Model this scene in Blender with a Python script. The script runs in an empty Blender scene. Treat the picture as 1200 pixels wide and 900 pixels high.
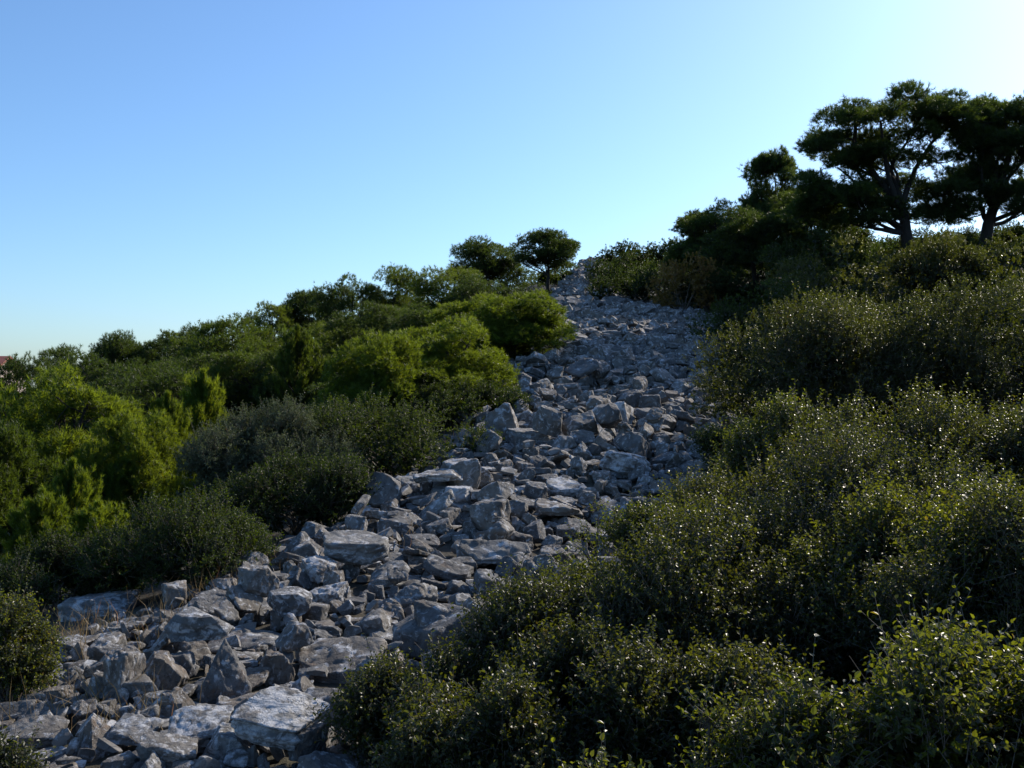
import bpy, bmesh, math, random
import numpy as np
from mathutils import Vector, Matrix, Quaternion, noise

F = 1178.0            # focal length in photo pixels (1200 px wide)
CAMZ = 2.0            # eye height datum; the slope below is given relative to it
C = None              # scene collection, set in main

# ------------------------------------------------------------------ terrain
_HY = [-400, -60, -20, 0, 4, 6.5, 9, 11, 13, 15, 17, 20, 23, 30, 36, 44, 55, 66, 75, 90, 120, 200, 400, 4000]
_HZ = [-9, -4, -2.4, -2.05, -1.95, -1.88, -1.82, -1.74, -1.55, -1.28, -.98, -.42, .08, 1.22, 2.25, 3.7, 5.85, 8.0, 9.0, 9.4, 7.5, -1, -14, -14]
_gy = np.arange(-400, 4000, .5)
_gh = np.interp(_gy, _HY, _HZ)
_gh = np.convolve(np.pad(_gh, 4, mode='edge'), np.ones(9) / 9, mode='valid')
_BY = [0, 5, 8, 11, 14, 17, 23, 30, 36, 39, 44, 52, 66, 90]
_BL = [-2.4, -2.9, -3.5, -2.75, -1.95, -1.15, -.15, .56, 1.5, 1.7, 2.0, 3.0, 5.0, 6.5]
_BR = [-.8, -.85, -.15, 1.1, 2.6, 3.8, 4.4, 5.8, 7.4, 5.4, 4.0, 4.2, 6.6, 8.5]

def Lb(y): return np.interp(y, _BY, _BL)
def Rb(y): return np.interp(y, _BY, _BR)

def terrain(x, y):
    x = np.asarray(x, float); y = np.asarray(y, float)
    l, r = Lb(y), Rb(y)
    c = .5 * (l + r); hw = .5 * (r - l)
    z = np.interp(y, _gy, _gh)
    t = np.clip(1 - ((x - c) / np.maximum(hw, .5)) ** 2, 0, 1)
    z = z - np.interp(y, [2, 5, 9, 24, 32], [.18, .22, .32, .32, .12])
    z = z + .22 * t * np.interp(y, [0, 8, 14, 40, 60], [.3, .6, 1, 1, .3])
    dl = np.maximum(l - x, 0); dr = np.maximum(x - r, 0)
    sl = np.interp(y, [-10, 5, 8, 12, 25, 60, 110, 300], [.0, .05, .10, .26, .40, .40, .25, 0])
    sr = np.interp(y, [0, 12, 20, 35, 60, 110, 300], [.03, .04, .10, .24, .10, .0, 0])
    sat = lambda d, m: m * (1 - np.exp(-d / m))
    z = z - sl * sat(dl, 48.) + sr * sat(dr, 25.)
    z = z + .10 * np.sin(x * .9 + 1.3) * np.sin(y * .7 + .4) * np.clip((dl + dr) / 3, 0, 1)
    return z + CAMZ

def terr(x, y): return float(terrain(x, y))

def P(u, v, d): return Vector(((u - 600) / F * d, d, CAMZ + (450 - v) / F * d))

def ray_ground(u, v, lift=0., d0=3.2):
    d = d0
    while d < 90:
        p = P(u, v, d)
        if p.z <= terr(p.x, p.y) + lift: return d
        d += .04
    return 90.

# ------------------------------------------------------------------ stones
def poly_stone(kind, seed):
    """angular limestone block about 1 m long as a convex polyhedron: (verts, faces)"""
    rg = random.Random(seed * 77 + 5)
    dims = {'slab': (1.0, .74, .25), 'block': (1.0, .72, .52), 'wedge': (1.0, .66, .46), 'boulder': (1.0, .8, .62),
            'pyramid': (.9, .8, .95), 'plate': (1.0, .8, .16), 'spur': (1.0, .45, .38)}[kind]
    bm = bmesh.new(); bmesh.ops.create_cube(bm, size=1.0)
    for v in bm.verts: v.co = Vector((v.co.x * dims[0], v.co.y * dims[1], v.co.z * dims[2]))
    cuts = []
    n = {'slab': 8, 'block': 9, 'wedge': 7, 'boulder': 15, 'pyramid': 4, 'plate': 8, 'spur': 8}[kind]
    for _ in range(n):
        a = rg.uniform(0, 2 * math.pi); t = rg.gauss(0, .45 if kind not in ('slab', 'plate') else .3)
        if kind == 'boulder': t = rg.uniform(-1.2, 1.2)
        no = Vector((math.cos(a) * math.cos(t), math.sin(a) * math.cos(t), math.sin(t)))
        sup = .5 * (abs(no.x) * dims[0] + abs(no.y) * dims[1] + abs(no.z) * dims[2])
        cuts.append((no, sup * rg.uniform(.62, .86)))
    if kind == 'wedge':
        a = rg.uniform(-.4, .4)
        cuts.append((Vector((.55, a, .8)).normalized(), .17)); cuts.append((Vector((-.9, a, .5)).normalized(), .34))
    if kind == 'pyramid':
        for k in range(4):
            a = k * math.pi / 2 + rg.uniform(-.35, .35)
            cuts.append((Vector((math.cos(a), math.sin(a), rg.uniform(.42, .7))).normalized(), rg.uniform(.2, .27)))
    if kind in ('slab', 'block', 'spur'):
        for _ in range(2):
            no = Vector((rg.gauss(0, .22), rg.gauss(0, .22), 1)).normalized()
            cuts.append((no, dims[2] * .5 * rg.uniform(.75, .95)))
    for no, dd in cuts:
        g = bm.verts[:] + bm.edges[:] + bm.faces[:]
        r = bmesh.ops.bisect_plane(bm, geom=g, plane_co=no * dd, plane_no=no, clear_outer=True)
        eds = [e for e in r['geom_cut'] if isinstance(e, bmesh.types.BMEdge)]
        if eds: bmesh.ops.holes_fill(bm, edges=bm.edges[:], sides=0)
    bmesh.ops.remove_doubles(bm, verts=bm.verts[:], dist=.004)
    h = bmesh.ops.convex_hull(bm, input=bm.verts[:])
    bmesh.ops.delete(bm, geom=list({e for e in h['geom_interior'] + h['geom_unused'] if isinstance(e, bmesh.types.BMVert)}), context='VERTS')
    bmesh.ops.dissolve_limit(bm, angle_limit=.02, verts=bm.verts[:], edges=bm.edges[:])
    co = [v.co.copy() for v in bm.verts]
    lo = Vector([min(c[i] for c in co) for i in range(3)]); hi = Vector([max(c[i] for c in co) for i in range(3)])
    mid = (lo + hi) / 2
    for v in bm.verts: v.co -= mid
    bm.verts.index_update()
    V = [tuple(v.co) for v in bm.verts]; Fc = [[v.index for v in f.verts] for f in bm.faces]
    bm.free()
    return V, Fc, tuple(hi - lo)

BASES = ['slab'] * 11 + ['block'] * 3 + ['wedge'] * 3 + ['boulder'] + ['plate'] * 3 + ['spur'] * 2 + ['pyramid']

# hero stones read off the photograph: u centre, v bottom, width px, height px, kind, yaw deg, tilt (roll about view axis, pitch) deg, tint, name
HEROES = [
 (257, 816, 72, 76, 'pyramid', 25, 4, 4, 0, 'pointed pyramid-shaped stone'),
 (104, 896, 66, 64, 'pyramid', 60, -6, 10, 0, 'triangular stone near the bottom edge'),
 (190, 896, 72, 40, 'block', 10, 2, 12, 0, 'blocky stone beside the triangular stone'),
 (398, 803, 112, 58, 'block', 5, -2, 10, 0, 'big pitted boulder'),
 (432, 815, 54, 54, 'slab', 35, -38, 30, 1, 'pale slab leaning on the big pitted boulder'),
 (322, 862, 112, 54, 'block', 170, 5, 8, 2, 'striped whitish stone with layered ridges'),
 (342, 822, 58, 28, 'slab', 20, 12, 18, 2, 'flat white slab above the striped stone'),
 (580, 656, 92, 38, 'slab', 5, 3, 8, 0, 'wide flat-topped slab halfway up'),
 (712, 634, 50, 20, 'plate', 0, 0, 6, 0, 'thin flat slab by the oak leaves'),
 (668, 582, 64, 30, 'block', 12, 6, 14, 1, 'blocky stone with a pale left face'),
 (655, 602, 62, 24, 'slab', 4, 6, 5, 0, 'long narrow slab lying level'),
 (735, 562, 68, 48, 'boulder', 40, 10, 0, 2, 'large lichen-white boulder high on the heap'),
 (722, 500, 58, 48, 'wedge', 65, -20, 10, 1, 'tall upright boulder with a brown broken face'),
 (618, 528, 54, 38, 'boulder', 15, 4, 6, 0, 'rounded boulder at the left rim'),
 (536, 590, 36, 30, 'boulder', 70, 0, 0, 3, 'small bright white stone'),
 (512, 562, 66, 22, 'slab', 10, -2, 8, 1, 'pale slab jutting at the left rim'),
 (414, 656, 84, 40, 'boulder', 12, 4, 6, 0, 'humped boulder on the left rim'),
 (494, 647, 50, 28, 'block', 30, 6, 4, 0, 'squarish stone right of the humped boulder'),
 (376, 677, 48, 32, 'block', 50, -4, 6, 1, 'stone with a lit top below the humped boulder'),
 (338, 718, 58, 36, 'boulder', 20, 2, 2, 1, 'smooth oval stone'),
 (296, 698, 54, 44, 'boulder', 45, 0, 0, 0, 'lumpy stone at the left end of the rim'),
 (228, 746, 84, 42, 'wedge', 8, 0, 4, 1, 'broad grey wedge with a pale spot'),
 (104, 730, 92, 44, 'boulder', 6, -3, 0, 1, 'long whitish outcrop under the pines'),
 (16, 724, 44, 40, 'pyramid', 33, 0, 0, 0, 'pale outcrop by the left oak bush'),
 (140, 800, 44, 50, 'block', 70, 3, 5, 0, 'upright block left of centre rubble'),
 (188, 806, 66, 48, 'wedge', 15, 5, -4, 0, 'dark sloping wedge'),
 (320, 798, 54, 44, 'wedge', 25, 6, 0, 0, 'peaked dark stone left of the big pitted boulder'),
 (452, 738, 52, 36, 'slab', 30, -26, 20, 0, 'slab tilted down to the right'),
 (512, 732, 66, 36, 'slab', 12, 5, 22, 0, 'slab with a sunlit grained top'),
 (426, 748, 62, 36, 'wedge', 175, -10, 4, 0, 'dark thin wedge'),
 (488, 716, 58, 40, 'spur', 40, 28, 8, 0, 'ridged stone pointing up to the right'),
 (380, 712, 54, 32, 'block', 160, -12, 14, 1, 'two-toned stone with a light top'),
 (284, 762, 104, 34, 'slab', 4, 5, 10, 0, 'long broken ledge-like slab'),
 (60, 826, 46, 26, 'boulder', 22, 0, 0, 0, 'rounded stone low on the left'),
 (32, 872, 70, 30, 'block', 8, 6, 10, 0, 'wide low stone at the left edge'),
 (268, 900, 84, 54, 'wedge', 20, 12, 0, 1, 'pale cracked stone at the bottom edge'),
 (358, 886, 50, 46, 'block', 55, 0, 4, 0, 'dark cornered stone at the bottom edge'),
 (228, 856, 82, 26, 'slab', 10, 3, 14, 1, 'flat light slab above the cracked stone'),
 (148, 866, 66, 24, 'slab', 175, -2, 14, 1, 'flat whitish slab behind the triangular stone'),
 (580, 612, 40, 36, 'pyramid', 40, 6, 0, 0, 'small peaked stone with a sunny side'),
 (632, 672, 42, 22, 'plate', 15, -8, 24, 0, 'flat tilted slab below the wide slab'),
 (480, 570, 40, 18, 'slab', 0, 0, 6, 0, 'flat stone on the left skyline of the heap'),
]

def hero_xf(i, dims, ray=None):
    u, vb, w, h, kind, yaw, roll, pitch, tint, name = HEROES[i]
    d = ray(u, min(vb, 893) - 5) if ray else ray_ground(u, min(vb, 893) - 5, .25)
    p = P(u, vb, d)
    W = w / F * d; Hh = h / F * d
    a = math.radians(yaw)
    ext = abs(math.cos(a)) * dims[0] + abs(math.sin(a)) * dims[1] * .9
    s = W / ext
    hz = max(Hh - .22 * .6 * W, .45 * Hh) * (1.08 if kind == 'pyramid' else .95)
    sz = hz / dims[2]
    if kind in ('boulder', 'wedge', 'pyramid', 'block') and d > 10: sz *= .78
    if kind in ('slab', 'plate'): sz = max(sz * .8, s * .6)
    # turn yaw first, then roll about the line of sight and pitch towards the viewer
    q = Quaternion((0, 1, 0), math.radians(roll)) @ Quaternion((1, 0, 0), math.radians(pitch)) @ Quaternion((0, 0, 1), a)
    loc = Vector((p.x, d + .25 * W, p.z + hz * .40))
    return loc, q, Vector((s, s, sz))

# ------------------------------------------------------------------ mesh helpers
def mesh_np(name, V, polys, mats, attr=None, mat_idx=None, smooth=False):
    """polys: list of (n,k) integer arrays"""
    me = bpy.data.meshes.new(name)
    V = np.ascontiguousarray(V, dtype=np.float32)
    me.vertices.add(len(V)); me.vertices.foreach_set('co', V.ravel())
    loops = np.concatenate([p.ravel() for p in polys]).astype(np.int32)
    sizes = np.concatenate([np.full(len(p), p.shape[1]) for p in polys])
    starts = np.concatenate([[0], np.cumsum(sizes)[:-1]]).astype(np.int32)
    me.loops.add(len(loops)); me.loops.foreach_set('vertex_index', loops)
    me.polygons.add(len(sizes)); me.polygons.foreach_set('loop_start', starts)
    for m in mats: me.materials.append(m)
    if mat_idx is not None: me.polygons.foreach_set('material_index', np.asarray(mat_idx, np.int32))
    me.polygons.foreach_set('use_smooth', np.full(len(sizes), smooth))
    if attr is not None:
        a = me.attributes.new('tone', 'FLOAT', 'POINT'); a.data.foreach_set('value', np.asarray(attr, np.float32))
    me.update(calc_edges=True); me.validate()
    return me

def obj(name, me, parent=None):
    o = bpy.data.objects.new(name, me); C.objects.link(o)
    if parent is not None: o.parent = parent
    return o

def thing(name, label, cat, loc=(0, 0, 0), rz=0., group=None):
    o = bpy.data.objects.new(name, None); C.objects.link(o)
    o.location = loc; o.rotation_euler = (0, 0, rz); o.empty_display_size = .2
    return tag(o, label, cat, group)

def tag(o, label, cat, group=None, kind=None):
    o['label'] = label; o['category'] = cat
    if group: o['group'] = group
    if kind: o['kind'] = kind
    return o

def unit(a): return a / np.maximum(np.linalg.norm(a, axis=-1, keepdims=True), 1e-9)

def frames(D, rs):
    """two unit vectors across each direction"""
    R = unit(rs.normal(size=D.shape)); A = unit(np.cross(D, R)); B = np.cross(D, A)
    return A, B

def tube(path, radii, sides=6):
    path = np.asarray(path, float); n = len(path)
    T = np.gradient(path, axis=0); T = unit(T)
    ref = np.array([0.31, .17, .05]) if abs(T[0][2]) > .8 else np.array([0, 0, 1.])
    A = unit(np.cross(T, ref)); B = np.cross(T, A)
    ang = np.arange(sides) / sides * 2 * np.pi
    V = (path[:, None, :] + np.asarray(radii)[:, None, None] * (np.cos(ang)[None, :, None] * A[:, None, :] + np.sin(ang)[None, :, None] * B[:, None, :])).reshape(-1, 3)
    i = np.arange(n - 1)[:, None] * sides; k = np.arange(sides)[None, :]; k2 = (k + 1) % sides
    Q = np.stack([i + k, i + k2, i + sides + k2, i + sides + k], -1).reshape(-1, 4)
    return V, Q

class Tubes:
    def __init__(s): s.V = []; s.Q = []; s.n = 0
    def add(s, path, radii, sides=6):
        V, Q = tube(path, radii, sides); s.V.append(V); s.Q.append(Q + s.n); s.n += len(V)
    def mesh(s, name, m): return mesh_np(name, np.concatenate(s.V), [np.concatenate(s.Q)], [m], smooth=True)

# ------------------------------------------------------------------ materials
def new_mat(name):
    m = bpy.data.materials.new(name); m.use_nodes = True
    nt = m.node_tree; nt.nodes.clear()
    out = nt.nodes.new('ShaderNodeOutputMaterial')
    return m, nt, out

class N:
    """short node-graph builder"""
    def __init__(s, nt): s.nt = nt
    def __call__(s, typ, ins=None, **kw):
        n = s.nt.nodes.new('ShaderNode' + typ)
        for k, v in kw.items(): setattr(n, k, v)
        for k, v in (ins or {}).items():
            if isinstance(v, bpy.types.NodeSocket): s.nt.links.new(v, n.inputs[k])
            else: n.inputs[k].default_value = v
        return n
    def ramp(s, fac, stops, interp='LINEAR'):
        n = s.nt.nodes.new('ShaderNodeValToRGB'); n.color_ramp.interpolation = interp
        el = n.color_ramp.elements
        while len(el) < len(stops): el.new(.5)
        for e, (p, c) in zip(el, stops):
            e.position = p; e.color = (*c, 1) if len(c) == 3 else c
        s.nt.links.new(fac, n.inputs['Fac']); return n.outputs['Color']
    def mix(s, fac, a, b, blend='MIX'):
        n = s.nt.nodes.new('ShaderNodeMix'); n.data_type = 'RGBA'; n.blend_type = blend
        for k, v in ((0, fac), (6, a), (7, b)):
            if isinstance(v, bpy.types.NodeSocket): s.nt.links.new(v, n.inputs[k])
            else: n.inputs[k].default_value = v if k == 0 else (*v, 1)
        return n.outputs[2]
    def noise(s, vec, scale, detail=6, rough=.6, dist=0.):
        return s('TexNoise', {'Vector': vec, 'Scale': scale, 'Detail': detail, 'Roughness': rough, 'Distortion': dist}).outputs['Fac']
    def math(s, op, a, b=0., clamp=False):
        n = s.nt.nodes.new('ShaderNodeMath'); n.operation = op; n.use_clamp = clamp
        for k, v in ((0, a), (1, b)):
            if isinstance(v, bpy.types.NodeSocket): s.nt.links.new(v, n.inputs[k])
            else: n.inputs[k].default_value = v
        return n.outputs[0]

def stone_mat(name, base=1., white=.5, warm=.3, strata=.0, world=False):
    """limestone: mottled grey, chalky lichen patches, rusty stains, fine cracks"""
    m, nt, out = new_mat(name); g = N(nt)
    tc = g('TexCoord'); geo = g('NewGeometry')
    vec = geo.outputs['Position'] if world else tc.outputs['Object']
    if world: rnd = geo.outputs['Random Per Island']
    else: rnd = g('ObjectInfo').outputs['Random']
    sc = 1.6 if world else 1.0
    off = g('VectorMath', {0: vec, 1: (0, 0, 0)}, operation='ADD')
    comb = g('CombineXYZ', {'X': g.math('MULTIPLY', rnd, 37.), 'Y': g.math('MULTIPLY', rnd, 91.), 'Z': g.math('MULTIPLY', rnd, 17.)})
    nt.links.new(comb.outputs[0], off.inputs[1]); v = off.outputs[0]
    n1 = g.noise(v, 2.6 * sc, 9, .62); n2 = g.noise(v, 5.5 * sc, 7, .65, .4); n3 = g.noise(v, 24 * sc, 5, .6)
    col = g.ramp(n1, [(.30, (.105 * base, .100 * base, .098 * base)), (.5, (.20 * base, .195 * base, .19 * base)), (.70, (.32 * base, .315 * base, .31 * base))])
    tone = g.ramp(rnd, [(0., (.72, .73, .76)), (.35, (1., .99, .97)), (.6, (1.12, .99, .86)), (.8, (1.1, 1.08, 1.04)), (1., (1.3, 1.27, 1.22))])
    col = g.mix(1., col, tone, 'MULTIPLY')
    wthr = g.math('ADD', .64 - .16 * white, g.math('MULTIPLY', rnd, -.06))
    wf = g.math('MULTIPLY', g.math('SUBTRACT', n2, wthr), 9., True)
    wf = g.math('MULTIPLY', wf, g.math('ADD', .45, g.math('MULTIPLY', n3, .8)), True)
    col = g.mix(wf, col, (.50, .505, .52))
    n4 = g.noise(v, 3.7 * sc, 6, .6, .8)
    sf = g.math('MULTIPLY', g.math('MULTIPLY', g.math('SUBTRACT', n4, .56), 6., True), warm)
    col = g.mix(sf, col, (.20, .125, .075))
    dk = g.math('MULTIPLY', g.math('SUBTRACT', g.noise(v, 11 * sc, 6, .7), .60), 8., True)
    col = g.mix(g.math('MULTIPLY', dk, .55), col, (.06, .06, .058))
    # relief: grain, pits, thin cracks, bedding
    vor = g('TexVoronoi', {'Vector': v, 'Scale': 3.2 * sc}, feature='DISTANCE_TO_EDGE').outputs['Distance']
    dv = g('VectorMath', {0: v, 1: g('TexNoise', {'Vector': v, 'Scale': 4. * sc, 'Detail': 4}).outputs['Color']}, operation='ADD').outputs[0]
    vor = g('TexVoronoi', {'Vector': dv, 'Scale': 2.4 * sc}, feature='DISTANCE_TO_EDGE').outputs['Distance']
    crack = g.math('MULTIPLY', g.math('SUBTRACT', .03, vor), 30., True)
    col = g.mix(g.math('MULTIPLY', crack, .35), col, (.05, .048, .045))
    h = g.math('ADD', g.math('MULTIPLY', g.noise(v, 9 * sc, 10, .7), 1.), g.math('MULTIPLY', g.noise(v, 40 * sc, 4, .6), .25))
    h = g.math('SUBTRACT', h, g.math('MULTIPLY', crack, .35))
    if strata:
        mp = g('Mapping', {'Vector': v, 'Scale': (1.2, 1.2, 17.)})
        h = g.math('ADD', h, g.math('MULTIPLY', g.noise(mp.outputs[0], 1.6, 5, .6, .3), 1.6 * strata))
    bp = g('Bump', {'Height': h, 'Strength': .75, 'Distance': .03 if not world else .015})
    bs = g('BsdfPrincipled', {'Base Color': col, 'Roughness': .82, 'Normal': bp.outputs[0]})
    bs.inputs['Specular IOR Level'].default_value = .35
    nt.links.new(bs.outputs[0], out.inputs[0]); return m

def leaf_mat(name, dark, light, trans, tw=.35, rough=.35, spec=.5, odd=(.22, .13, .03), oddf=.03):
    m, nt, out = new_mat(name); g = N(nt)
    t = g('Attribute', attribute_name='tone').outputs['Fac']
    orr = g('ObjectInfo').outputs['Random']
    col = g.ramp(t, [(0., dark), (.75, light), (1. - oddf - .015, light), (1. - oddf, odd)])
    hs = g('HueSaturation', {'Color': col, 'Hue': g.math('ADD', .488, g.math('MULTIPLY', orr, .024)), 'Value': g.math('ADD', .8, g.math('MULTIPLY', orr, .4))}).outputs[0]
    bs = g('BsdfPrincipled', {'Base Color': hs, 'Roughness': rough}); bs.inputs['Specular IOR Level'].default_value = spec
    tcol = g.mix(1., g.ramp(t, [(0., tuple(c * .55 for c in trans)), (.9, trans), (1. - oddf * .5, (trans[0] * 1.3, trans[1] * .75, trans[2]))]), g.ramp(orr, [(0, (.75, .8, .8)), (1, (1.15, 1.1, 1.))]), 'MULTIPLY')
    tr = g('BsdfTranslucent', {'Color': tcol})
    mx = g('MixShader', {0: tw, 1: bs.outputs[0], 2: tr.outputs[0]})
    nt.links.new(mx.outputs[0], out.inputs[0]); return m

def bark_mat(name, a, b):
    m, nt, out = new_mat(name); g = N(nt)
    v = g('Mapping', {'Vector': g('TexCoord').outputs['Object'], 'Scale': (6, 6, 1.6)}).outputs[0]
    n = g.noise(v, 3., 8, .65)
    bp = g('Bump', {'Height': n, 'Strength': .8, 'Distance': .04})
    bs = g('BsdfPrincipled', {'Base Color': g.ramp(n, [(.3, a), (.7, b)]), 'Roughness': .9, 'Normal': bp.outputs[0]})
    nt.links.new(bs.outputs[0], out.inputs[0]); return m

def flat_mat(name, a, b, scale=3., rough=.8):
    m, nt, out = new_mat(name); g = N(nt)
    n = g.noise(g('TexCoord').outputs['Object'], scale, 6, .6)
    bs = g('BsdfPrincipled', {'Base Color': g.ramp(n, [(.3, a), (.7, b)]), 'Roughness': rough})
    nt.links.new(bs.outputs[0], out.inputs[0]); return m

def ground_mat():
    m, nt, out = new_mat('ground'); g = N(nt)
    v = g('NewGeometry').outputs['Position']
    n1 = g.noise(v, .5, 8, .6); n2 = g.noise(v, 5., 8, .7); n3 = g.noise(v, 30., 5, .6)
    col = g.ramp(n2, [(.3, (.022, .019, .013)), (.55, (.048, .040, .028)), (.75, (.10, .088, .07))])
    gr = g.math('MULTIPLY', g.math('SUBTRACT', n1, .45), 5., True)
    col = g.mix(g.math('MULTIPLY', gr, .6), col, g.ramp(n3, [(.3, (.035, .045, .014)), (.7, (.075, .062, .028))]))
    bp = g('Bump', {'Height': g.math('ADD', n2, g.math('MULTIPLY', n3, .3)), 'Strength': .9, 'Distance': .06})
    bs = g('BsdfPrincipled', {'Base Color': col, 'Roughness': .95, 'Normal': bp.outputs[0]})
    nt.links.new(bs.outputs[0], out.inputs[0]); return m

# ------------------------------------------------------------------ detailed stone meshes
def rough_stone(V, Fc, mats, seed, voxel=.04, amp=.022, strata=0.):
    bm = bmesh.new()
    vs = [bm.verts.new(v) for v in V]
    for f in Fc: bm.faces.new([vs[i] for i in f])
    bmesh.ops.recalc_face_normals(bm, faces=bm.faces[:])
    bmesh.ops.bevel(bm, geom=bm.edges[:], offset=.009, segments=1, affect='EDGES', clamp_overlap=True)
    me = bpy.data.meshes.new('tmp'); bm.to_mesh(me); bm.free()
    o = bpy.data.objects.new('tmp', me); C.objects.link(o)
    md = o.modifiers.new('r', 'REMESH'); md.mode = 'VOXEL'; md.voxel_size = voxel
    dg = bpy.context.evaluated_depsgraph_get(); dg.update()
    ev = o.evaluated_get(dg); m2 = bpy.data.meshes.new_from_object(ev)
    bpy.data.objects.remove(o); bpy.data.meshes.remove(me)
    n = len(m2.vertices)
    co = np.empty(n * 3, np.float32); m2.vertices.foreach_get('co', co); co = co.reshape(-1, 3)
    no = np.empty(n * 3, np.float32); m2.vertices.foreach_get('normal', no); no = no.reshape(-1, 3)
    off = Vector((seed * 3.1, seed * 1.7, seed * 5.3)); d = np.empty(n)
    for i in range(n):
        p = Vector(co[i]); q = p + off
        a = noise.fractal(q * 2.6, 1.0, 2.1, 3)
        b = noise.noise(q * 9.); e = noise.noise(q * 19.)
        c = noise.noise(Vector((q.x * 1.3, q.y * 1.3, q.z * 9)))
        r = 1 - abs(noise.noise(q * 3.3))                     # sharp grooves where the noise crosses zero
        x = a * amp * 1.1 + b * amp * .65 + e * amp * .4 - max(0, r - .86) * 6.5 * amp
        if strata: x += (math.floor(c * 4) / 4) * amp * 2.6 * strata * (1 - abs(no[i][2])) + .4 * strata * c * amp
        d[i] = x
    co = co + no * d[:, None]
    m2.vertices.foreach_set('co', co.astype(np.float32).ravel())
    m2.polygons.foreach_set('use_smooth', np.full(len(m2.polygons), True))
    m2.materials.clear()
    for m in mats: m2.materials.append(m)
    m2.update(); return m2

# ------------------------------------------------------------------ foliage
def leaf_mesh_arrays(Pb, A, Nn, L, W, fold=.18):
    """folded six-cornered leaves: base, tip and two points a side"""
    n = len(Pb); S = unit(np.cross(A, Nn)); L = L[:, None]; W = W[:, None]
    up = Nn * fold * W
    t = Pb + A * L - Nn * .10 * L
    l1 = Pb + A * .30 * L + S * .5 * W + up; l2 = Pb + A * .70 * L + S * .42 * W + up
    r1 = Pb + A * .30 * L - S * .5 * W + up; r2 = Pb + A * .70 * L - S * .42 * W + up
    V = np.stack([Pb, t, l1, l2, r1, r2], 1).reshape(-1, 3)
    b = np.arange(n)[:, None] * 6
    Q = np.concatenate([b + np.array([[0, 1, 3, 2]]), b + np.array([[0, 4, 5, 1]])])
    return V, Q

def sprig_leaves(O, D, ln, k, L, W, rs, spread=.85):
    """k leaves round each twig; returns leaf base, axis, normal, size"""
    n = len(O); A, B = frames(D, rs)
    j = np.arange(k)[None, :]
    t = (j + .6) / k
    az = j * 2.4 + rs.uniform(0, 6.28, (n, 1)) + rs.normal(0, .3, (n, k))
    rad = np.cos(az)[..., None] * A[:, None] + np.sin(az)[..., None] * B[:, None]
    ax = unit(D[:, None] * rs.uniform(.15, .9, (n, k, 1)) + rad * spread + rs.normal(0, .18, (n, k, 3)))
    pos = O[:, None] + D[:, None] * (t * ln[:, None])[..., None]
    nn = D[:, None] - ax * np.sum(D[:, None] * ax, -1, keepdims=True)
    nn = unit(nn + rs.normal(0, .28, (n, k, 3)) + np.array([0, 0, .35]))
    nn = unit(nn - ax * np.sum(nn * ax, -1, keepdims=True))
    sz = rs.uniform(.7, 1.2, (n, k))
    tone = np.clip(rs.uniform(0, 1, (n, k)) * .75 + rs.uniform(0, .25, (n, 1)), 0, 1)
    return pos.reshape(-1, 3), ax.reshape(-1, 3), nn.reshape(-1, 3), (sz * L).ravel(), (sz * W).ravel(), tone.ravel()

def dome_dirs(n, rs, zlow=-.25):
    z = rs.uniform(zlow, 1, n); a = rs.uniform(0, 6.283, n); r = np.sqrt(np.maximum(1 - z * z, 0))
    return np.stack([r * np.cos(a), r * np.sin(a), z], 1)

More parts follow.
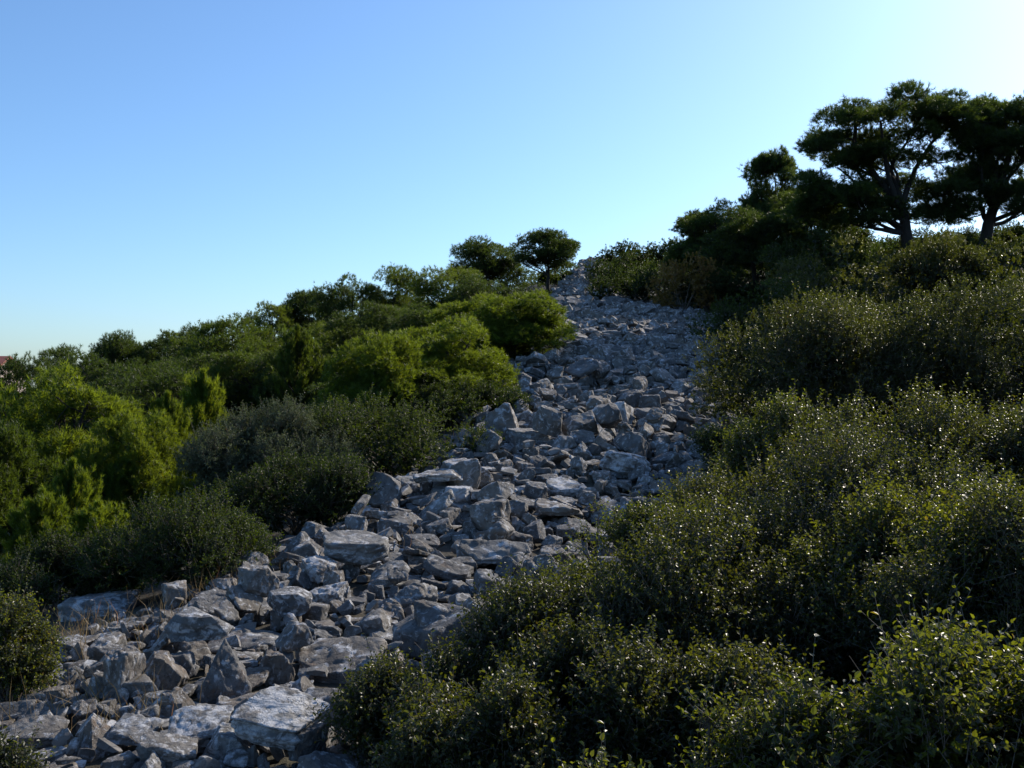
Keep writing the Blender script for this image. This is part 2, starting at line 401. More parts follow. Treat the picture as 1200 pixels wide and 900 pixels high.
def build_shrub(root, rx, ry, h, mats, leaf=(.03, .019), n_leaves=20000, seed=1, k=9, twig=.13, lumps=26, shoots=.04, core=.12, rag=1., smooth=False):
    rs = np.random.RandomState(seed)
    # uneven dome: lumps of different size over a half ellipsoid
    dl = dome_dirs(lumps, rs, -.15 if h < 1.1 * rx else -.8)
    f = rs.uniform(.55, .92, lumps) if not smooth else rs.uniform(.76, .92, lumps)
    cen = np.stack([dl[:, 0] * rx * f, dl[:, 1] * ry * f, h * ((.30 + .52 * dl[:, 2] * f) if h < 1.1 * rx else (.45 + .45 * dl[:, 2] * f))], 1)
    m = min(rx, ry, h)
    lr = m * rs.uniform(.24, .42, lumps)
    cen[:, 2] = np.minimum(cen[:, 2], h - lr * .75); cen[:, 2] = np.maximum(cen[:, 2], lr * .35)
    ns = max(int(n_leaves / k), 10)
    w = lr ** 2; w = w / w.sum()
    li = rs.choice(lumps, ns, p=w)
    dr = dome_dirs(ns, rs, -.75)
    outw = unit(cen[li] - np.array([0, 0, h * .25]))
    dr = unit(dr + outw * .55 + np.array([0, 0, .15]))
    rr = lr[li] * rs.uniform(.45, 1.08, ns)
    O = cen[li] + dr * rr[:, None]
    out_ = rs.rand(ns) < .14; O[out_] += dr[out_] * (lr[li[out_]] * rs.uniform(.0, .38, out_.sum()))[:, None]
    O[:, 2] = np.maximum(O[:, 2], .02)
    D = unit(dr * .8 + np.array([0, 0, .45]) + rs.normal(0, .4 * rag, (ns, 3)))
    ln = twig * rs.uniform(.6, 1.3, ns)
    sh = rs.uniform(0, 1, ns) < shoots
    ln[sh] *= rs.uniform(1.2, 1.8, sh.sum()); O[sh] += dr[sh] * (lr[li[sh]] * .12)[:, None]
    D[sh] = unit(D[sh] + np.array([0, 0, .6]))
    pb, ax, nn, L, W, tone = sprig_leaves(O, D, ln, k, leaf[0], leaf[1], rs)
    # bigger leaves deep inside close the crown, inner shade put into their dark tone
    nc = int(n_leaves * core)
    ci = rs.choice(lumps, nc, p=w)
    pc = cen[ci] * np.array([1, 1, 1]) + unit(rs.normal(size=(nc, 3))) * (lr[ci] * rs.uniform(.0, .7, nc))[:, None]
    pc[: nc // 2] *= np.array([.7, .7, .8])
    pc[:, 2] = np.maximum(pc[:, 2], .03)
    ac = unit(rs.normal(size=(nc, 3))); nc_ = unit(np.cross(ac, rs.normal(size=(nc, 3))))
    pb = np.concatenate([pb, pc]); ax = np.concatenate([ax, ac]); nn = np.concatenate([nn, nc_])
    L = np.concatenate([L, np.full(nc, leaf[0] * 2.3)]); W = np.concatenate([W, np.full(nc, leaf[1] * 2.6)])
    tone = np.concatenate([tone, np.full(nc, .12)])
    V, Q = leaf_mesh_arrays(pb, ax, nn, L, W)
    at = np.repeat(tone, 6); mi = np.zeros(len(Q), int)
    if twig * 1.0 > .1:                                        # twigs: thin three-sided rods
        A, B = frames(D, rs); r = .0022
        ring = [A * r, -A * .5 * r + B * .87 * r, -A * .5 * r - B * .87 * r]
        b0 = O - D * .06
        dead = rs.rand(ns) < .02; ln = ln.copy(); ln[dead] *= 1.35
        TV = np.stack([b0 + x for x in ring] + [O + D * ln[:, None] + x * .5 for x in ring], 1).reshape(-1, 3)
        b = np.arange(ns)[:, None] * 6 + len(V)
        TQ = np.concatenate([b + np.array([[0, 1, 4, 3]]), b + np.array([[1, 2, 5, 4]]), b + np.array([[2, 0, 3, 5]])])
        V = np.concatenate([V, TV]); Q = np.concatenate([Q, TQ]); at = np.concatenate([at, np.zeros(len(TV))])
        mi = np.concatenate([mi, np.ones(len(TQ), int)])
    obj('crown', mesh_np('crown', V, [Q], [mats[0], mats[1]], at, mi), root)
    tb = Tubes()
    for i in range(lumps):
        b = np.array([rs.normal(0, .08 * rx), rs.normal(0, .08 * ry), -.05]); e = cen[i]
        mid = b * .5 + e * .5 + np.array([rs.normal(0, .06), rs.normal(0, .06), .12 * h])
        t = np.linspace(0, 1, 7)[:, None]
        path = (1 - t) ** 2 * b + 2 * t * (1 - t) * mid + t ** 2 * e
        r0 = .012 + .012 * rs.rand()
        tb.add(path, np.linspace(r0, .004, 7), 5)
        for _ in range(3):
            d = unit(rs.normal(size=3) + np.array([0, 0, .4])); q = path[rs.randint(3, 6)]
            tb.add([q, q + d * lr[i] * .5 + rs.normal(0, .02, 3), q + d * lr[i] * .95], [.005, .004, .002], 4)
    obj('trunk', tb.mesh('stems', mats[1]), root)

def needle_tufts(Cn, D, rs, k=16, ln=.12, w=.014, open_=.8):
    n = len(Cn)
    ax = unit(D[:, None] * .75 + unit(rs.normal(size=(n, k, 3))) * open_)
    side = unit(np.cross(ax, rs.normal(size=(n, k, 3))))
    base = Cn[:, None] + D[:, None] * rs.uniform(-.35, .35, (n, k, 1)) * ln
    L = ln * rs.uniform(.7, 1.15, (n, k, 1))
    V = np.stack([base + side * w * .5, base - side * w * .5, base + ax * L], 2).reshape(-1, 3)
    T = np.arange(n * k * 3).reshape(-1, 3)
    tone = np.repeat(np.clip(rs.uniform(0, .7, (n, 1)) + rs.uniform(0, .3, (n, k)), 0, 1).ravel(), 3)
    return V, T, tone

def build_pine(mats, h, blobs, seed=1, clumps=40, cr=.55, tufts=110, ln=.13, w=.016, tr=.12, lean=(0, 0), fork=.35, flat=.62, k=15, up=.5, bare=.0, gap=0.):
    """pine about h high; blobs = (x, y, z, rx, ry, rz) crown masses that clumps fill. Returns (trunk mesh, crown mesh)"""
    rs = np.random.RandomState(seed); tb = Tubes()
    lean = np.array([lean[0], lean[1], 0.])
    zt = np.linspace(0, 1, 9)[:, None]
    wob = np.cumsum(rs.normal(0, .03 * h / 6, (9, 3)), 0) * np.array([1, 1, 0])
    top = h * .80
    trunk = np.array([0, 0, -.25]) + zt * np.array([0, 0, top + .25]) + lean * zt ** 1.5 + wob
    tb.add(trunk, tr * (1 - .82 * zt[:, 0]) , 8)
    bl = np.asarray(blobs, float)
    wt = (bl[:, 3] * bl[:, 4] + bl[:, 3] * bl[:, 5]); wt /= wt.sum()
    bi = rs.choice(len(bl), clumps, p=wt)
    d = unit(rs.normal(size=(clumps, 3))); d[:, 2] = np.where(rs.rand(clumps) < .65, np.abs(d[:, 2]), d[:, 2])
    f = rs.uniform(.35, 1., clumps) ** .6
    cc = bl[bi, :3] + d * bl[bi, 3:] * f[:, None]
    size = cr * rs.uniform(.65, 1.25, clumps)
    # main limbs first, then boughs that leave the nearest limb
    K = max(5, clumps // 9); order = rs.permutation(clumps); limbs = []
    for cnt, i in enumerate(order):
        e = cc[i] - np.array([0, 0, size[i] * .25])
        if cnt < K:
            zs = np.clip(cc[i, 2] * rs.uniform(.45, .8) - .1 * h * rs.rand(), h * fork * .8, top * .97)
            fz = (zs + .25) / (top + .25) * 8; a = int(min(fz, 7)); q = trunk[a] + (trunk[a + 1] - trunk[a]) * (fz - a)
            q = q.copy(); r0 = None
        else:
            best = None
            for lp, lr_ in limbs:
                dist = np.linalg.norm(lp - e, axis=1) + .35 * np.maximum(lp[:, 2] - e[2], 0) + np.array([.5, .3, .1, 0, 0, 0, .05, .1, .3])
                kk = int(dist.argmin())
                if best is None or dist[kk] < best[0]: best = (dist[kk], lp[kk], lr_[kk])
            q = best[1]; r0 = best[2] * .62
        L = np.linalg.norm(e - q)
        mid = (q + e) / 2 + np.array([0, 0, rs.uniform(-.16, .10) * L]) + rs.normal(0, .12 * L, 3)
        t = np.linspace(0, 1, 9)[:, None]
        path = (1 - t) ** 2 * q + 2 * t * (1 - t) * mid + t ** 2 * e
        path[1:-1] += np.cumsum(rs.normal(0, .018 * L, (7, 3)), 0) * np.sin(np.linspace(.3, 2.8, 7))[:, None]
        if r0 is None: r0 = min(tr * .5, .03 + .022 * L)
        rad = np.linspace(r0, max(.008, r0 * .3), 9)
        tb.add(path, rad, 6)
        if cnt < K * 3: limbs.append((path, rad))
        for _ in range(4):
            dd = unit(rs.normal(size=3) + np.array([0, 0, .2])) * size[i] * .8; s0 = path[rs.randint(4, 9)]
            tb.add([s0, s0 + dd * .55 + rs.normal(0, .03, 3), s0 + dd], [.011, .008, .004], 4)
    ci = rs.choice(clumps, clumps * tufts, p=size ** 2 / (size ** 2).sum())
    dv = dome_dirs(len(ci), rs, -.55)
    # knobbly surface on every clump
    knob = unit(rs.normal(size=(clumps, 9, 3)))
    dot = np.einsum('nd,nkd->nk', dv, knob[ci]).max(1)
    rr = size[ci] * (.62 + .42 * dot ** 2) * rs.uniform(.55, 1.06, len(ci))
    st_ = rs.rand(len(ci)) < .13; rr[st_] *= rs.uniform(1.02, 1.38, st_.sum())      # stray shoots feather the outline
    pos = cc[ci] + dv * np.array([1, 1, flat]) * rr[:, None]
    D = unit(dv + np.array([0, 0, up]) + rs.normal(0, .35, dv.shape))
    V, T, tone = needle_tufts(pos, D, rs, k, ln, w)
    return tb.mesh('limbs', mats[1]), mesh_np('crown', V, [T], [mats[0]], tone)

def build_young_pine(mats, h, r, seed=1, tufts=900, ln=.12, w=.014):
    """leafy to the ground, upright leader and many pointed side shoots"""
    rs = np.random.RandomState(seed); tb = Tubes(); pos = []; dirs = []
    zt = np.linspace(0, 1, 7)[:, None]
    tb.add(np.array([0, 0, -.1]) + zt * np.array([0, 0, h * .95]), .05 * h / 2.5 * (1 - .9 * zt[:, 0]), 6)
    n = int(20 * h)
    for i in range(n):
        t = (i + rs.rand()) / n; z = h * (.06 + .82 * t); R = r * (1 - t) ** .7 * rs.uniform(.7, 1.1) + .10
        a = i * 2.4 + rs.normal(0, .4); up = .35 + .9 * t + rs.uniform(0, .3)
        e = np.array([math.cos(a) * R, math.sin(a) * R, R * up * .8 + .16])
        path = np.array([[0, 0, z * .9], np.array([0, 0, z * .9]) + e * .55 - [0, 0, .05 * R], np.array([0, 0, z * .9]) + e])
        tb.add(path, [.014, .01, .004], 4)
        m = max(int(tufts / n * (R / r + .35)), 6)
        s = rs.uniform(.2, 1.02, m) ** .8
        base = path[0] + (path[2] - path[0]) * s[:, None] + rs.normal(0, .055, (m, 3))
        pos.append(base); dirs.append(unit(unit(e) * .7 + np.array([0, 0, .75]) + rs.normal(0, .35, (m, 3))))
    m = tufts // 10
    pos.append(np.stack([rs.normal(0, .03, m), rs.normal(0, .03, m), h * (.8 + .2 * rs.rand(m))], 1)); dirs.append(unit(np.array([[0, 0, 1.]]) + rs.normal(0, .4, (m, 3))))
    V, T, tone = needle_tufts(np.concatenate(pos), np.concatenate(dirs), rs, 18, ln, w, .6)
    return tb.mesh('limbs', mats[1]), mesh_np('crown', V, [T], [mats[0]], tone)

# settled poses of the loose stones (kind, place, turn, size), largest in view first
BAKED = """
13,-60,757,10,-89,42,-10,58,66,56 4,-106,595,8,19,0,0,46,38,39 23,-69,640,2,71,-6,-43,25,26,26 17,-171,1327,55,50,-2,-12,51,58,61
16,-154,709,23,4,6,-92,26,28,33 10,-63,995,19,15,-10,98,46,52,50 15,-243,643,6,-3,3,-99,34,29,29 17,-90,501,1,0,17,-37,34,27,33
12,-73,1388,70,-37,-66,57,64,71,74 15,-351,737,-6,3,-4,-42,32,26,30 17,63,1709,138,70,-17,-37,58,56,48 23,-14,1767,140,4,15,-59,75,74,64
23,-226,832,15,43,-81,-32,34,34,31 12,-27,1184,49,5,-2,57,51,60,66 9,-90,569,0,36,-88,-28,22,24,27 14,196,1611,101,20,16,90,60,61,72
5,-348,689,-7,-95,17,12,32,34,26 23,-34,833,10,-65,-18,48,36,31,44 12,120,1736,123,-14,85,-46,66,59,64 12,-314,940,2,-61,30,-45,43,36,40
10,-119,956,19,17,-2,-76,47,53,45 22,-24,942,14,-55,52,-35,43,38,51 1,-78,560,0,14,74,-38,23,19,24 11,-136,1177,34,-5,6,-98,43,36,42
11,-235,808,12,54,57,-61,28,34,37 15,-18,1270,65,-12,-27,44,54,50,58 21,-72,587,5,14,6,-99,23,25,28 19,161,2285,237,17,-22,24,74,87,71
17,167,1720,144,4,-31,-72,46,51,49 0,-41,1648,100,44,-10,-47,57,63,64 17,-200,514,4,62,35,35,19,16,18 4,-234,730,5,2,-2,-41,38,36,46
12,-12,1103,36,69,58,22,44,41,39 15,-38,694,2,92,-27,-18,46,44,37 9,-43,670,7,-96,23,6,24,21,29 13,-177,1678,64,-91,26,-19,52,46,40
0,-93,1247,48,3,-30,-2,54,56,59 10,-315,630,-6,-96,-11,-5,29,23,21 23,38,996,8,84,48,-22,29,30,30 21,-303,755,2,-41,64,-53,35,34,36
2,-286,606,-1,19,5,-81,29,27,31 7,-172,663,6,7,-16,63,28,28,21 12,-231,689,8,0,-3,28,26,32,34 17,348,1758,110,-13,-7,91,45,53,45
16,-201,605,7,2,-85,-23,20,18,22 14,-265,654,5,10,13,73,22,26,28 9,-242,492,16,-2,12,99,21,19,17 12,4,896,7,11,-73,63,29,26,32
15,45,1061,20,-35,14,-88,36,39,44 13,-10,821,0,-14,72,-48,22,20,22 19,-6,1015,15,-84,-32,-37,25,26,28 23,117,1263,31,-40,69,46,28,33,37
12,-170,845,10,1,0,-18,31,31,30 11,32,1342,60,11,9,-26,33,36,35 11,-215,611,8,8,-2,-2,18,16,19 18,-257,548,-4,-1,-6,32,28,26,25
7,-251,847,15,20,-8,57,43,46,54 0,-338,774,-8,-2,-6,47,27,25,22 17,25,1151,29,-27,52,-65,29,28,34 23,-2,875,10,-10,5,-98,30,23,28
13,65,1170,26,-3,81,-58,26,24,27 16,-49,941,8,4,5,0,28,28,28 7,-339,780,-1,64,-76,-11,23,24,22 7,-34,763,-6,30,95,-5,37,37,34
15,-184,1194,35,3,1,69,36,36,42 21,-386,808,-9,-42,13,-27,23,26,26 11,-85,1170,34,-14,-7,98,33,29,26 19,-106,934,23,27,3,10,21,21,27
23,-201,941,13,14,-83,-31,23,20,22 14,-221,1059,20,12,1,-99,46,41,51 8,-78,538,-4,8,14,98,33,28,38 20,117,1681,109,30,-1,16,52,46,61
4,-256,735,12,18,-25,-63,39,34,43 23,-230,1099,24,2,2,96,43,42,34 0,-222,1017,18,89,32,-8,40,38,30 13,-255,513,3,50,84,-12,32,28,34
10,-94,1728,101,28,19,-92,56,66,52 6,350,2322,219,-14,39,-83,65,73,81 7,-259,604,5,7,-25,89,16,13,18 12,-75,1217,37,-61,-42,25,30,32,32
16,276,1991,162,-19,72,-62,50,51,60 9,-303,691,-2,16,24,-79,18,19,20 13,296,1611,89,-5,-31,88,33,37,40 14,83,1651,102,14,9,-95,46,46,48
17,7,1238,43,37,22,-72,26,32,34 12,-162,927,15,-61,-53,-55,25,28,27 12,144,1257,38,56,60,-46,33,30,38 11,-184,820,9,0,1,-99,27,30,30
11,235,2005,170,7,-21,33,50,52,55 0,-64,681,6,36,-83,16,20,24,24 16,374,1540,71,-45,49,-49,49,50,41 19,-76,704,2,-31,34,-53,33,28,31
2,79,1195,31,35,14,13,36,37,30 11,394,1889,130,-63,26,-55,43,46,46 4,-179,510,6,33,21,68,25,21,24 0,-187,1224,48,38,-31,-68,47,41,39
22,-230,1193,23,-45,55,-65,48,46,59 1,-53,551,4,4,0,47,44,43,39 15,-287,1031,8,-35,-73,56,34,34,25 18,-244,608,2,1,-96,3,15,13,14
14,-243,789,25,-5,12,-33,20,18,17 12,460,2399,257,-3,33,87,50,48,55 19,-319,830,-1,5,-4,-88,27,28,30 4,283,1489,61,7,11,-71,57,59,46
9,-282,645,-4,0,-7,17,28,28,26 4,322,1584,80,10,-10,-66,53,53,44 23,29,933,0,-52,73,-28,32,28,30 3,-192,720,5,0,0,-87,36,36,36
3,249,1547,79,-35,-30,-24,39,43,34 1,247,1737,147,24,21,-82,38,38,29 13,-87,643,-4,-48,87,-14,16,14,18 9,-37,2500,209,12,-22,5,77,75,71
23,189,1490,66,-55,70,12,33,34,30 10,-224,487,6,49,87,3,35,37,40 21,8,1129,25,4,6,-43,48,42,46 23,-291,733,4,-28,-49,-83,20,20,22
9,-166,513,6,2,0,94,17,18,14 11,202,2311,231,-86,-34,-2,47,48,49 23,-158,1000,18,-26,-52,-79,20,23,23 6,-131,831,4,-1,2,-92,27,25,24
6,-218,588,5,-3,-20,11,26,24,24 16,-153,873,7,1,0,-19,17,18,20 5,-161,620,4,2,0,85,55,53,46 16,98,1329,48,36,-26,-43,24,28,29
9,-263,1025,12,61,-67,-43,37,32,31 23,104,2278,215,-89,23,-15,44,45,42 21,343,1554,66,49,-67,-49,59,53,56 23,116,1595,90,79,24,43,29,24,31
7,-91,1009,38,-1,13,-22,25,21,25 17,164,1911,156,31,-63,-65,55,48,50 4,484,2167,168,-99,9,11,50,59,56 2,318,1882,138,-16,-1,-70,57,62,70
12,492,2721,298,47,16,-68,60,51,44 1,-143,787,5,-69,8,-2,20,16,17 17,98,1506,79,10,28,92,23,25,29 23,242,1742,121,-92,21,-3,46,48,38
13,145,1644,103,-47,75,-29,39,49,42 12,-37,2099,164,3,-9,-59,45,45,53 1,-258,610,2,24,11,-52,19,20,19 17,276,2161,199,-51,-41,30,38,38,41
1,21,1434,69,70,-3,40,27,26,31 1,239,1579,83,20,-13,-19,38,43,44 15,-119,914,10,-60,35,-32,20,19,17 13,427,2332,212,-84,36,-29,46,48,50
12,-50,1023,16,-3,5,-100,29,24,26 12,131,1460,65,5,-7,96,28,31,33 17,15,1981,152,37,-11,-83,34,33,45 19,14,1282,49,12,-8,99,41,40,45
22,-133,899,8,-59,-55,35,24,22,24 21,-176,552,3,1,2,12,28,22,24 15,44,1137,21,-4,11,-88,26,26,30 21,124,1409,58,-50,-37,40,39,38,34
16,-18,1497,78,4,-14,88,44,47,36 18,-69,1989,137,-21,-26,39,60,59,65 15,-63,672,-1,7,4,74,30,29,37 23,74,2082,172,14,-96,-24,37,36,32
13,223,1694,115,-51,73,-25,41,39,39 16,272,1535,68,17,6,-41,44,51,42 6,-50,1164,31,-43,-57,-43,22,22,22 19,-156,1234,38,-5,-10,-98,53,46,56
15,286,1506,80,12,-3,18,26,31,25 11,281,1834,130,29,9,37,38,35,49 5,-225,625,2,2,0,-97,26,27,32 0,118,1546,77,2,8,-89,55,52,52
16,6,1189,32,-40,-79,36,31,25,28 22,-7,952,6,7,-1,82,43,40,39 23,-38,1414,63,-24,81,47,28,27,34 12,394,2138,178,77,3,6,42,41,35
1,-362,811,-10,-66,-75,0,26,23,27 19,-96,1026,27,-11,10,52,30,26,27 20,-296,678,-4,18,10,-64,17,19,18 16,-114,1398,55,58,29,41,34,36,30
16,-285,690,4,-7,-42,-22,22,20,18 5,-219,496,15,0,-3,29,13,10,10 17,240,1494,64,-41,-77,48,27,30,22 20,-124,1054,17,-1,10,-94,34,34,32
9,5,1028,19,14,14,-88,28,28,29 3,-92,1651,84,19,14,-35,41,47,42 15,-212,1149,22,-95,3,30,28,25,29 4,-212,646,2,2,-1,-75,21,20,21
16,-212,709,4,27,65,64,14,14,16 14,-26,805,-1,-37,13,-11,29,28,23 19,447,1839,116,-28,37,-46,43,44,36 21,36,1477,71,2,-7,-100,48,49,40
13,-213,848,6,2,-1,-92,15,15,19 15,-158,1288,38,27,-4,-78,30,34,38 13,240,1610,90,37,-34,56,34,29,30 3,-217,994,15,26,63,67,28,29,33
3,41,1530,81,-1,53,-80,39,37,31 17,-279,800,2,22,-22,-60,21,18,18 21,122,2179,191,20,-4,-19,70,56,57 17,344,1517,60,90,4,8,27,21,26
5,153,1421,55,-14,-96,18,36,37,37 19,29,1854,136,-26,-65,-61,34,37,42 15,55,2145,191,15,-14,-91,55,55,58 5,-134,865,5,14,97,4,17,17,20
11,290,2530,262,59,40,70,50,50,56 13,-92,1025,18,4,1,-8,27,24,28 12,18,1515,75,7,1,-42,29,30,34 23,373,2159,178,61,70,29,37,44,47
16,198,1457,59,10,2,34,37,34,38 18,-118,1706,83,-17,-43,88,32,34,34 17,-273,957,7,-9,-9,-51,27,26,24 11,128,1298,38,-85,51,5,33,33,33
17,-174,2092,111,-31,59,75,27,27,29 9,73,1538,88,-2,-22,-68,42,38,33 14,28,1621,88,67,-29,-22,29,26,35 19,-95,788,2,-5,8,-83,34,32,40
1,-304,706,-2,9,-12,82,22,27,22 8,-246,591,-1,-4,-2,95,24,22,24 22,18,970,5,-17,-1,24,27,24,32 6,-291,856,2,-12,25,-31,23,24,20
1,-116,1202,36,3,-93,-20,26,26,26 2,143,2717,289,19,15,-29,60,54,64 10,170,1291,44,-21,8,-65,82,80,59 11,-214,814,7,-4,-67,20,15,15,16
17,251,1699,103,-2,10,-97,35,32,40 13,355,1985,145,-19,-53,75,32,33,36 6,-345,1259,-10,88,22,41,28,31,29 23,142,1404,51,-33,81,-33,20,18,23
5,-108,1267,54,31,-15,-79,30,31,25 4,-20,780,-6,17,3,-50,24,24,18 21,455,2375,218,-25,72,-28,73,72,74 2,50,1444,66,18,1,14,35,39,42
23,50,2008,157,57,63,-1,38,37,34 5,-145,776,6,-29,-1,-96,21,21,16 19,-75,952,11,5,13,81,26,30,33 11,414,1822,110,19,85,23,29,30,29
18,-13,1587,87,-21,-22,-90,30,36,29 18,68,1332,44,6,5,-31,36,39,48 19,-329,853,-5,14,-8,19,27,22,30 8,-310,610,-9,-3,-4,79,20,18,19
11,-33,1526,85,-1,-23,-58,32,27,27 8,112,2051,160,-97,1,-18,47,44,48 22,-311,650,-6,5,-5,-54,30,30,23 11,324,2418,243,-99,1,-11,46,50,48
10,194,1718,118,-39,-20,-76,40,37,41 22,-187,743,4,82,54,-3,16,14,15 10,67,1285,45,18,17,81,50,52,44 2,88,2735,295,3,9,-91,53,48,60
21,292,2085,176,17,64,68,60,63,69 13,20,1191,38,17,41,67,26,26,25 17,24,2301,202,51,18,-84,43,36,44 18,-96,1003,16,13,6,76,18,21,22
12,462,2687,284,-55,39,8,38,36,49 14,-291,777,-2,-2,-5,66,16,17,14 13,256,1872,141,-93,-35,4,52,52,40 3,-63,926,4,3,4,-21,20,23,17
5,74,1157,16,-4,9,-95,27,27,24 23,328,2620,272,-12,84,13,45,44,44 9,180,1406,48,10,1,46,38,32,39 18,-322,890,-4,85,-31,-5,24,20,26
12,-13,2241,184,35,-11,-4,39,32,36 8,49,1495,77,-28,-15,-41,34,31,28 12,-43,869,8,-39,-55,52,31,23,27 14,-58,1139,24,4,3,-56,24,25,20
17,279,2357,233,93,10,0,33,30,27 13,62,2428,228,-22,-1,-96,36,30,38 5,383,2257,198,4,19,-93,58,60,52 17,32,2208,192,-74,-35,54,38,33,43
2,-136,560,-2,-1,4,-40,12,9,8 18,373,1579,77,-3,-95,16,45,52,40 1,72,1138,15,17,-8,72,21,22,17 5,432,2594,256,33,-4,-45,51,48,42
10,-91,1202,36,-57,30,-35,30,28,29 13,-276,1051,10,-49,-75,41,37,34,38 18,-205,587,1,2,-1,-71,23,25,26 6,-129,1368,44,-10,-5,86,43,45,33
6,-253,620,-2,0,-6,15,25,21,18 13,116,2241,200,13,68,-72,41,40,49 16,134,1605,97,9,4,40,26,22,31 12,384,2022,154,27,-34,-34,28,32,28
17,314,2350,226,-68,-40,42,39,36,47 18,108,1263,49,-36,90,-16,30,32,30 7,156,1608,91,78,-38,-32,39,36,42 23,-58,2200,166,-26,54,-58,30,33,41
19,-184,689,8,0,-5,-95,19,15,22 5,-152,1377,48,-62,73,-12,42,46,39 17,-92,1344,50,0,-7,79,34,36,38 15,318,1801,114,58,78,0,30,27,33
16,-74,625,-3,38,46,78,14,18,16 13,265,1632,95,-40,-14,-19,28,27,20 21,-311,850,-1,-48,86,-18,18,18,17 16,0,851,3,61,-8,-6,12,12,11
23,-95,2067,141,86,5,-49,37,34,39 8,214,1431,53,29,8,16,39,39,42 12,466,2258,191,3,43,-68,30,34,33 6,-270,596,0,-49,79,-5,19,19,15
14,-76,1301,45,6,-2,-18,48,42,43 12,-179,1256,34,22,28,-83,28,32,28 3,-144,984,11,3,1,-71,21,19,23 13,369,2551,266,50,27,11,45,43,51
5,-5,1460,72,-98,2,10,27,26,31 23,105,2150,178,72,51,-31,27,33,35 23,-130,1405,47,24,75,49,26,30,30 13,358,1884,129,19,19,76,36,33,34
8,27,2085,170,1,68,-69,44,43,48 9,-312,809,1,-8,-83,32,17,17,18 8,23,2504,230,2,39,-86,45,38,39 15,44,2572,254,80,60,-5,42,42,52
8,-149,1033,14,2,-3,37,26,32,26 17,60,1978,153,4,-27,84,34,35,27 23,438,2656,281,-17,4,-98,39,39,45 8,285,1724,106,-85,-46,-14,26,28,30
3,-216,928,23,4,2,-93,25,22,26 7,396,1806,121,95,12,21,42,42,34 11,-149,798,6,-1,1,-96,17,18,21 5,-116,573,0,6,0,99,31,29,41
12,134,2116,177,-34,-93,13,33,36,32 2,-153,519,1,64,34,31,12,10,13 12,-55,1955,135,53,78,13,32,41,31 8,-251,1131,11,1,12,-83,34,34,29
12,27,1619,104,4,-1,-99,19,22,22 13,87,1530,78,-14,23,-86,21,23,20 9,-318,715,-7,3,-6,-33,22,18,25 21,306,1707,96,64,42,43,50,45,55
11,330,2089,178,-98,4,5,29,25,22 15,493,2079,153,63,71,3,30,28,31 20,425,1730,85,9,2,-62,40,38,36 15,-137,1153,24,-1,-26,96,20,20,21
5,-95,569,-5,-6,5,-89,22,20,22 23,309,2050,169,0,82,22,32,27,28 13,428,1686,83,-57,79,-11,38,34,36 12,-55,626,-5,50,-44,-50,18,17,16
2,-151,1137,27,-22,-5,96,42,39,29 15,-280,540,1,31,93,19,25,22,25 17,-174,797,10,82,-27,-40,15,17,15 7,-140,1247,44,-8,7,48,30,30,25
3,66,1606,93,12,-6,29,26,24,22 17,372,2495,245,49,52,60,40,43,39 13,-33,1457,65,6,-4,3,37,35,34 16,492,2265,188,72,69,3,38,30,41
20,-51,691,-9,-5,3,-88,23,19,17 13,157,2269,207,12,-28,9,33,30,30 10,260,2465,248,-59,43,27,36,32,30 3,8,1398,54,6,-1,10,30,30,31
8,-240,570,6,58,71,32,18,17,21 4,-83,714,15,3,-21,-6,11,9,11 17,-261,1177,11,1,-12,0,22,20,25 6,552,2666,256,6,-9,19,43,44,48
15,238,2301,210,17,3,62,36,29,36 12,16,1806,119,-27,-71,49,29,33,36 14,146,2056,167,60,70,9,28,31,36 1,-39,1068,19,3,5,-51,48,45,52
12,-74,2264,170,84,46,-17,36,38,37 6,438,2181,170,99,7,-5,42,39,40 3,-164,695,10,-5,3,61,28,25,28 4,19,1662,96,97,2,20,40,32,38
16,-55,542,14,5,-5,-15,14,12,17 10,364,1738,92,-8,-21,94,28,29,26 4,125,1951,156,7,5,94,46,38,50 14,345,1588,92,-30,-80,32,18,17,19
16,-92,2053,134,-55,-57,-57,27,28,28 4,389,1687,89,9,16,39,26,31,35 6,219,1546,73,11,0,-99,28,29,32 10,-37,1614,85,-16,1,-9,44,36,40
15,240,2505,254,29,77,25,49,53,41 4,-139,1684,68,-2,-15,40,31,30,26 2,136,2591,262,-12,3,74,50,41,39 1,-101,1193,30,-13,70,-66,18,21,23
21,-254,896,19,10,-12,79,20,17,23 11,310,1823,118,37,90,-17,26,20,19 22,409,1808,100,9,-2,-7,30,24,31 11,-72,1637,81,33,-63,-67,25,22,22
22,247,2382,224,8,-1,16,64,64,56 23,362,1463,52,-6,79,58,36,35,38 18,229,1474,59,-22,15,-56,40,38,39 12,-6,2310,198,-46,5,-85,33,29,35
17,424,1843,121,50,-77,22,33,28,31 14,-54,1236,37,3,4,-91,27,24,31 22,432,1820,104,9,3,-68,36,35,35 20,-36,1320,55,-3,1,76,65,49,66
10,336,2271,197,11,-20,97,38,40,39 20,414,1780,98,7,-5,36,29,24,26 5,316,1853,123,47,8,-9,31,31,31 0,-323,797,-4,4,-4,-53,40,33,36
19,209,2308,208,25,2,17,33,32,33 12,9,1450,64,2,-6,82,28,25,27 21,-200,660,3,4,70,71,16,17,16 2,-98,941,12,6,-24,-37,22,24,26
7,-53,1882,122,2,23,-78,33,35,36 14,-90,1698,88,-51,-60,-40,28,31,26 11,436,1953,130,9,0,-34,39,32,36 19,-105,970,9,3,0,31,36,38,29
2,-8,1693,92,8,3,-84,26,31,32 7,25,2169,180,34,-25,7,42,41,45 12,321,1744,105,24,71,41,25,26,26 9,-290,826,-1,-5,-3,78,27,24,32
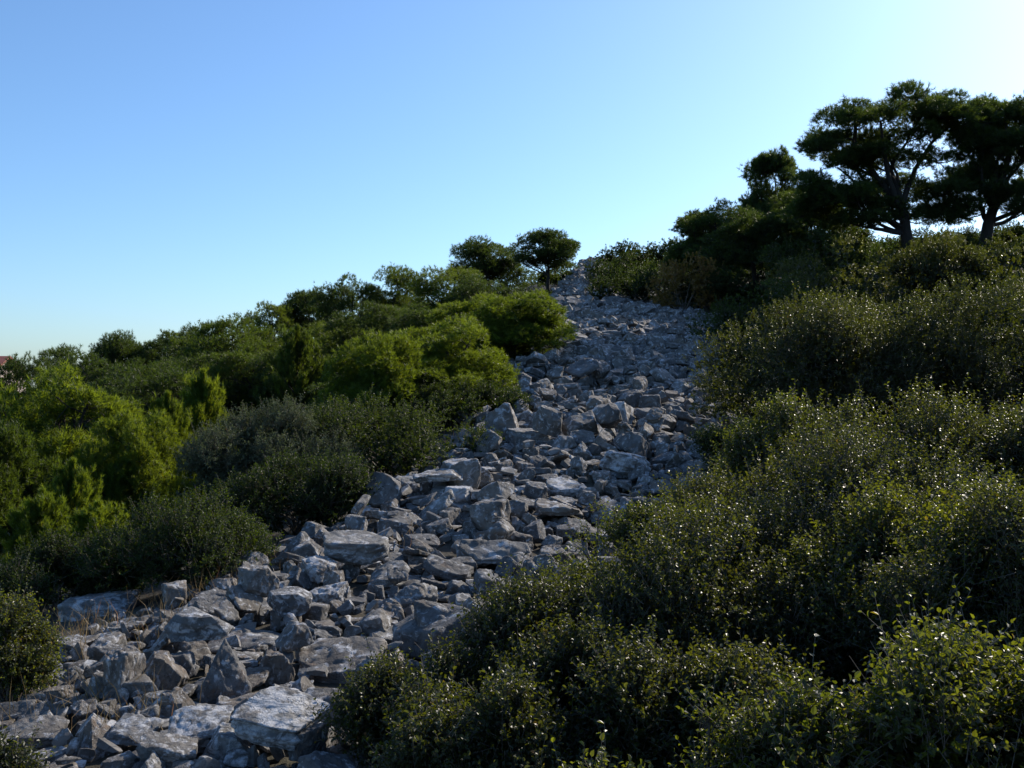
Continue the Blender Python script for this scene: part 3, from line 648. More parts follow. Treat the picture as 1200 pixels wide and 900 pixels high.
19,-225,924,15,2,-4,20,41,35,37 8,387,2107,166,-24,2,-87,46,37,44 0,-36,1457,77,-11,-1,38,31,29,32 6,50,2075,175,-2,40,39,40,44,51
15,69,2569,254,-51,-51,40,35,33,40 12,429,2715,287,48,-8,15,36,30,41 13,233,1629,100,-6,45,-87,19,19,19 19,40,1271,38,11,-14,25,28,24,25
14,-70,1735,97,10,3,-88,42,38,47 16,-98,1390,58,55,32,65,37,37,38 18,-33,1143,26,69,16,20,24,19,26 19,-145,528,-2,5,0,96,12,12,12
23,354,1803,108,34,88,-17,38,45,36 12,-53,655,-1,-2,16,81,13,13,12 9,-34,975,7,6,-2,91,28,26,26 12,279,2302,212,97,-11,22,35,31,37
20,-95,876,2,0,4,-52,16,17,17 4,82,1080,17,6,34,45,22,19,24 8,481,2440,226,-4,26,-68,66,68,74 18,-235,580,1,-64,-74,8,15,14,15
19,-27,915,2,-15,20,-97,14,14,17 11,239,2166,187,-11,76,-63,29,29,31 16,-286,671,-3,-69,-67,12,11,11,10 16,26,2554,241,14,1,69,42,47,45
2,-209,837,2,2,-1,-76,11,10,9 19,-115,943,6,2,-2,86,15,14,14 1,-292,837,3,-12,8,62,12,12,13 7,322,2052,159,-3,-1,-17,42,36,39
17,127,1229,26,73,61,-11,15,16,18 0,-140,1181,48,3,-1,5,14,15,15 4,-280,666,-1,-86,16,48,11,10,13 15,-66,1851,113,91,-19,37,24,21,22
5,-142,1131,20,-1,-4,85,33,33,31 6,400,2363,212,-34,-57,-36,36,36,44 16,382,2068,157,64,62,24,36,34,40 5,-79,994,12,0,4,-87,28,22,31
7,-160,1236,26,1,-7,34,33,33,30 19,-303,863,-1,8,-31,81,16,14,13 13,364,2072,163,31,-34,-73,26,22,28 5,-116,1307,44,-16,97,-16,33,31,36
10,191,2181,183,-78,62,1,32,35,33 16,129,1915,152,-14,6,-94,27,24,28 0,-65,626,-7,73,-38,-44,11,9,11 10,-61,577,-4,-1,-9,74,40,40,36
23,173,1748,113,81,32,27,25,29,25 5,514,2497,224,10,3,-83,47,47,51 17,-107,2074,127,-15,20,97,18,16,18 16,324,2332,210,6,-8,96,36,40,40
8,-8,986,6,0,7,-73,28,35,34 17,40,1196,26,-2,7,-98,15,14,12 0,122,1354,42,63,75,19,30,25,26 2,-146,1344,39,68,70,-3,22,20,23
9,-228,866,7,10,-1,-83,35,35,34 13,314,1649,85,-30,83,-42,31,28,35 18,210,1474,62,6,27,51,28,26,31 14,268,1796,119,-22,15,83,31,32,24
2,435,2096,154,-96,17,-6,29,30,25 0,54,1626,99,-5,10,-60,23,22,20 3,68,1486,70,26,-94,-21,18,15,18 0,-163,797,7,-36,-60,61,17,17,16
23,-78,2639,212,-58,-9,-79,25,22,20 19,338,2086,162,18,5,69,46,45,51 14,-109,1176,26,3,4,-99,20,19,16 21,51,1622,89,7,4,-67,33,26,36
15,209,2765,295,-1,-9,98,51,58,54 10,-53,709,-8,-6,3,-97,17,16,13 1,105,1504,67,8,2,-8,19,18,18 0,441,2163,162,-2,-10,95,35,32,40
16,280,1602,80,39,13,71,36,40,32 23,380,2400,217,-93,7,34,31,32,28 23,-152,1706,69,39,66,47,33,27,24 9,-49,1238,48,5,0,-23,22,25,22
14,407,2439,225,75,-45,23,36,38,46 4,-69,1195,30,-18,-13,54,24,20,24 19,425,2263,188,27,-29,25,37,36,39 6,10,1578,79,60,-78,-12,28,25,35
0,-82,1645,93,-5,-5,96,22,22,21 13,46,2083,197,-9,-3,82,23,24,19 7,-126,1334,38,5,-6,-3,30,24,27 8,79,1116,10,10,0,69,22,24,26
6,59,1090,14,-21,10,89,21,26,25 4,-316,734,-5,-7,2,70,20,24,19 1,-136,1012,12,3,0,-38,20,21,20 2,-165,980,9,-1,-3,94,21,20,17
5,373,1783,104,-17,1,91,39,46,43 11,245,1666,98,64,39,65,29,30,32 15,-106,1669,79,-96,18,14,23,28,27 23,157,2918,314,-54,67,4,28,22,24
22,88,1619,89,6,4,-61,30,32,35 18,444,2228,173,6,-6,43,48,58,56 4,-158,1569,54,80,44,28,36,31,37 15,271,2499,256,-14,81,45,30,33,30
2,-288,990,6,93,29,18,24,20,20 4,51,1209,31,-6,9,-8,18,18,20 7,217,2295,217,31,-16,-86,34,29,32 15,237,2732,286,83,49,-1,37,39,31
4,348,2087,168,-5,18,-71,32,28,28 22,86,1489,67,-68,53,-25,21,16,23 13,363,1685,87,-83,46,-7,21,23,19 11,99,1275,36,89,-2,46,15,14,11
20,-320,831,-7,6,-3,-98,26,23,23 18,55,1232,28,0,8,-88,25,24,23 22,98,2696,271,-3,74,66,41,40,45 11,242,2146,180,0,9,-96,33,31,30
0,-181,1022,15,17,4,-42,29,26,33 21,-219,1252,19,-5,52,-80,22,20,19 0,-262,1009,11,-94,-11,28,25,28,23 5,-321,870,-6,-7,1,100,26,28,32
5,403,2085,155,1,-6,-99,42,38,50 13,-130,1209,36,-34,36,-82,30,25,21 15,46,2415,214,81,-36,-33,32,28,28 23,-111,1274,38,-42,54,-52,16,18,17
8,-316,593,-8,-96,-9,-19,28,26,31 22,400,1892,155,-22,-2,36,22,22,24 3,264,1768,113,8,19,-31,44,48,48 23,390,2658,276,70,61,-24,33,34,27
23,-72,2181,155,4,-38,-27,14,15,16 6,15,1418,62,100,5,4,22,22,18 15,187,1434,52,8,7,-15,21,23,19 6,-104,1006,12,2,-3,91,22,22,26
11,162,2097,175,32,-63,48,22,24,19 17,-188,509,3,32,20,57,11,12,11 20,408,1784,92,7,5,-79,31,27,27 12,214,1638,91,11,64,76,29,25,27
2,-77,1173,25,4,2,-73,17,14,15 12,96,2086,171,50,67,52,24,21,25 18,87,2475,239,7,-75,-5,36,42,39 6,263,2446,233,-94,17,-5,38,40,32
14,403,2631,266,-31,88,21,29,35,28 12,-79,972,11,67,-47,-33,13,10,12 23,270,1574,83,61,-45,49,20,18,21 19,-303,812,-2,-50,-81,30,14,12,11
7,261,1596,87,71,-15,68,30,25,31 0,-26,1477,85,-11,-8,99,17,20,15 1,-8,1407,60,53,58,-40,17,18,15 18,-136,1109,20,10,10,13,19,18,19
20,177,1418,55,-5,-12,53,17,16,17 12,-202,1242,22,-7,-4,97,20,20,21 6,134,1615,86,1,-8,100,30,24,32 0,-8,917,-1,8,-1,87,25,22,26
2,-58,1185,26,4,4,-75,15,16,17 12,171,2292,205,-32,-91,23,30,25,26 11,235,2469,244,8,-36,57,31,28,34 4,84,1510,69,7,-3,51,22,22,28
15,-85,1043,19,-82,-27,-50,21,22,19 18,154,1564,89,5,19,-96,30,32,34 14,461,2491,235,5,-24,79,52,46,59 6,291,1852,136,-14,-44,-88,29,30,26
12,61,1054,7,-29,16,52,13,13,12 10,-43,659,-5,-19,56,29,14,14,13 17,184,2725,284,-6,97,20,24,21,25 8,154,2211,190,-99,-16,-3,34,33,37
18,213,2658,287,4,26,-46,34,27,25 10,117,1854,139,-49,-16,-43,37,35,31 23,414,2265,206,14,-44,26,17,20,18 9,-255,1066,3,-98,18,0,18,17,20
13,205,2016,168,-72,0,-65,16,18,15 18,-52,2411,181,1,-20,25,53,52,49 22,-207,971,10,10,98,17,26,30,34 23,264,2238,197,-35,-79,-25,29,28,30
23,2,2023,151,65,67,-35,30,26,36 10,494,1889,125,-37,92,-1,48,45,52 1,-3,2189,174,-24,-19,-85,18,21,21 17,-81,2242,155,93,32,18,31,36,26
23,120,1843,129,22,82,51,36,37,30 5,160,1452,58,9,0,49,34,36,40 22,324,1686,90,13,-2,66,53,40,56 1,194,2691,281,9,-14,-28,48,51,43
17,513,2528,233,-15,-6,-84,20,24,19 9,110,2711,276,-34,11,23,27,31,23 23,385,1776,92,76,54,-27,16,16,13 11,101,1363,49,68,-25,-35,20,17,21
22,-259,775,2,4,-2,-76,23,20,23 23,188,1710,111,5,-12,95,31,27,30 6,-64,969,7,3,4,-26,17,16,16 13,-296,883,-2,-5,-4,67,16,20,19
18,-341,831,-10,1,-7,-35,18,16,20 6,322,1954,144,-78,-41,-46,30,32,38 1,458,2136,157,0,-10,85,27,26,23 3,-103,1055,22,-20,16,-70,32,29,37
2,87,2665,264,57,81,-13,38,38,32 9,80,1951,147,-19,-13,25,31,33,34 12,-246,1015,10,57,47,-37,18,14,13 4,331,2521,263,15,-39,55,26,22,25
14,254,2318,213,67,-6,74,22,22,23 9,147,1318,55,9,12,99,15,12,13 10,371,1967,134,87,35,-12,20,18,16 20,-124,1313,35,7,-1,-66,26,28,30
23,334,1987,145,95,-2,26,26,28,26 20,75,1469,62,7,0,12,28,29,28 4,218,2131,180,55,64,28,28,26,26 2,103,2617,252,7,8,-98,34,28,38
20,345,2129,173,-4,-15,-24,46,43,37 8,-155,813,4,27,-95,9,25,21,27 13,-205,992,14,61,-41,-38,28,25,29 20,-230,833,2,-1,-3,29,25,24,20
7,-24,1740,98,-3,-9,95,44,35,40 14,393,2001,137,12,2,48,28,26,30 8,467,2311,198,-73,57,39,28,32,36 16,42,957,6,-6,-1,-41,25,20,22
5,237,2649,270,-91,25,32,30,32,30 9,319,1458,55,10,21,-66,38,36,39 21,341,1714,90,27,-24,-76,28,28,22 4,-277,871,0,64,-73,-17,30,31,24
9,448,2332,200,-5,14,74,39,34,44 9,191,1403,51,-16,5,-98,15,15,13 0,325,2232,190,80,56,-4,30,30,24 15,402,2364,235,-2,6,-89,23,18,22
10,348,1562,84,-98,-19,-3,13,14,13 20,97,1302,35,6,3,-74,20,17,17 6,354,2271,202,-40,-89,-17,21,18,22 10,-53,1209,33,-41,82,20,16,16,15
8,83,2008,155,33,89,-31,20,24,19 19,278,2321,226,1,-10,-70,28,28,25 2,-279,628,-5,7,-1,-94,11,13,14 6,71,1540,73,0,-7,100,23,22,22
20,3,1616,81,7,-4,2,33,36,37 0,-2,2407,202,5,-18,16,37,43,48 2,547,2688,266,-12,-41,-78,30,32,31 2,238,1526,62,8,-8,97,36,32,32
16,-293,952,-2,3,-7,-38,22,23,21 18,74,1706,103,-11,-9,-37,30,29,24 5,251,2691,283,-93,6,-28,22,25,26 20,176,2116,176,9,-10,-95,28,31,39
0,386,1967,135,-51,-45,-19,20,18,18 21,60,1807,138,-38,-9,-10,60,65,62 4,1,2207,178,4,8,96,41,36,41 12,27,2667,255,20,59,74,36,28,39
6,140,2294,210,-24,-17,75,51,47,43 6,14,1630,86,-15,29,33,14,15,14 8,419,2552,244,10,16,-21,56,46,46 12,68,2478,228,-9,99,0,32,32,43
11,-27,2303,184,6,72,-67,33,28,32 15,-121,1078,17,-46,80,32,14,15,17 15,-82,600,-2,14,16,-72,17,18,19 15,307,2502,246,0,20,84,32,30,33
15,305,1932,145,-89,5,44,22,26,26 4,212,2619,278,-6,-7,25,21,25,26 23,180,2621,269,-4,63,-38,21,18,20 8,211,2652,273,4,12,99,41,34,48
11,-244,782,12,-18,4,-97,36,38,30 10,345,1648,74,-5,11,-99,39,40,42 17,245,1440,54,23,-3,-95,31,36,30 17,102,2535,240,4,-9,61,23,23,22
7,-72,940,5,5,1,54,17,17,15 14,306,1987,150,2,7,99,29,28,29 4,26,1246,32,5,5,-31,27,27,20 1,-78,1895,113,10,-11,-21,35,34,34
7,-203,546,0,3,-1,-75,17,13,13 9,-301,845,-4,4,-6,-67,16,17,14 5,143,1483,63,5,7,-59,29,27,32 5,-66,1164,24,4,-2,42,16,14,19
12,169,2038,165,5,7,-86,35,36,38 4,6,1046,13,-3,6,-95,44,44,47 5,-264,756,0,3,-3,-51,16,18,19 18,412,2477,232,-58,-77,-19,41,37,52
19,49,1212,25,6,-5,95,16,16,17 0,179,2305,212,-24,-5,-94,29,25,30 7,84,2187,187,-64,-52,33,41,35,38 1,220,2613,267,54,-82,-15,34,32,28
12,500,2410,210,-67,-17,27,19,19,20 15,254,2213,192,-55,-38,34,24,26,25 17,-13,2674,238,71,-48,-27,13,13,17 16,94,1554,82,32,-82,-35,19,19,18
10,-15,1501,88,-3,-16,-51,15,15,12 14,-12,899,0,51,55,62,14,15,12 16,96,1970,152,-93,22,19,15,14,16 7,-217,1281,21,-21,97,-11,18,19,20
19,396,2263,209,31,4,35,17,14,13 19,76,1056,10,-36,-86,10,22,23,22 4,339,2412,263,13,-2,-81,28,29,24 5,-15,1201,66,-1,-2,-57,12,12,12
23,345,2528,248,-51,-74,-44,39,37,33 22,367,2117,166,-3,11,-91,41,38,52 19,310,2287,196,8,-5,85,33,26,30 11,514,2560,237,-62,10,-18,36,27,31
12,346,1873,118,5,10,-44,23,24,20 1,319,1476,52,14,19,-72,38,42,33 19,-263,1088,3,8,-3,-89,28,26,32 1,-230,901,4,-2,-3,65,28,30,33
1,-185,1212,21,-5,-5,92,36,37,28 23,348,1682,78,0,80,60,19,17,14 8,71,1073,6,10,0,77,28,30,34 0,19,992,2,8,-4,97,23,27,23
18,-213,609,0,2,-1,-62,13,11,14 22,471,2712,269,6,11,-46,45,36,42 14,474,2342,201,-14,2,77,35,37,37 16,155,2583,252,4,-9,61,31,30,25
21,-36,1589,78,7,-3,-30,32,33,37 7,587,2634,254,8,8,-99,20,19,25 18,231,2107,176,8,-8,-77,37,42,47 1,450,2529,237,44,-12,-73,32,32,39
1,85,1594,87,26,7,79,24,28,28 18,-19,2150,164,6,-31,0,27,23,26 22,414,1898,119,-39,-72,41,44,50,47 6,93,2644,257,10,5,-88,46,42,46
9,147,1769,116,8,19,-87,44,46,36 21,189,2051,174,-19,-52,81,16,15,14 2,405,2718,288,4,77,-50,33,37,34 17,126,2625,261,-3,-1,-67,23,21,22
12,-34,2272,177,21,83,31,19,22,20 20,-26,1174,26,0,5,-97,33,40,39 4,5,1421,56,5,3,-63,18,20,20 4,-32,1776,107,8,0,-5,51,39,54
18,-12,1491,63,3,-6,59,22,22,22 13,-50,653,-8,1,4,-13,15,14,14 10,-198,622,1,0,0,94,19,18,17 20,98,1931,139,9,1,-41,44,43,55
23,289,2745,286,-51,64,46,22,19,22 12,92,2737,278,11,0,-61,39,34,41 14,440,2279,186,12,-4,34,40,40,38 5,120,2449,224,9,-1,-30,35,31,33
9,489,2365,199,-23,95,-22,31,28,35 17,-295,1006,-1,23,-28,-66,18,16,17 9,60,2531,238,-32,90,-20,28,27,30 4,-133,1067,25,-15,1,75,19,16,20
19,45,1659,94,-99,10,12,31,30,32 6,-54,1714,97,-96,-18,23,32,26,37 22,79,2069,160,99,-11,-1,24,29,23 17,-2,2089,162,-19,17,-37,16,14,15
8,362,2726,287,0,12,48,24,21,29 0,344,1622,68,59,-20,-79,15,16,18 16,326,2029,152,10,-4,80,30,33,29 22,326,1563,57,4,-7,96,25,28,21
8,96,1974,145,6,-7,49,27,27,28 23,409,2232,188,12,3,46,33,34,37 3,343,2436,232,0,-6,16,61,57,70 23,-157,1412,47,4,-8,1,22,19,21
11,-108,546,-1,-19,2,18,19,16,16 16,146,1355,42,81,54,-19,27,24,26 17,14,1955,137,5,-9,45,19,20,17 2,238,2336,211,-1,18,-98,37,37,29
13,-75,1052,16,1,5,-83,14,12,13 16,-314,916,-7,-8,-2,97,13,15,12 16,20,2055,159,-5,-14,90,35,33,40 16,391,1716,86,7,-5,42,28,25,34
3,61,1594,82,7,-1,-7,35,35,32 3,-251,705,1,-3,-3,78,28,25,29 7,72,1495,66,61,-77,-16,14,18,16 0,15,1275,37,2,6,-87,29,23,23
9,400,1691,77,5,-6,36,25,26,22 19,358,1707,82,11,-4,87,28,27,35 11,67,1616,86,0,-8,98,17,14,19 6,474,2291,185,-5,-9,98,28,27,31
6,269,2339,213,-66,75,-5,36,39,47 9,-226,977,10,-79,-46,22,20,22,23 20,172,2664,268,16,-6,75,32,29,36 21,295,1745,102,-5,14,-99,36,40,34
12,279,1682,94,56,-75,7,21,25,25 18,158,2760,282,9,4,-74,62,53,52 22,-32,2332,184,-40,-86,31,43,41,36 15,-196,1040,15,5,-86,-24,18,21,19
15,191,1781,114,5,7,-70,20,19,22 14,78,2718,272,-64,18,69,22,19,25 16,420,2179,164,-1,-99,-8,19,18,18 20,361,2431,246,5,-2,-85,20,20,22
16,274,2136,183,-56,32,-16,22,21,22 14,405,2068,146,9,-5,90,22,25,18 12,287,2658,276,-94,27,18,30,29,27 2,352,1655,82,5,-96,28,22,23,24
16,-169,744,4,4,-2,79,9,10,12 2,447,2174,178,-8,6,10,14,12,13 3,389,2508,241,-8,-54,-12,27,29,24 12,311,2500,258,93,31,-20,13,13,13
11,296,1798,109,8,8,-18,18,14,19 21,102,1637,90,4,6,-85,24,24,22 20,205,2637,267,3,12,98,29,30,33 9,142,1580,80,21,97,4,37,32,29
12,243,1831,126,17,-31,82,29,29,24 10,-216,1304,20,5,-9,-17,22,21,20 20,180,1765,111,15,2,-94,20,22,18 22,410,1871,111,9,-2,-4,35,30,34
21,-36,1112,23,-22,56,-70,31,28,38 15,165,1648,96,78,-53,-4,24,22,24 0,-41,1346,44,6,0,-24,20,20,16 21,91,2120,172,-4,-8,100,36,33,34
8,85,1445,59,3,-7,99,21,24,25 17,490,2392,206,17,17,69,20,18,24 20,-25,928,0,8,-1,84,18,18,17 6,27,1833,118,9,-3,-12,36,38,37
18,128,1923,142,3,19,-22,32,32,27 9,489,2692,256,9,9,-19,20,20,21 4,197,2045,167,10,-31,-80,27,28,28 14,263,2194,186,0,9,-96,26,28,24
14,381,1845,115,-91,17,38,33,33,36 5,117,2018,155,8,-4,26,37,37,34 16,38,1638,90,63,-3,26,20,19,19 0,158,2629,260,-2,-9,98,31,39,38
19,107,2680,267,-98,-3,-13,17,14,15 15,218,1885,133,8,4,-24,27,22,29 1,-216,1129,12,-2,-6,62,22,22,23 8,202,2076,170,-50,49,-29,23,21,23
14,57,2118,172,-13,-20,60,31,33,32 10,57,2427,215,-47,-85,15,25,25,20 10,-186,672,11,5,11,52,15,16,18 6,154,2449,236,-32,-94,-2,45,43,60
19,506,2713,270,17,-41,7,37,40,32 17,220,2708,289,22,-27,-67,21,23,23 15,300,2786,294,67,73,1,34,33,26 3,519,2590,239,4,-10,40,48,43,45
12,54,1519,76,26,-65,-64,26,21,28 6,-3,1326,50,-21,-5,95,28,30,32 18,320,1797,103,-1,11,-88,24,23,27 10,336,2567,254,-89,40,9,41,33,38
0,295,2693,283,-26,-70,58,32,33,38 0,279,1655,90,-35,22,41,28,25,26 7,132,1990,156,14,-27,16,33,29,30 5,-185,996,20,7,26,35,36,40,32
2,334,2676,272,-92,19,1,40,40,46 15,72,1672,98,85,-38,19,20,20,22 15,99,1902,137,-79,4,45,15,13,14 8,180,2551,258,93,28,0,32,28,33
14,352,2450,247,-9,-14,24,21,22,24 2,-18,2107,160,56,26,79,24,26,27 13,58,2543,244,82,50,14,16,13,12 20,122,1643,93,47,15,-43,15,14,19
20,221,2204,185,8,-4,49,19,16,21 21,201,1668,113,1,10,90,35,41,40 8,-49,641,-3,-56,-43,47,10,9,8 0,439,1999,135,-41,-88,19,21,18,19
12,-74,1242,38,4,4,-93,26,23,31 3,458,2599,244,9,-9,98,45,44,39 14,6,1536,71,0,93,15,17,14,18 22,-167,524,1,0,2,-23,14,14,16
18,212,1660,93,23,6,2,44,35,38 15,379,1671,77,5,-6,47,28,28,28 13,280,2483,237,-43,46,-35,23,19,25 9,267,2701,282,0,-9,99,26,30,32
21,187,2068,168,3,-8,92,30,36,40 1,258,2666,270,4,-9,91,34,27,36 20,439,2091,147,6,-7,39,30,29,28 0,385,2434,225,27,57,37,28,30,24
15,-237,522,1,-3,-18,98,17,18,17 0,118,2576,246,1,-10,79,29,29,34 11,-131,1265,32,6,3,-97,22,22,18 7,413,2170,173,-11,88,18,34,36,30
9,96,1786,115,8,4,-62,42,40,42 2,-41,1434,54,5,-4,20,18,18,15 22,-112,1290,36,5,-3,-27,29,31,25 11,-258,1211,11,1,-14,0,36,36,26
3,70,1692,100,-10,2,11,24,28,28 14,12,860,-4,0,3,-20,20,25,26 15,-31,2224,170,-88,43,-13,25,27,27 7,28,1019,4,8,-3,94,14,13,17
17,292,2493,243,-38,47,0,20,17,17 2,-39,1927,123,-53,-84,9,32,30,35 8,-37,743,-8,1,7,17,20,17,20 17,262,2122,177,5,-7,93,34,30,30
3,-56,1695,87,-4,-9,92,30,27,37 8,115,2677,262,10,-3,-31,28,27,25 4,135,2092,167,7,-4,28,23,24,27 9,-1,871,-8,7,2,70,12,10,14
21,383,1820,104,9,-7,91,35,38,34 1,16,1880,136,33,-18,-77,49,50,53 20,72,1758,106,8,2,-54,26,26,26 5,11,1643,85,5,6,-98,17,18,20
7,-17,1389,56,12,8,-88,32,28,35 7,98,1885,133,76,-57,-22,26,28,34 10,-121,1508,64,9,-10,48,37,35,34 9,300,2451,238,-35,81,-24,38,35,32
17,-191,1297,32,4,-8,8,24,22,30 15,45,2588,245,10,-5,-27,41,45,43 4,23,902,-4,-60,74,22,25,24,18 0,245,1811,124,40,1,-26,38,40,44
21,112,1317,38,-84,-50,1,20,22,21 21,290,1940,143,74,-4,67,27,25,34 10,49,1844,126,-92,-35,19,29,24,30 22,314,1500,60,-76,0,-4,17,16,13
7,396,2164,183,19,-77,-32,36,29,37 0,-208,1113,12,-62,-75,-19,12,14,14 0,251,2018,156,82,52,24,30,37,32 22,-13,1577,79,70,-68,22,23,24,24
4,-96,991,10,1,-3,100,13,11,14 8,226,1681,100,-5,-45,-13,22,21,18 16,66,2610,252,-75,42,48,29,24,29 22,199,2455,248,38,3,3,52,48,57
22,309,1734,107,-26,-23,8,13,13,16 0,103,2069,165,-26,41,81,18,15,15 20,-313,902,-6,22,3,-84,15,17,17 3,196,2147,176,-99,-8,-8,19,17,16
5,462,2524,254,5,-25,66,31,28,28 9,388,2145,198,18,-7,-79,13,15,16 8,438,2024,137,-3,-9,99,26,25,32 7,73,1444,62,7,81,17,12,14,15
22,-131,1561,60,-3,-9,77,29,26,25 15,395,2039,142,86,-28,-42,28,23,29 20,408,2611,259,-46,-80,0,15,17,13 16,207,1815,121,7,-6,81,28,27,30
21,284,1724,96,8,7,-21,29,28,25 4,357,1961,132,11,-5,89,28,24,33 1,316,2202,183,9,-3,73,40,39,40 19,-30,1557,71,1,-8,74,42,39,43
12,-67,607,-6,1,5,8,20,17,17 16,99,2591,246,10,1,-69,15,13,17 10,90,2280,197,2,4,-79,40,39,40 11,-245,1081,8,13,67,71,13,13,13
23,-52,2238,165,-7,88,28,18,20,21 20,491,1890,116,0,-10,90,25,27,28 1,73,2756,273,-22,25,94,15,16,20 20,172,1696,100,-2,-12,-84,24,28,23
1,251,1730,101,-2,9,-99,37,36,40 13,-278,983,1,8,-1,-97,21,21,19 12,-32,1663,90,74,-20,-14,24,24,26 10,188,2404,218,7,6,-79,20,18,18
3,-302,1027,-5,0,-11,-7,21,25,22 18,135,2508,234,3,-9,73,26,25,31 15,325,1864,121,-23,56,-73,23,20,19 13,377,1917,127,67,-35,-28,20,22,26
18,392,1844,103,8,8,-42,24,28,30 20,-265,634,-4,5,-2,-82,14,14,14 7,99,1664,93,8,3,-46,23,20,24 13,201,2325,207,6,-5,62,16,16,14
20,298,2034,152,9,-5,81,32,28,34 12,240,1636,85,-66,74,8,24,27,28 19,142,1797,120,2,33,-93,33,34,36 20,57,2707,267,53,84,6,34,31,35
15,237,2678,272,-11,5,99,15,12,14 2,385,1763,88,-2,9,-100,20,17,16 9,155,2675,266,8,-6,26,33,27,24 11,120,2743,276,2,-10,69,22,23,17
18,39,1459,60,4,-5,77,20,21,19 21,121,2592,249,9,-4,-17,17,19,20 1,-49,2322,171,3,-19,13,30,30,29 12,-153,1204,29,-3,-6,81,28,24,31
13,292,2172,182,9,-3,68,27,27,27 1,73,2517,233,10,-10,91,23,24,24 10,312,2247,188,-90,-42,2,18,13,15 21,124,1484,64,68,32,34,20,16,19
6,291,2236,189,9,0,38,24,20,28 6,223,2697,276,7,6,-78,47,48,41 8,328,1725,95,12,41,-16,20,22,21 0,97,2509,231,9,-5,-8,24,24,23
8,394,1927,129,-31,-60,55,33,36,34 21,153,2334,211,-1,-10,94,35,34,37 2,498,2545,240,-77,-32,-26,32,27,38 15,-145,567,9,-3,88,36,30,33,27
3,456,2655,254,7,10,-35,21,25,28 19,-3,2149,162,-2,-11,76,29,27,36 16,366,1618,67,-3,-7,94,23,22,20 9,2,845,-3,-4,11,94,22,23,18
14,372,2286,191,-41,63,49,13,15,15 18,-189,1594,48,-71,67,-13,31,32,32 21,301,1949,138,70,-20,-32,28,24,26 3,298,1669,83,-42,-88,-2,30,35,32
8,146,2517,243,-21,11,-95,23,23,28 4,5,1483,66,-20,-80,-52,13,12,14 13,343,2747,290,31,59,71,26,29,24 6,-109,1126,23,0,-4,93,37,35,39
22,74,2381,208,-4,-9,94,22,18,24 9,-4,1567,73,7,3,-83,21,21,18 3,35,1573,77,4,6,-96,32,26,26 8,316,1628,77,-20,12,-89,29,27,30
16,337,1963,142,5,-11,25,27,30,27 22,127,2323,208,-26,83,-45,39,40,34 0,103,1568,80,94,-25,19,19,18,20 6,56,2263,194,-23,9,13,31,29,28
11,331,2712,286,32,-93,-20,32,25,25 3,-288,711,6,42,-11,-63,16,17,17 17,520,2642,259,-68,-1,-72,34,29,26 14,-175,1286,28,-48,-82,-25,13,12,11
15,55,1920,150,53,76,17,27,23,21 4,89,2224,187,95,-20,-1,33,40,43 7,260,1465,56,46,-63,-35,21,19,16 17,370,2522,256,88,3,-15,14,15,13
5,-13,2689,242,34,-49,-26,18,17,16 2,36,1105,16,-84,13,-29,14,14,11 20,-3,1344,51,-28,-20,-63,22,20,20 14,-16,1420,59,8,10,98,20,18,20
11,-241,983,8,-4,-8,18,23,20,22 9,154,2430,227,2,4,-41,49,46,41 15,-136,465,2,-48,9,-83,16,19,19 6,25,1418,56,6,1,-30,18,21,20
22,-242,929,4,0,-5,25,25,22,22 12,-137,501,-2,3,4,44,10,12,9 10,437,2463,216,4,12,-56,42,36,31 1,201,2027,158,3,8,-93,27,33,35
15,268,1422,37,6,-5,97,19,15,15 19,164,1575,76,8,-5,78,23,22,29 19,336,2698,272,9,-3,55,25,26,21 16,44,1549,78,7,-2,0,30,33,28
19,-117,1352,38,7,-3,-48,15,17,17 19,-279,525,-8,8,-1,-97,14,12,11 9,-258,440,0,9,3,-83,52,54,48 10,200,2448,227,8,-5,39,22,24,21
7,40,2255,185,8,6,-98,28,32,37 15,-29,874,-1,-3,5,-86,16,16,17 16,-196,1171,20,6,-3,-60,24,28,29 21,-299,869,-4,-1,-6,-5,15,18,14
19,144,1024,1,-55,84,2,29,29,39 22,-252,870,4,3,-3,-75,36,32,29 17,-63,1351,48,-36,-11,25,18,15,16 8,358,1845,108,12,-2,73,31,26,27
11,-40,309,-10,-93,-36,-3,8,9,10 2,432,2319,191,8,5,2,46,40,50 18,251,1968,142,4,9,-69,27,25,24 17,203,739,8,-92,39,-4,34,30,38
9,385,2265,185,9,7,8,30,35,35 14,39,895,-7,0,-2,1,20,17,18 13,-186,598,4,-50,-33,55,13,14,11 21,30,914,-7,7,1,38,18,18,17
22,28,2136,166,8,-5,-17,26,26,22 5,279,2278,198,9,-2,56,37,34,33 5,91,2553,238,7,8,-99,23,20,24 19,114,1278,36,-30,-14,-59,20,22,24
6,60,1906,130,9,2,-60,18,13,15 14,-117,436,-4,0,7,-4,16,17,15 12,-13,1804,112,4,-16,99,24,25,22 1,160,2368,214,5,-6,58,38,37,41
8,-3,1296,42,4,5,-69,39,31,40 0,-160,366,-2,1,1,25,21,23,24 15,-35,1694,99,-7,-28,-38,28,25,25 2,101,1827,118,6,5,-77,18,18,14
5,152,1097,3,-2,-2,100,18,16,18 19,268,1470,43,11,-7,94,14,14,14 18,-15,2030,142,10,2,-81,34,33,31 3,5,818,-7,-7,-93,-34,22,21,17
0,84,2085,161,8,4,-81,17,14,13 20,-166,573,0,1,2,21,19,15,19 18,178,1683,97,-2,-6,-93,22,25,23 2,57,2674,254,10,-4,-35,21,24,26
22,159,1960,145,9,1,-20,16,19,20 2,2,780,-7,0,-1,79,29,32,33 7,-246,757,8,34,8,-93,24,20,20 5,-229,1158,14,7,2,-100,40,36,43
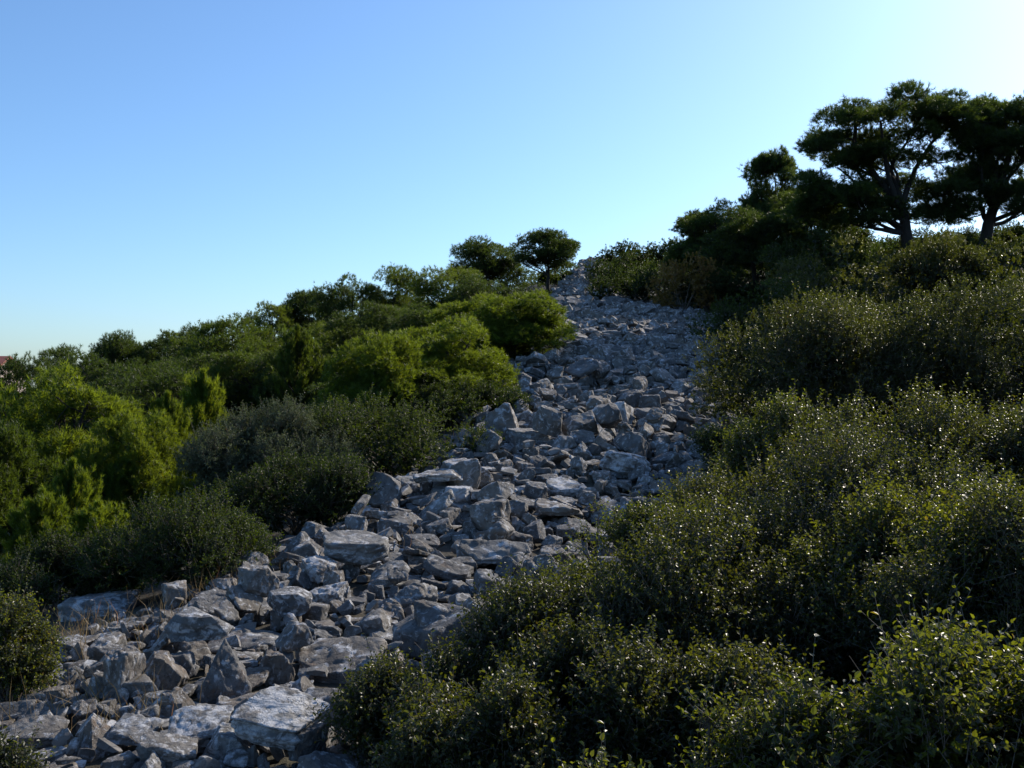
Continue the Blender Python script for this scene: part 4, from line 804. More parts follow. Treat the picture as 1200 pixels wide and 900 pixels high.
23,682,2089,202,9,5,-95,69,81,59 18,-81,392,-11,1,4,25,18,18,18 4,298,1875,124,11,0,43,38,41,45 21,173,2005,158,12,-13,55,36,29,31
3,71,1038,3,-7,7,-26,37,35,27 7,-133,339,-5,4,2,73,19,24,24 21,154,1976,153,1,9,-99,42,43,45 14,102,1068,8,3,1,84,36,42,40
7,370,2215,176,11,1,51,21,21,19 10,42,2360,199,3,-10,43,27,22,26 4,-52,882,0,1,6,-26,30,30,22 5,68,982,-4,1,-2,99,26,25,22
2,267,2054,158,-1,9,-97,21,23,22 12,82,1998,150,-70,-21,12,16,15,14 20,62,2347,201,6,-15,27,33,32,31 3,-17,1647,84,5,-6,27,21,22,28
7,38,2443,212,-24,94,23,25,28,30 11,20,718,-6,-97,17,3,20,19,16 22,-115,620,2,-2,5,-58,31,28,36 19,-66,1273,34,5,-3,9,24,18,20
10,-208,424,-1,3,0,-96,22,22,24 6,351,2726,282,-9,22,-50,24,23,23 13,106,2478,230,-94,29,-10,24,21,23 2,46,1942,141,-3,-3,-97,37,37,32
16,37,2317,192,10,-2,-63,14,14,16 0,228,1253,25,-40,69,-50,26,29,29 19,16,1323,45,-1,-1,79,33,29,29 6,288,2361,210,9,0,33,25,24,23
23,307,1382,40,-73,37,-9,39,35,38 0,-169,1073,13,0,-5,61,20,21,17 20,246,2520,240,4,-9,90,18,14,14 20,-222,1032,6,-3,-5,75,17,15,19
5,98,2351,203,9,-1,-49,15,16,12 19,-10,1361,47,-12,99,6,18,20,19 2,391,2652,262,6,-9,98,48,43,36 0,175,1372,40,5,11,-50,22,22,26
5,-224,1266,18,1,-9,16,32,26,26 17,402,2280,188,70,-18,-32,19,19,16 0,-260,1141,5,-7,-8,70,21,19,24 6,-178,483,-1,1,0,-56,12,14,11
10,140,2393,214,5,-7,53,23,24,22 11,-14,1851,120,9,-5,-15,31,30,34 10,280,1439,44,-9,1,-90,37,31,34 15,553,2088,162,-4,-10,97,32,36,26
6,-13,2080,149,-4,-10,92,15,16,13 23,78,1837,133,70,-7,13,33,34,28 21,171,2494,237,51,-50,-57,27,25,30 10,-25,2530,208,-10,-18,73,26,27,22
7,-268,831,0,1,-4,-23,25,27,23 5,11,835,-8,1,0,-9,34,32,25 20,361,2384,208,10,-2,67,24,23,24 3,191,1949,142,-60,-78,-5,30,25,26
21,71,1863,137,-10,43,-85,30,34,34 16,-107,483,-3,-5,5,-78,25,25,25 3,56,2633,247,9,6,-95,24,18,22 5,-20,1437,56,3,-6,66,17,20,17
14,-24,1241,36,2,-5,90,27,31,26 15,75,2139,172,2,7,-72,22,21,17 23,57,784,3,-1,-87,4,52,51,55 17,478,2755,282,64,43,44,35,31,28
5,88,1873,128,4,-8,73,28,24,29 3,-98,631,-4,1,6,3,16,12,15 8,201,1677,94,4,-8,97,29,25,32 9,340,1736,92,93,-20,-27,19,23,20
16,50,982,0,-75,-39,-46,17,18,19 10,-200,409,-3,1,-1,55,12,11,12 8,-69,1374,46,6,3,-85,22,19,18 17,123,1697,103,30,-1,17,22,23,23
22,-89,1506,63,55,-50,-50,33,34,42 5,29,1191,29,-15,-25,69,19,23,20 22,-159,443,-2,2,1,51,14,13,13 3,307,2450,226,7,7,-50,30,29,26
8,315,2144,181,-17,-8,-97,36,39,40 2,265,2501,245,-83,-46,-19,26,25,23 1,-102,411,-6,-5,4,-84,27,23,31 21,-129,1528,57,6,-8,-8,24,24,25
1,-11,708,-7,-60,-35,39,18,16,20 1,492,2624,248,52,-85,6,41,40,33 23,168,988,6,-84,-8,22,32,35,39 7,148,806,0,2,-1,-71,48,46,51
20,157,2801,286,-4,-9,99,19,18,15 20,184,2346,215,-17,-22,54,34,32,27 14,78,1818,121,11,-3,-6,29,24,28 6,277,2197,192,95,1,-22,35,39,31
1,-66,839,2,-16,2,-80,21,23,19 5,258,1344,32,-54,-38,-64,19,22,18 6,396,2143,160,5,11,-38,34,31,27 23,-210,388,0,-54,-67,49,21,17,22
4,55,2554,234,11,0,-64,24,28,28 13,-220,512,-1,1,-2,1,10,9,9 5,-22,657,-8,19,3,-16,20,18,16 15,-173,1351,39,-17,27,-77,33,26,34
23,412,1962,137,64,-12,27,29,29,36 8,-80,851,0,3,3,11,14,14,13 20,264,1383,30,0,5,-99,26,29,23 19,376,2299,189,10,6,14,17,20,14
2,-185,989,8,-45,-89,8,14,13,14 3,327,2605,256,7,-8,89,24,26,25 1,213,1322,30,-26,-66,59,29,27,32 8,-30,1222,40,-85,4,4,40,33,31
8,-180,390,-1,1,0,-14,22,25,25 19,199,2614,260,-1,2,-84,35,40,38 13,-223,385,2,61,35,28,21,17,18 18,-246,1104,5,5,-5,-53,16,14,18
10,230,2450,229,9,2,-23,28,27,32 22,-189,672,4,0,0,70,24,25,23 15,200,2379,221,67,35,55,24,20,29 20,48,2149,168,7,-6,3,18,17,23
4,327,2492,234,-1,10,-98,40,38,28 3,259,1855,120,9,-4,75,19,18,15 22,-116,527,-5,-36,74,-55,10,9,8 15,242,1320,29,3,-4,66,45,42,34
17,62,1782,122,-6,-2,-46,32,30,36 21,274,1864,123,9,-5,78,22,21,19 4,-219,355,-4,4,0,-96,20,24,18 3,-126,512,-2,5,1,87,22,23,23
5,360,2627,260,10,1,26,40,42,39 11,180,1235,21,78,-17,21,23,24,22 19,38,2380,200,8,-7,-5,14,13,15 4,351,2352,206,4,10,-55,39,47,41
14,-40,1256,41,-9,12,65,25,20,24 10,306,1444,39,6,-4,-10,19,19,18 2,479,2505,221,5,16,-95,30,36,32 10,-154,407,-3,1,2,33,19,18,18
6,426,2656,258,8,-9,98,26,23,30 5,313,1536,56,-14,6,0,28,28,22 6,-223,442,-3,0,-3,30,12,14,11 3,-195,1468,37,44,84,32,40,33,44
9,210,2586,253,3,-9,88,31,26,26 14,-10,862,-6,6,6,34,13,12,11 17,67,2320,200,10,-11,-93,21,17,21 15,223,2544,249,-83,37,40,30,26,29
8,546,1977,145,11,-2,-40,61,64,72 13,267,2366,214,9,1,13,16,15,19 2,-120,380,-6,7,-1,100,18,19,20 1,64,2698,260,9,-6,-13,33,34,34
6,214,2403,222,7,-5,53,42,40,45 16,199,1574,79,9,-3,63,34,34,36 2,144,2024,154,8,4,-60,16,15,13 3,-233,969,4,5,-1,-89,15,16,17
0,434,2501,224,10,-9,97,30,28,22 3,-257,960,1,-1,-6,37,16,14,16 5,373,1875,112,11,-5,88,25,23,25 10,292,2425,224,9,3,-12,35,28,39
20,280,1705,91,3,10,-68,24,23,25 20,126,860,-4,-1,-1,94,36,31,36 10,205,1789,112,8,-4,65,18,16,17 9,551,2733,264,6,-9,15,23,26,25
6,-71,489,-10,1,0,79,20,21,18 7,40,1382,52,3,-7,96,24,27,29 14,-30,1682,89,8,-3,-37,21,21,21 1,-175,437,-1,1,0,-23,14,13,16
10,-103,646,-2,-22,-97,12,20,17,23 4,-109,1218,27,5,2,-87,15,16,13 7,248,2731,280,3,-9,89,14,15,14 11,75,999,0,-86,46,15,17,16,19
7,478,2439,206,9,2,-68,18,18,21 3,34,2116,163,0,-10,74,24,28,32 18,429,1926,117,-92,38,1,30,28,27 5,252,1430,40,12,2,51,21,20,27
16,41,1863,122,6,7,-98,15,16,12 20,305,1971,138,10,5,7,29,26,25 20,-97,1408,46,3,-7,36,19,21,19 8,477,2382,197,-6,-7,99,17,18,20
23,-133,413,-4,27,-79,-54,10,10,9 6,-70,450,-11,-7,-5,92,10,9,11 19,301,1620,71,12,-4,79,27,31,28 14,451,2687,266,8,9,-28,41,41,32
22,-51,1673,88,14,-62,21,21,23,20 16,57,2508,227,4,-10,45,21,24,19 8,450,2720,272,-31,72,-49,26,20,25 11,260,1623,83,-56,-9,16,23,20,21
22,265,1815,114,-81,-40,12,16,16,17 14,171,1270,26,-9,-10,53,26,23,28 12,126,1124,8,-77,-34,22,22,20,26 2,59,1287,37,3,7,-70,23,20,25
7,285,1478,47,-9,9,-92,33,27,27 0,56,948,-4,0,-2,100,31,33,32 8,407,2686,265,8,8,-28,16,16,16 20,236,2606,256,-12,99,9,18,18,13
9,-275,354,-10,3,-5,-33,32,33,31 3,-167,508,0,2,1,62,16,17,20 20,-17,2175,163,10,4,-96,41,33,40 6,168,2522,240,9,4,-69,32,31,30
15,-198,694,5,-10,-9,49,16,15,18 4,52,1764,106,5,-7,57,22,24,18 6,397,2528,235,12,0,47,28,30,32 10,-105,362,-8,2,6,34,27,21,25
0,270,2725,281,9,3,-35,28,26,31 5,550,2712,259,-5,-10,94,20,20,16 4,-220,944,7,-1,-5,49,29,34,37 2,294,2329,205,3,9,-82,21,22,23
0,-40,1203,28,4,-3,61,19,17,14 16,46,1111,14,8,-5,93,20,22,20 1,-10,2068,152,6,26,-94,28,26,29 0,93,2319,198,3,-9,57,19,20,17
19,454,2420,205,0,13,-92,43,39,40 18,309,2090,171,35,-62,13,23,19,18 17,-6,1965,137,-96,-26,-9,24,22,20 1,-242,576,-3,-1,-4,44,10,8,8
3,486,2333,190,-3,-100,-1,17,20,17 9,-266,682,0,4,-3,-62,33,32,32 17,65,879,-6,11,-21,-83,13,14,11 20,82,2154,177,-11,-13,-64,27,25,29
2,-69,466,-10,1,-1,43,17,17,16 1,52,1891,127,9,-1,-27,19,23,21 21,-60,505,-8,-31,-5,21,21,19,17 8,0,2348,190,16,-1,-85,24,20,22
20,123,1964,144,6,6,-83,30,25,29 11,-168,1105,19,-3,-4,92,25,25,22 7,-58,1608,74,8,-4,-34,26,21,25 19,-292,744,-2,12,-23,-93,15,15,15
4,-32,903,0,6,-2,96,25,26,25 23,415,2509,230,48,-80,27,14,14,16 1,280,2142,172,-3,9,-99,19,19,20 20,188,2587,251,0,-9,94,23,22,24
0,-268,726,-1,-4,-2,95,17,18,19 4,-137,1072,16,4,-1,-38,20,16,21 6,312,2636,262,-14,-98,-12,17,17,21 15,259,1378,41,0,-24,92,29,32,27
8,-210,1037,13,-83,38,32,18,18,18 7,-70,824,-1,6,-1,94,26,23,21 3,-119,1149,23,42,89,-3,14,16,12 13,38,1874,127,8,68,-72,23,19,21
5,263,1575,72,-3,-3,35,36,32,37 4,370,1741,87,3,10,-50,29,28,27 21,342,2017,145,11,0,56,26,24,22 12,457,2269,180,6,-8,22,18,15,18
4,-151,492,-2,-3,3,-82,12,10,12 21,211,1389,39,12,1,51,26,22,21 2,312,2719,279,7,6,-58,25,23,29 2,385,2336,196,11,4,25,23,19,17
1,-36,1651,83,-10,-30,93,18,19,14 14,-33,631,-3,0,0,-100,34,35,39 5,-85,956,7,2,4,-50,14,14,14 20,-218,876,2,1,-2,-47,17,16,13
3,133,2276,194,-99,-4,-16,15,16,15 13,-95,586,-5,5,6,49,10,10,9 13,-28,857,-2,6,-2,98,15,15,16 14,-45,605,-9,-17,69,-69,13,10,10
17,256,2532,250,33,1,-22,22,24,25 2,19,877,-8,4,1,97,20,20,20 5,58,1996,146,-1,-9,92,29,25,25 21,-75,1668,80,-24,-56,76,21,18,19
19,-47,1488,65,-26,-25,64,29,28,25 4,-52,1888,115,1,23,-80,14,12,15 4,196,1545,75,83,40,3,26,23,30 18,-42,592,-10,0,1,-100,28,27,24
20,358,1763,91,12,0,66,21,20,25 22,244,1398,37,13,4,33,23,24,26 21,123,1902,138,1,-9,94,36,36,38 9,-68,422,-12,0,-1,38,8,9,11
7,-157,1436,42,98,-12,10,34,36,36 13,-86,1060,18,73,10,10,14,13,14 20,-231,374,-6,0,-6,26,12,14,12 15,-79,450,-6,3,-8,-15,23,18,16
20,47,922,-8,3,1,-51,26,22,23 7,22,1218,30,7,2,7,29,24,29 0,-278,483,-7,-3,-6,67,23,20,27 15,-376,692,-8,94,-33,7,30,25,29
13,-273,904,4,5,0,-98,26,27,29 21,-198,1131,15,5,3,-100,20,21,18 17,-94,1462,61,28,-9,-2,36,38,32 15,22,2012,147,6,7,-99,25,23,22
9,205,1736,102,-2,9,-99,14,15,13 1,246,996,1,56,-82,2,25,23,24 10,426,2403,209,0,-20,96,39,38,30 19,94,820,-5,1,-1,-42,41,31,44
5,-267,405,-9,-41,88,-6,16,16,19 3,-231,390,-6,6,0,-97,11,12,10 18,534,2711,255,-65,75,0,14,12,13 7,381,2044,147,57,-28,69,16,14,16
22,-32,723,-7,-4,4,-82,31,30,22 22,371,1994,135,6,10,-39,16,18,15 8,142,2136,173,4,-8,71,16,16,14 12,319,2402,218,3,10,-81,21,17,20
8,-26,1411,54,6,3,-83,21,20,24 16,64,1867,126,9,-1,-24,26,26,20 23,473,2531,232,23,-95,18,25,30,28 3,36,1883,139,-79,48,-30,26,20,24
3,-203,1197,17,4,-6,-22,16,17,20 8,-73,519,-9,4,10,97,14,16,18 17,-330,416,-10,18,15,-91,13,14,15 15,-201,1358,30,-10,-7,95,30,28,24
22,323,2116,165,2,10,-74,23,21,20 19,77,2557,240,18,-13,-75,33,27,24 18,36,1055,9,21,19,85,18,19,24 17,426,2431,212,58,-80,-13,23,21,17
19,-240,535,-3,4,-3,-66,12,12,13 6,121,1814,119,0,-9,99,28,30,34 20,283,2680,270,5,-8,84,22,21,23 6,376,2601,253,11,2,22,37,33,38
12,148,1994,151,3,8,-97,20,19,15 9,-264,942,-1,-6,-3,94,20,16,15 20,-189,530,0,0,0,-98,19,19,16 5,-191,1325,27,9,0,-92,26,26,24
18,-90,932,5,4,0,62,20,19,21 8,47,2738,264,11,6,-97,31,30,30 18,60,2172,172,9,-4,-22,25,26,22 16,299,2138,176,12,28,75,21,20,16
15,-94,1747,90,6,-9,15,32,24,26 21,-119,450,-1,1,7,-2,28,25,33 21,-136,439,-3,-4,3,-90,14,14,15 3,-194,1270,22,6,-5,-48,20,17,16
7,-126,470,-5,4,3,75,9,10,11 19,379,2750,281,5,-9,98,28,30,30 7,-92,486,-9,-5,1,-99,8,8,11 12,356,2580,251,-96,-9,22,15,13,16
3,-194,495,0,0,1,-98,18,18,16 8,33,2357,203,-91,29,-30,15,17,18 20,150,1643,87,5,-7,92,13,14,12 14,-164,467,4,-54,-22,33,23,21,23
2,372,1897,115,6,10,-35,16,18,19 1,486,2550,227,4,10,-83,20,24,19 3,274,1892,128,10,-3,64,28,26,33 5,151,984,-2,2,0,-50,15,14,15
6,-84,1371,44,7,0,-64,15,12,13 22,-67,372,-8,-11,19,91,17,18,16 11,44,2064,164,-17,16,-50,33,28,25 20,-66,1780,95,9,-5,-26,23,24,23
14,412,1851,104,4,17,-99,16,13,13 23,214,821,4,71,-49,46,32,25,33 2,423,2620,254,4,-10,97,43,35,34 5,317,1774,100,11,0,56,26,24,23
16,209,1299,26,15,3,-21,28,34,29 18,-42,731,-7,17,17,-81,11,11,8 22,41,2529,229,-58,-80,2,23,25,23 2,-72,802,-3,4,4,31,16,14,12
6,247,1948,138,9,-1,36,13,14,12 5,174,1799,114,8,3,-32,16,12,15 7,-97,1878,104,14,5,-98,28,23,26 7,-90,1270,35,6,0,-54,30,27,31
7,45,2284,188,5,-8,21,30,28,24 10,-21,1520,69,6,-4,-4,38,42,44 7,420,2734,275,8,7,-28,27,23,28 2,171,1297,26,10,-7,96,23,23,22
19,44,1783,113,-30,19,-29,25,20,29 7,194,1277,19,-5,10,-99,26,22,26 23,-247,487,4,5,-2,-82,20,17,21 6,394,2552,239,11,-1,56,24,22,21
0,342,2202,178,5,9,-47,20,19,24 7,210,1441,48,-2,11,-88,18,16,18 2,267,1506,53,10,8,-1,29,26,29 13,261,1451,44,13,1,61,24,18,18
4,-114,499,-6,4,6,39,11,12,14 5,71,2623,248,8,8,-99,20,18,25 22,53,996,0,-1,8,-74,18,22,24 21,83,2352,206,-30,-48,69,27,28,26
22,-32,1485,63,7,-1,-48,22,20,22 1,-294,617,-7,-6,-4,92,14,15,14 14,-54,547,-7,-1,4,-94,19,19,21 17,7,733,-3,0,-19,-55,23,23,17
7,-200,1055,10,5,-1,-75,14,13,14 21,263,1358,29,5,4,-94,24,22,20 5,-56,522,-7,-14,12,58,24,22,19 5,272,1966,141,-3,9,-99,21,20,20
4,-93,439,1,-2,7,-1,24,21,24 10,-144,415,0,23,28,93,14,13,11 11,-15,417,-5,1,-1,-90,27,27,28 10,-113,594,-3,-5,3,-94,15,16,14
14,-37,672,-7,0,2,-42,25,21,19 15,306,1498,49,1,5,-76,28,30,25 10,254,1600,72,-4,10,-99,13,12,15 6,-13,2258,175,6,-10,3,27,26,27
6,-125,988,11,3,1,-55,20,25,23 0,-292,548,-9,-8,-1,100,21,16,19 11,104,2337,215,68,33,44,37,36,39 5,37,1302,42,6,-4,76,30,29,37
2,-135,1490,50,-2,-9,66,23,21,22 7,164,1885,131,4,0,-33,23,22,19 21,267,2168,179,-1,9,-98,24,23,19 6,143,2191,183,7,-5,28,24,25,20
2,-91,1482,56,6,5,-100,21,21,25 8,218,1983,146,-2,9,-100,15,15,15 15,432,2706,271,17,-10,-81,22,18,17 11,-88,1549,64,-42,90,3,16,16,17
16,291,2398,222,9,-4,59,30,34,34 16,-108,522,-2,-11,-25,-95,15,15,14 17,-104,385,-5,19,23,87,19,17,15 18,234,1770,107,5,-8,98,39,42,31
10,319,2092,160,5,9,-51,18,17,20 2,-87,618,-5,-1,7,-32,19,17,18 23,93,1016,1,41,-76,28,22,26,27 5,393,2212,174,9,-7,97,25,25,31
9,-189,439,0,55,-82,-9,12,13,14 12,-77,1618,75,83,5,12,16,12,14 3,228,1742,102,2,9,-82,20,18,17 17,-63,1440,60,6,-2,-39,30,26,26
17,194,2430,235,-70,-66,-27,30,29,26 22,120,1183,14,2,11,-58,18,18,18 0,-179,933,6,-1,-3,87,15,13,14 15,-61,411,-11,1,-1,-39,10,11,9
18,212,2474,231,8,5,-62,20,18,19 9,183,2014,153,6,6,-71,17,16,14 15,-141,578,4,-18,21,-88,20,24,21 13,-153,453,-1,-1,2,-44,9,8,10
22,-3,1258,37,6,1,-9,23,22,24 2,473,2460,211,9,-2,12,27,29,28 1,-199,443,-2,1,0,-64,14,13,12 21,449,2385,197,-2,13,-95,17,18,20
15,-84,407,-9,0,5,-21,16,18,17 18,193,1756,105,-6,-99,-9,21,18,16 17,196,2491,246,-8,4,-9,36,39,34 23,293,2123,173,10,-1,53,20,20,17
3,272,1674,87,7,-9,98,21,24,25 19,-177,882,4,1,-1,-22,19,17,21 15,-80,472,-2,3,-11,35,28,28,26 11,-180,567,2,0,0,-84,10,10,13
18,-36,1287,38,6,0,-19,35,39,33 7,-24,2346,186,70,67,-9,20,17,18 1,303,1911,127,-5,12,-99,16,15,15 14,-143,364,-2,4,3,71,14,16,18
0,-44,1088,28,-2,8,32,21,19,24 17,69,2657,255,12,0,-88,16,18,15 2,-176,539,0,16,-99,1,10,9,10 22,273,2510,241,7,6,-58,28,27,26
20,104,2205,187,-16,-75,63,19,18,18 2,-139,1468,48,9,2,-94,25,26,24 4,-87,1436,51,6,-4,-29,18,18,23 0,156,2547,245,8,-4,13,34,32,35
1,32,1347,47,0,7,-98,24,28,26 5,58,1679,94,8,1,-41,25,24,25 22,-155,1085,16,4,1,-88,17,13,19 23,-153,433,0,3,3,93,8,10,8
6,-174,1044,12,-3,-3,99,26,22,22 16,31,1922,133,9,-2,-33,20,20,21 3,318,2522,248,5,-89,5,31,34,33 19,151,1218,14,-1,12,-81,23,23,29
22,320,1927,130,-44,-88,-18,28,25,26 19,-167,441,4,1,-1,5,23,25,18 4,9,667,-10,0,0,-1,23,21,18 19,402,2409,216,5,97,17,32,34,38
1,366,2711,275,1,10,-89,30,27,27 2,-220,460,2,44,-57,-56,18,16,21 18,-248,1037,3,4,-5,-49,19,20,18 16,381,2175,177,-17,63,-74,30,29,36
14,373,2439,220,8,-10,95,19,21,19 16,342,1954,132,9,-7,95,16,14,14 0,400,2495,228,11,-5,81,26,26,28 10,-101,535,-7,7,2,84,13,15,13
22,-227,496,-1,3,-5,-32,15,16,13 18,-240,954,2,1,-5,16,14,16,15 4,317,2748,283,8,5,-45,19,21,20 7,-10,2228,170,-53,84,11,14,14,11
16,247,1352,29,-57,-39,37,15,15,16 20,360,2013,138,11,4,25,15,15,12 3,310,2104,167,-29,2,94,16,18,17 3,-108,510,-7,1,8,-12,13,15,12
23,30,1904,130,-15,-92,31,16,13,16 3,277,2451,228,8,-5,65,25,27,22 11,101,2423,219,9,-4,-12,24,28,23 15,-287,920,1,-57,-80,18,17,14,20
21,26,735,-6,82,55,-11,20,22,22 12,-129,399,-3,57,-58,20,10,11,11 13,-184,357,0,1,1,-99,21,19,18 13,210,2355,216,7,-4,50,31,28,28
3,84,1220,25,2,9,-65,36,36,29 20,172,1671,92,9,1,4,19,20,20 14,196,1251,17,2,7,-89,25,24,20 18,-134,383,-6,-2,1,-86,9,8,7
18,238,2579,252,9,4,-46,20,24,26 4,147,1242,21,10,6,16,29,30,34 0,-46,827,-3,5,5,31,26,22,26 8,-210,439,-3,-3,-2,99,8,9,8
16,179,1656,100,44,-25,-77,29,28,35 22,305,2605,256,5,8,-70,16,14,12 18,-187,454,-2,0,-1,97,21,18,17 21,180,1340,34,9,-8,97,19,16,19
10,215,1706,99,9,-3,56,38,33,37 17,523,2722,266,13,-9,-88,28,30,33 1,-62,1558,66,-3,-8,93,18,17,15 9,119,2294,203,-30,29,-25,20,19,17
15,65,2185,182,2,97,4,33,36,31 21,216,2436,226,4,-8,86,25,25,19 0,433,2346,190,70,-64,-26,18,19,23 2,30,2107,170,32,15,-88,35,30,36
10,194,1227,12,4,-1,-19,12,13,12 20,-138,484,-3,5,2,82,20,19,20 18,1,1166,22,6,-2,67,13,12,14 13,-246,356,-3,0,-6,29,23,26,24
10,36,1978,140,9,3,-77,30,34,24 1,334,2403,214,2,10,-80,19,20,20 1,252,1872,125,-1,10,-96,29,26,25 11,-11,749,-3,-31,65,32,18,20,20
0,269,2701,274,2,-9,96,22,22,16 4,-15,792,-10,3,1,48,14,14,13 0,113,1674,93,48,-86,-18,16,18,14 20,38,963,-5,9,-2,91,23,22,22
4,-36,566,-10,0,0,17,14,16,18 10,9,919,-5,8,-3,96,14,13,12 16,229,2354,211,-53,75,31,14,14,16 13,188,1215,12,4,2,-80,13,13,11
2,-213,490,0,-1,-3,68,17,15,20 7,-278,1010,-2,82,53,19,15,18,16 5,380,2354,200,55,82,-14,22,21,24 23,649,1876,141,-71,32,-9,41,37,42
16,171,2395,227,-11,14,54,29,23,27 19,-185,371,-1,1,42,-40,11,11,10 22,-119,405,-6,-6,5,-84,14,16,14 4,-101,1368,44,7,3,-97,22,25,27
5,-64,363,-11,-1,-2,58,17,15,20 17,-307,576,-6,-67,-4,-7,15,14,16 10,494,2609,240,9,4,5,27,28,33 22,-26,1709,93,10,1,-69,21,18,24
0,-177,588,2,-9,-10,76,14,14,12 1,-95,604,-6,-7,3,-99,10,10,10 10,-160,1183,21,5,-4,-31,24,24,19 8,-1,1996,146,61,31,56,29,23,24
20,-205,1340,27,12,-37,64,15,17,15 17,-176,1404,38,36,93,7,15,16,17 18,78,2259,187,7,6,-96,17,19,15 3,495,2524,222,-99,3,-14,26,30,26
17,-52,720,-2,68,-70,19,16,16,15 15,70,1016,-1,8,3,69,18,21,17 15,-262,810,2,-6,-12,90,17,15,15 21,-102,434,-6,70,-5,-15,17,16,19
11,-37,1976,134,2,-12,56,18,19,22 10,334,2723,278,0,10,-96,20,24,21 14,66,1202,28,-34,84,-25,20,16,18 21,371,2470,226,11,-2,61,16,17,20
13,21,2331,192,-96,-22,-7,20,19,17 2,-232,507,-2,5,0,-99,10,12,12 16,-241,1177,11,4,-8,-21,16,16,16 23,-199,857,6,-79,-26,29,18,14,21
2,116,1712,108,-4,-65,-52,24,25,30 13,-107,1511,57,50,86,14,14,15,12 23,-196,476,1,-55,-68,-22,11,11,11 7,321,2371,211,-3,9,-99,25,26,26
3,-270,464,-8,1,-7,1,20,18,15 5,341,1782,98,0,12,-79,20,20,18 6,276,1559,62,10,7,-2,25,22,25 4,-89,1665,76,-6,-8,97,18,19,18
6,200,2109,172,4,7,-85,32,34,40 6,228,1464,50,-2,12,-88,19,19,22 12,8,2551,225,-6,-14,79,17,19,16 7,72,2534,232,4,-10,50,16,18,18
11,33,818,-8,0,-2,-18,13,12,12 9,19,2031,147,6,-8,19,18,16,21 17,279,1639,82,14,4,26,24,27,21 0,35,1076,9,6,-5,99,15,13,13
6,266,1939,137,9,-5,77,26,30,24 4,-295,588,-9,-41,88,7,12,13,14 9,282,2648,265,5,-8,91,19,18,18 16,-279,616,-4,8,1,-100,10,10,11
5,118,2271,198,-5,-14,61,33,27,36 6,-133,365,-6,-71,-70,-2,12,10,12 15,-227,429,2,-13,44,-83,25,20,19 16,419,2698,271,-91,39,9,26,21,26
22,383,1652,70,4,-7,38,14,16,12 2,194,1357,40,27,10,33,33,36,34 16,218,1268,19,-55,82,11,25,26,21 15,872,2033,182,-68,65,29,24,25,21
15,305,2108,173,-14,-14,22,24,23,21 22,-203,466,5,11,-65,19,22,26,21 19,-48,846,1,91,35,-13,20,17,16 6,-188,1387,42,24,7,-84,47,42,50
22,100,1098,14,2,-62,-4,33,37,41 2,46,2499,227,-9,67,17,16,17,20 22,-10,1872,125,39,68,33,24,22,28 23,-179,411,0,-1,87,49,18,16,14
7,64,1914,142,4,-19,12,40,44,39 14,-170,415,0,-19,-68,67,15,13,16 13,-182,1060,19,-49,84,-17,21,17,17 7,-57,1566,72,-17,7,-36,18,19,21
16,-141,388,4,-2,6,86,31,32,34 8,-2,2297,183,13,-2,-79,21,22,24 17,289,1400,45,55,70,-35,26,27,24 14,190,943,3,-55,-64,-41,21,21,23
10,-28,2088,148,99,9,9,16,20,18 16,142,661,-7,-91,34,22,15,15,12 14,16,1492,66,27,92,5,20,19,16 2,-29,1895,120,-1,-10,82,34,28,25
22,35,1891,131,8,-42,10,20,22,19 17,118,654,-5,-1,-2,55,20,18,16 2,-22,1992,135,-38,91,-10,20,20,17 21,-93,522,-6,-29,68,-64,14,15,13
19,-55,493,-7,4,-25,96,17,18,15 8,267,1850,131,-15,80,-48,30,23,30 18,-180,539,4,-1,1,9,18,14,20 18,41,915,-1,12,1,27,24,27,24
6,513,2754,266,-6,12,-98,27,23,20 10,28,2525,223,5,-10,39,16,16,16 23,-212,1386,27,21,77,43,13,15,11 17,102,660,-1,76,-34,55,21,18,24
8,-191,1189,20,9,-23,10,14,12,13 8,390,2746,288,10,3,10,33,27,36 21,207,1941,144,21,-10,94,24,26,19 14,217,1345,35,-68,-71,12,31,27,36
12,32,2033,151,-70,-62,17,15,16,14 23,525,1953,134,-19,79,47,22,18,21 20,-148,349,-5,-25,-97,-1,11,12,14 7,423,2497,233,2,16,-91,28,23,25
10,39,2688,257,-94,14,-22,25,25,20 19,307,2558,247,1,10,-95,33,30,31 8,207,2561,252,15,13,-83,32,27,29 23,184,2473,234,63,70,-31,22,20,19
0,377,2375,210,17,22,62,28,30,24 3,226,2088,165,-90,-38,-22,20,18,20 7,-96,915,6,-82,53,18,22,20,24 21,-227,891,14,75,-12,6,24,20,27
4,-150,1097,23,-3,42,12,20,20,20 5,-126,498,-1,26,-19,62,14,13,17 19,-125,575,6,-80,59,5,16,14,14 3,553,2709,267,-6,-6,100,30,31,31
1,255,1478,49,-80,-56,1,30,24,24 19,-191,1127,22,11,2,-35,34,32,38 11,66,489,-6,0,-1,-72,19,19,16 0,469,1787,99,2,-9,-13,19,16,20
18,-252,898,11,15,-1,15,27,28,26 9,304,1422,39,7,1,-68,26,26,33 15,-120,1003,18,-19,-23,-71,16,15,19 17,-339,606,-8,34,6,31,15,14,20
22,136,1169,12,0,9,-72,32,30,31 4,-81,354,-9,99,-12,-1,25,28,28 13,96,1688,97,1,-8,94,17,15,14 16,-32,661,0,-9,-17,41,18,16,17
16,36,2189,179,-1,65,76,22,25,24 4,191,1330,39,3,34,62,13,13,12 13,417,2288,188,-88,-30,38,21,21,17 12,435,2755,280,6,10,-52,24,20,20
11,-62,1515,68,40,-61,45,17,19,17 9,330,2389,224,10,-12,98,42,41,42 5,177,1190,9,3,1,-82,16,18,17 7,-118,744,0,2,1,14,13,11,12
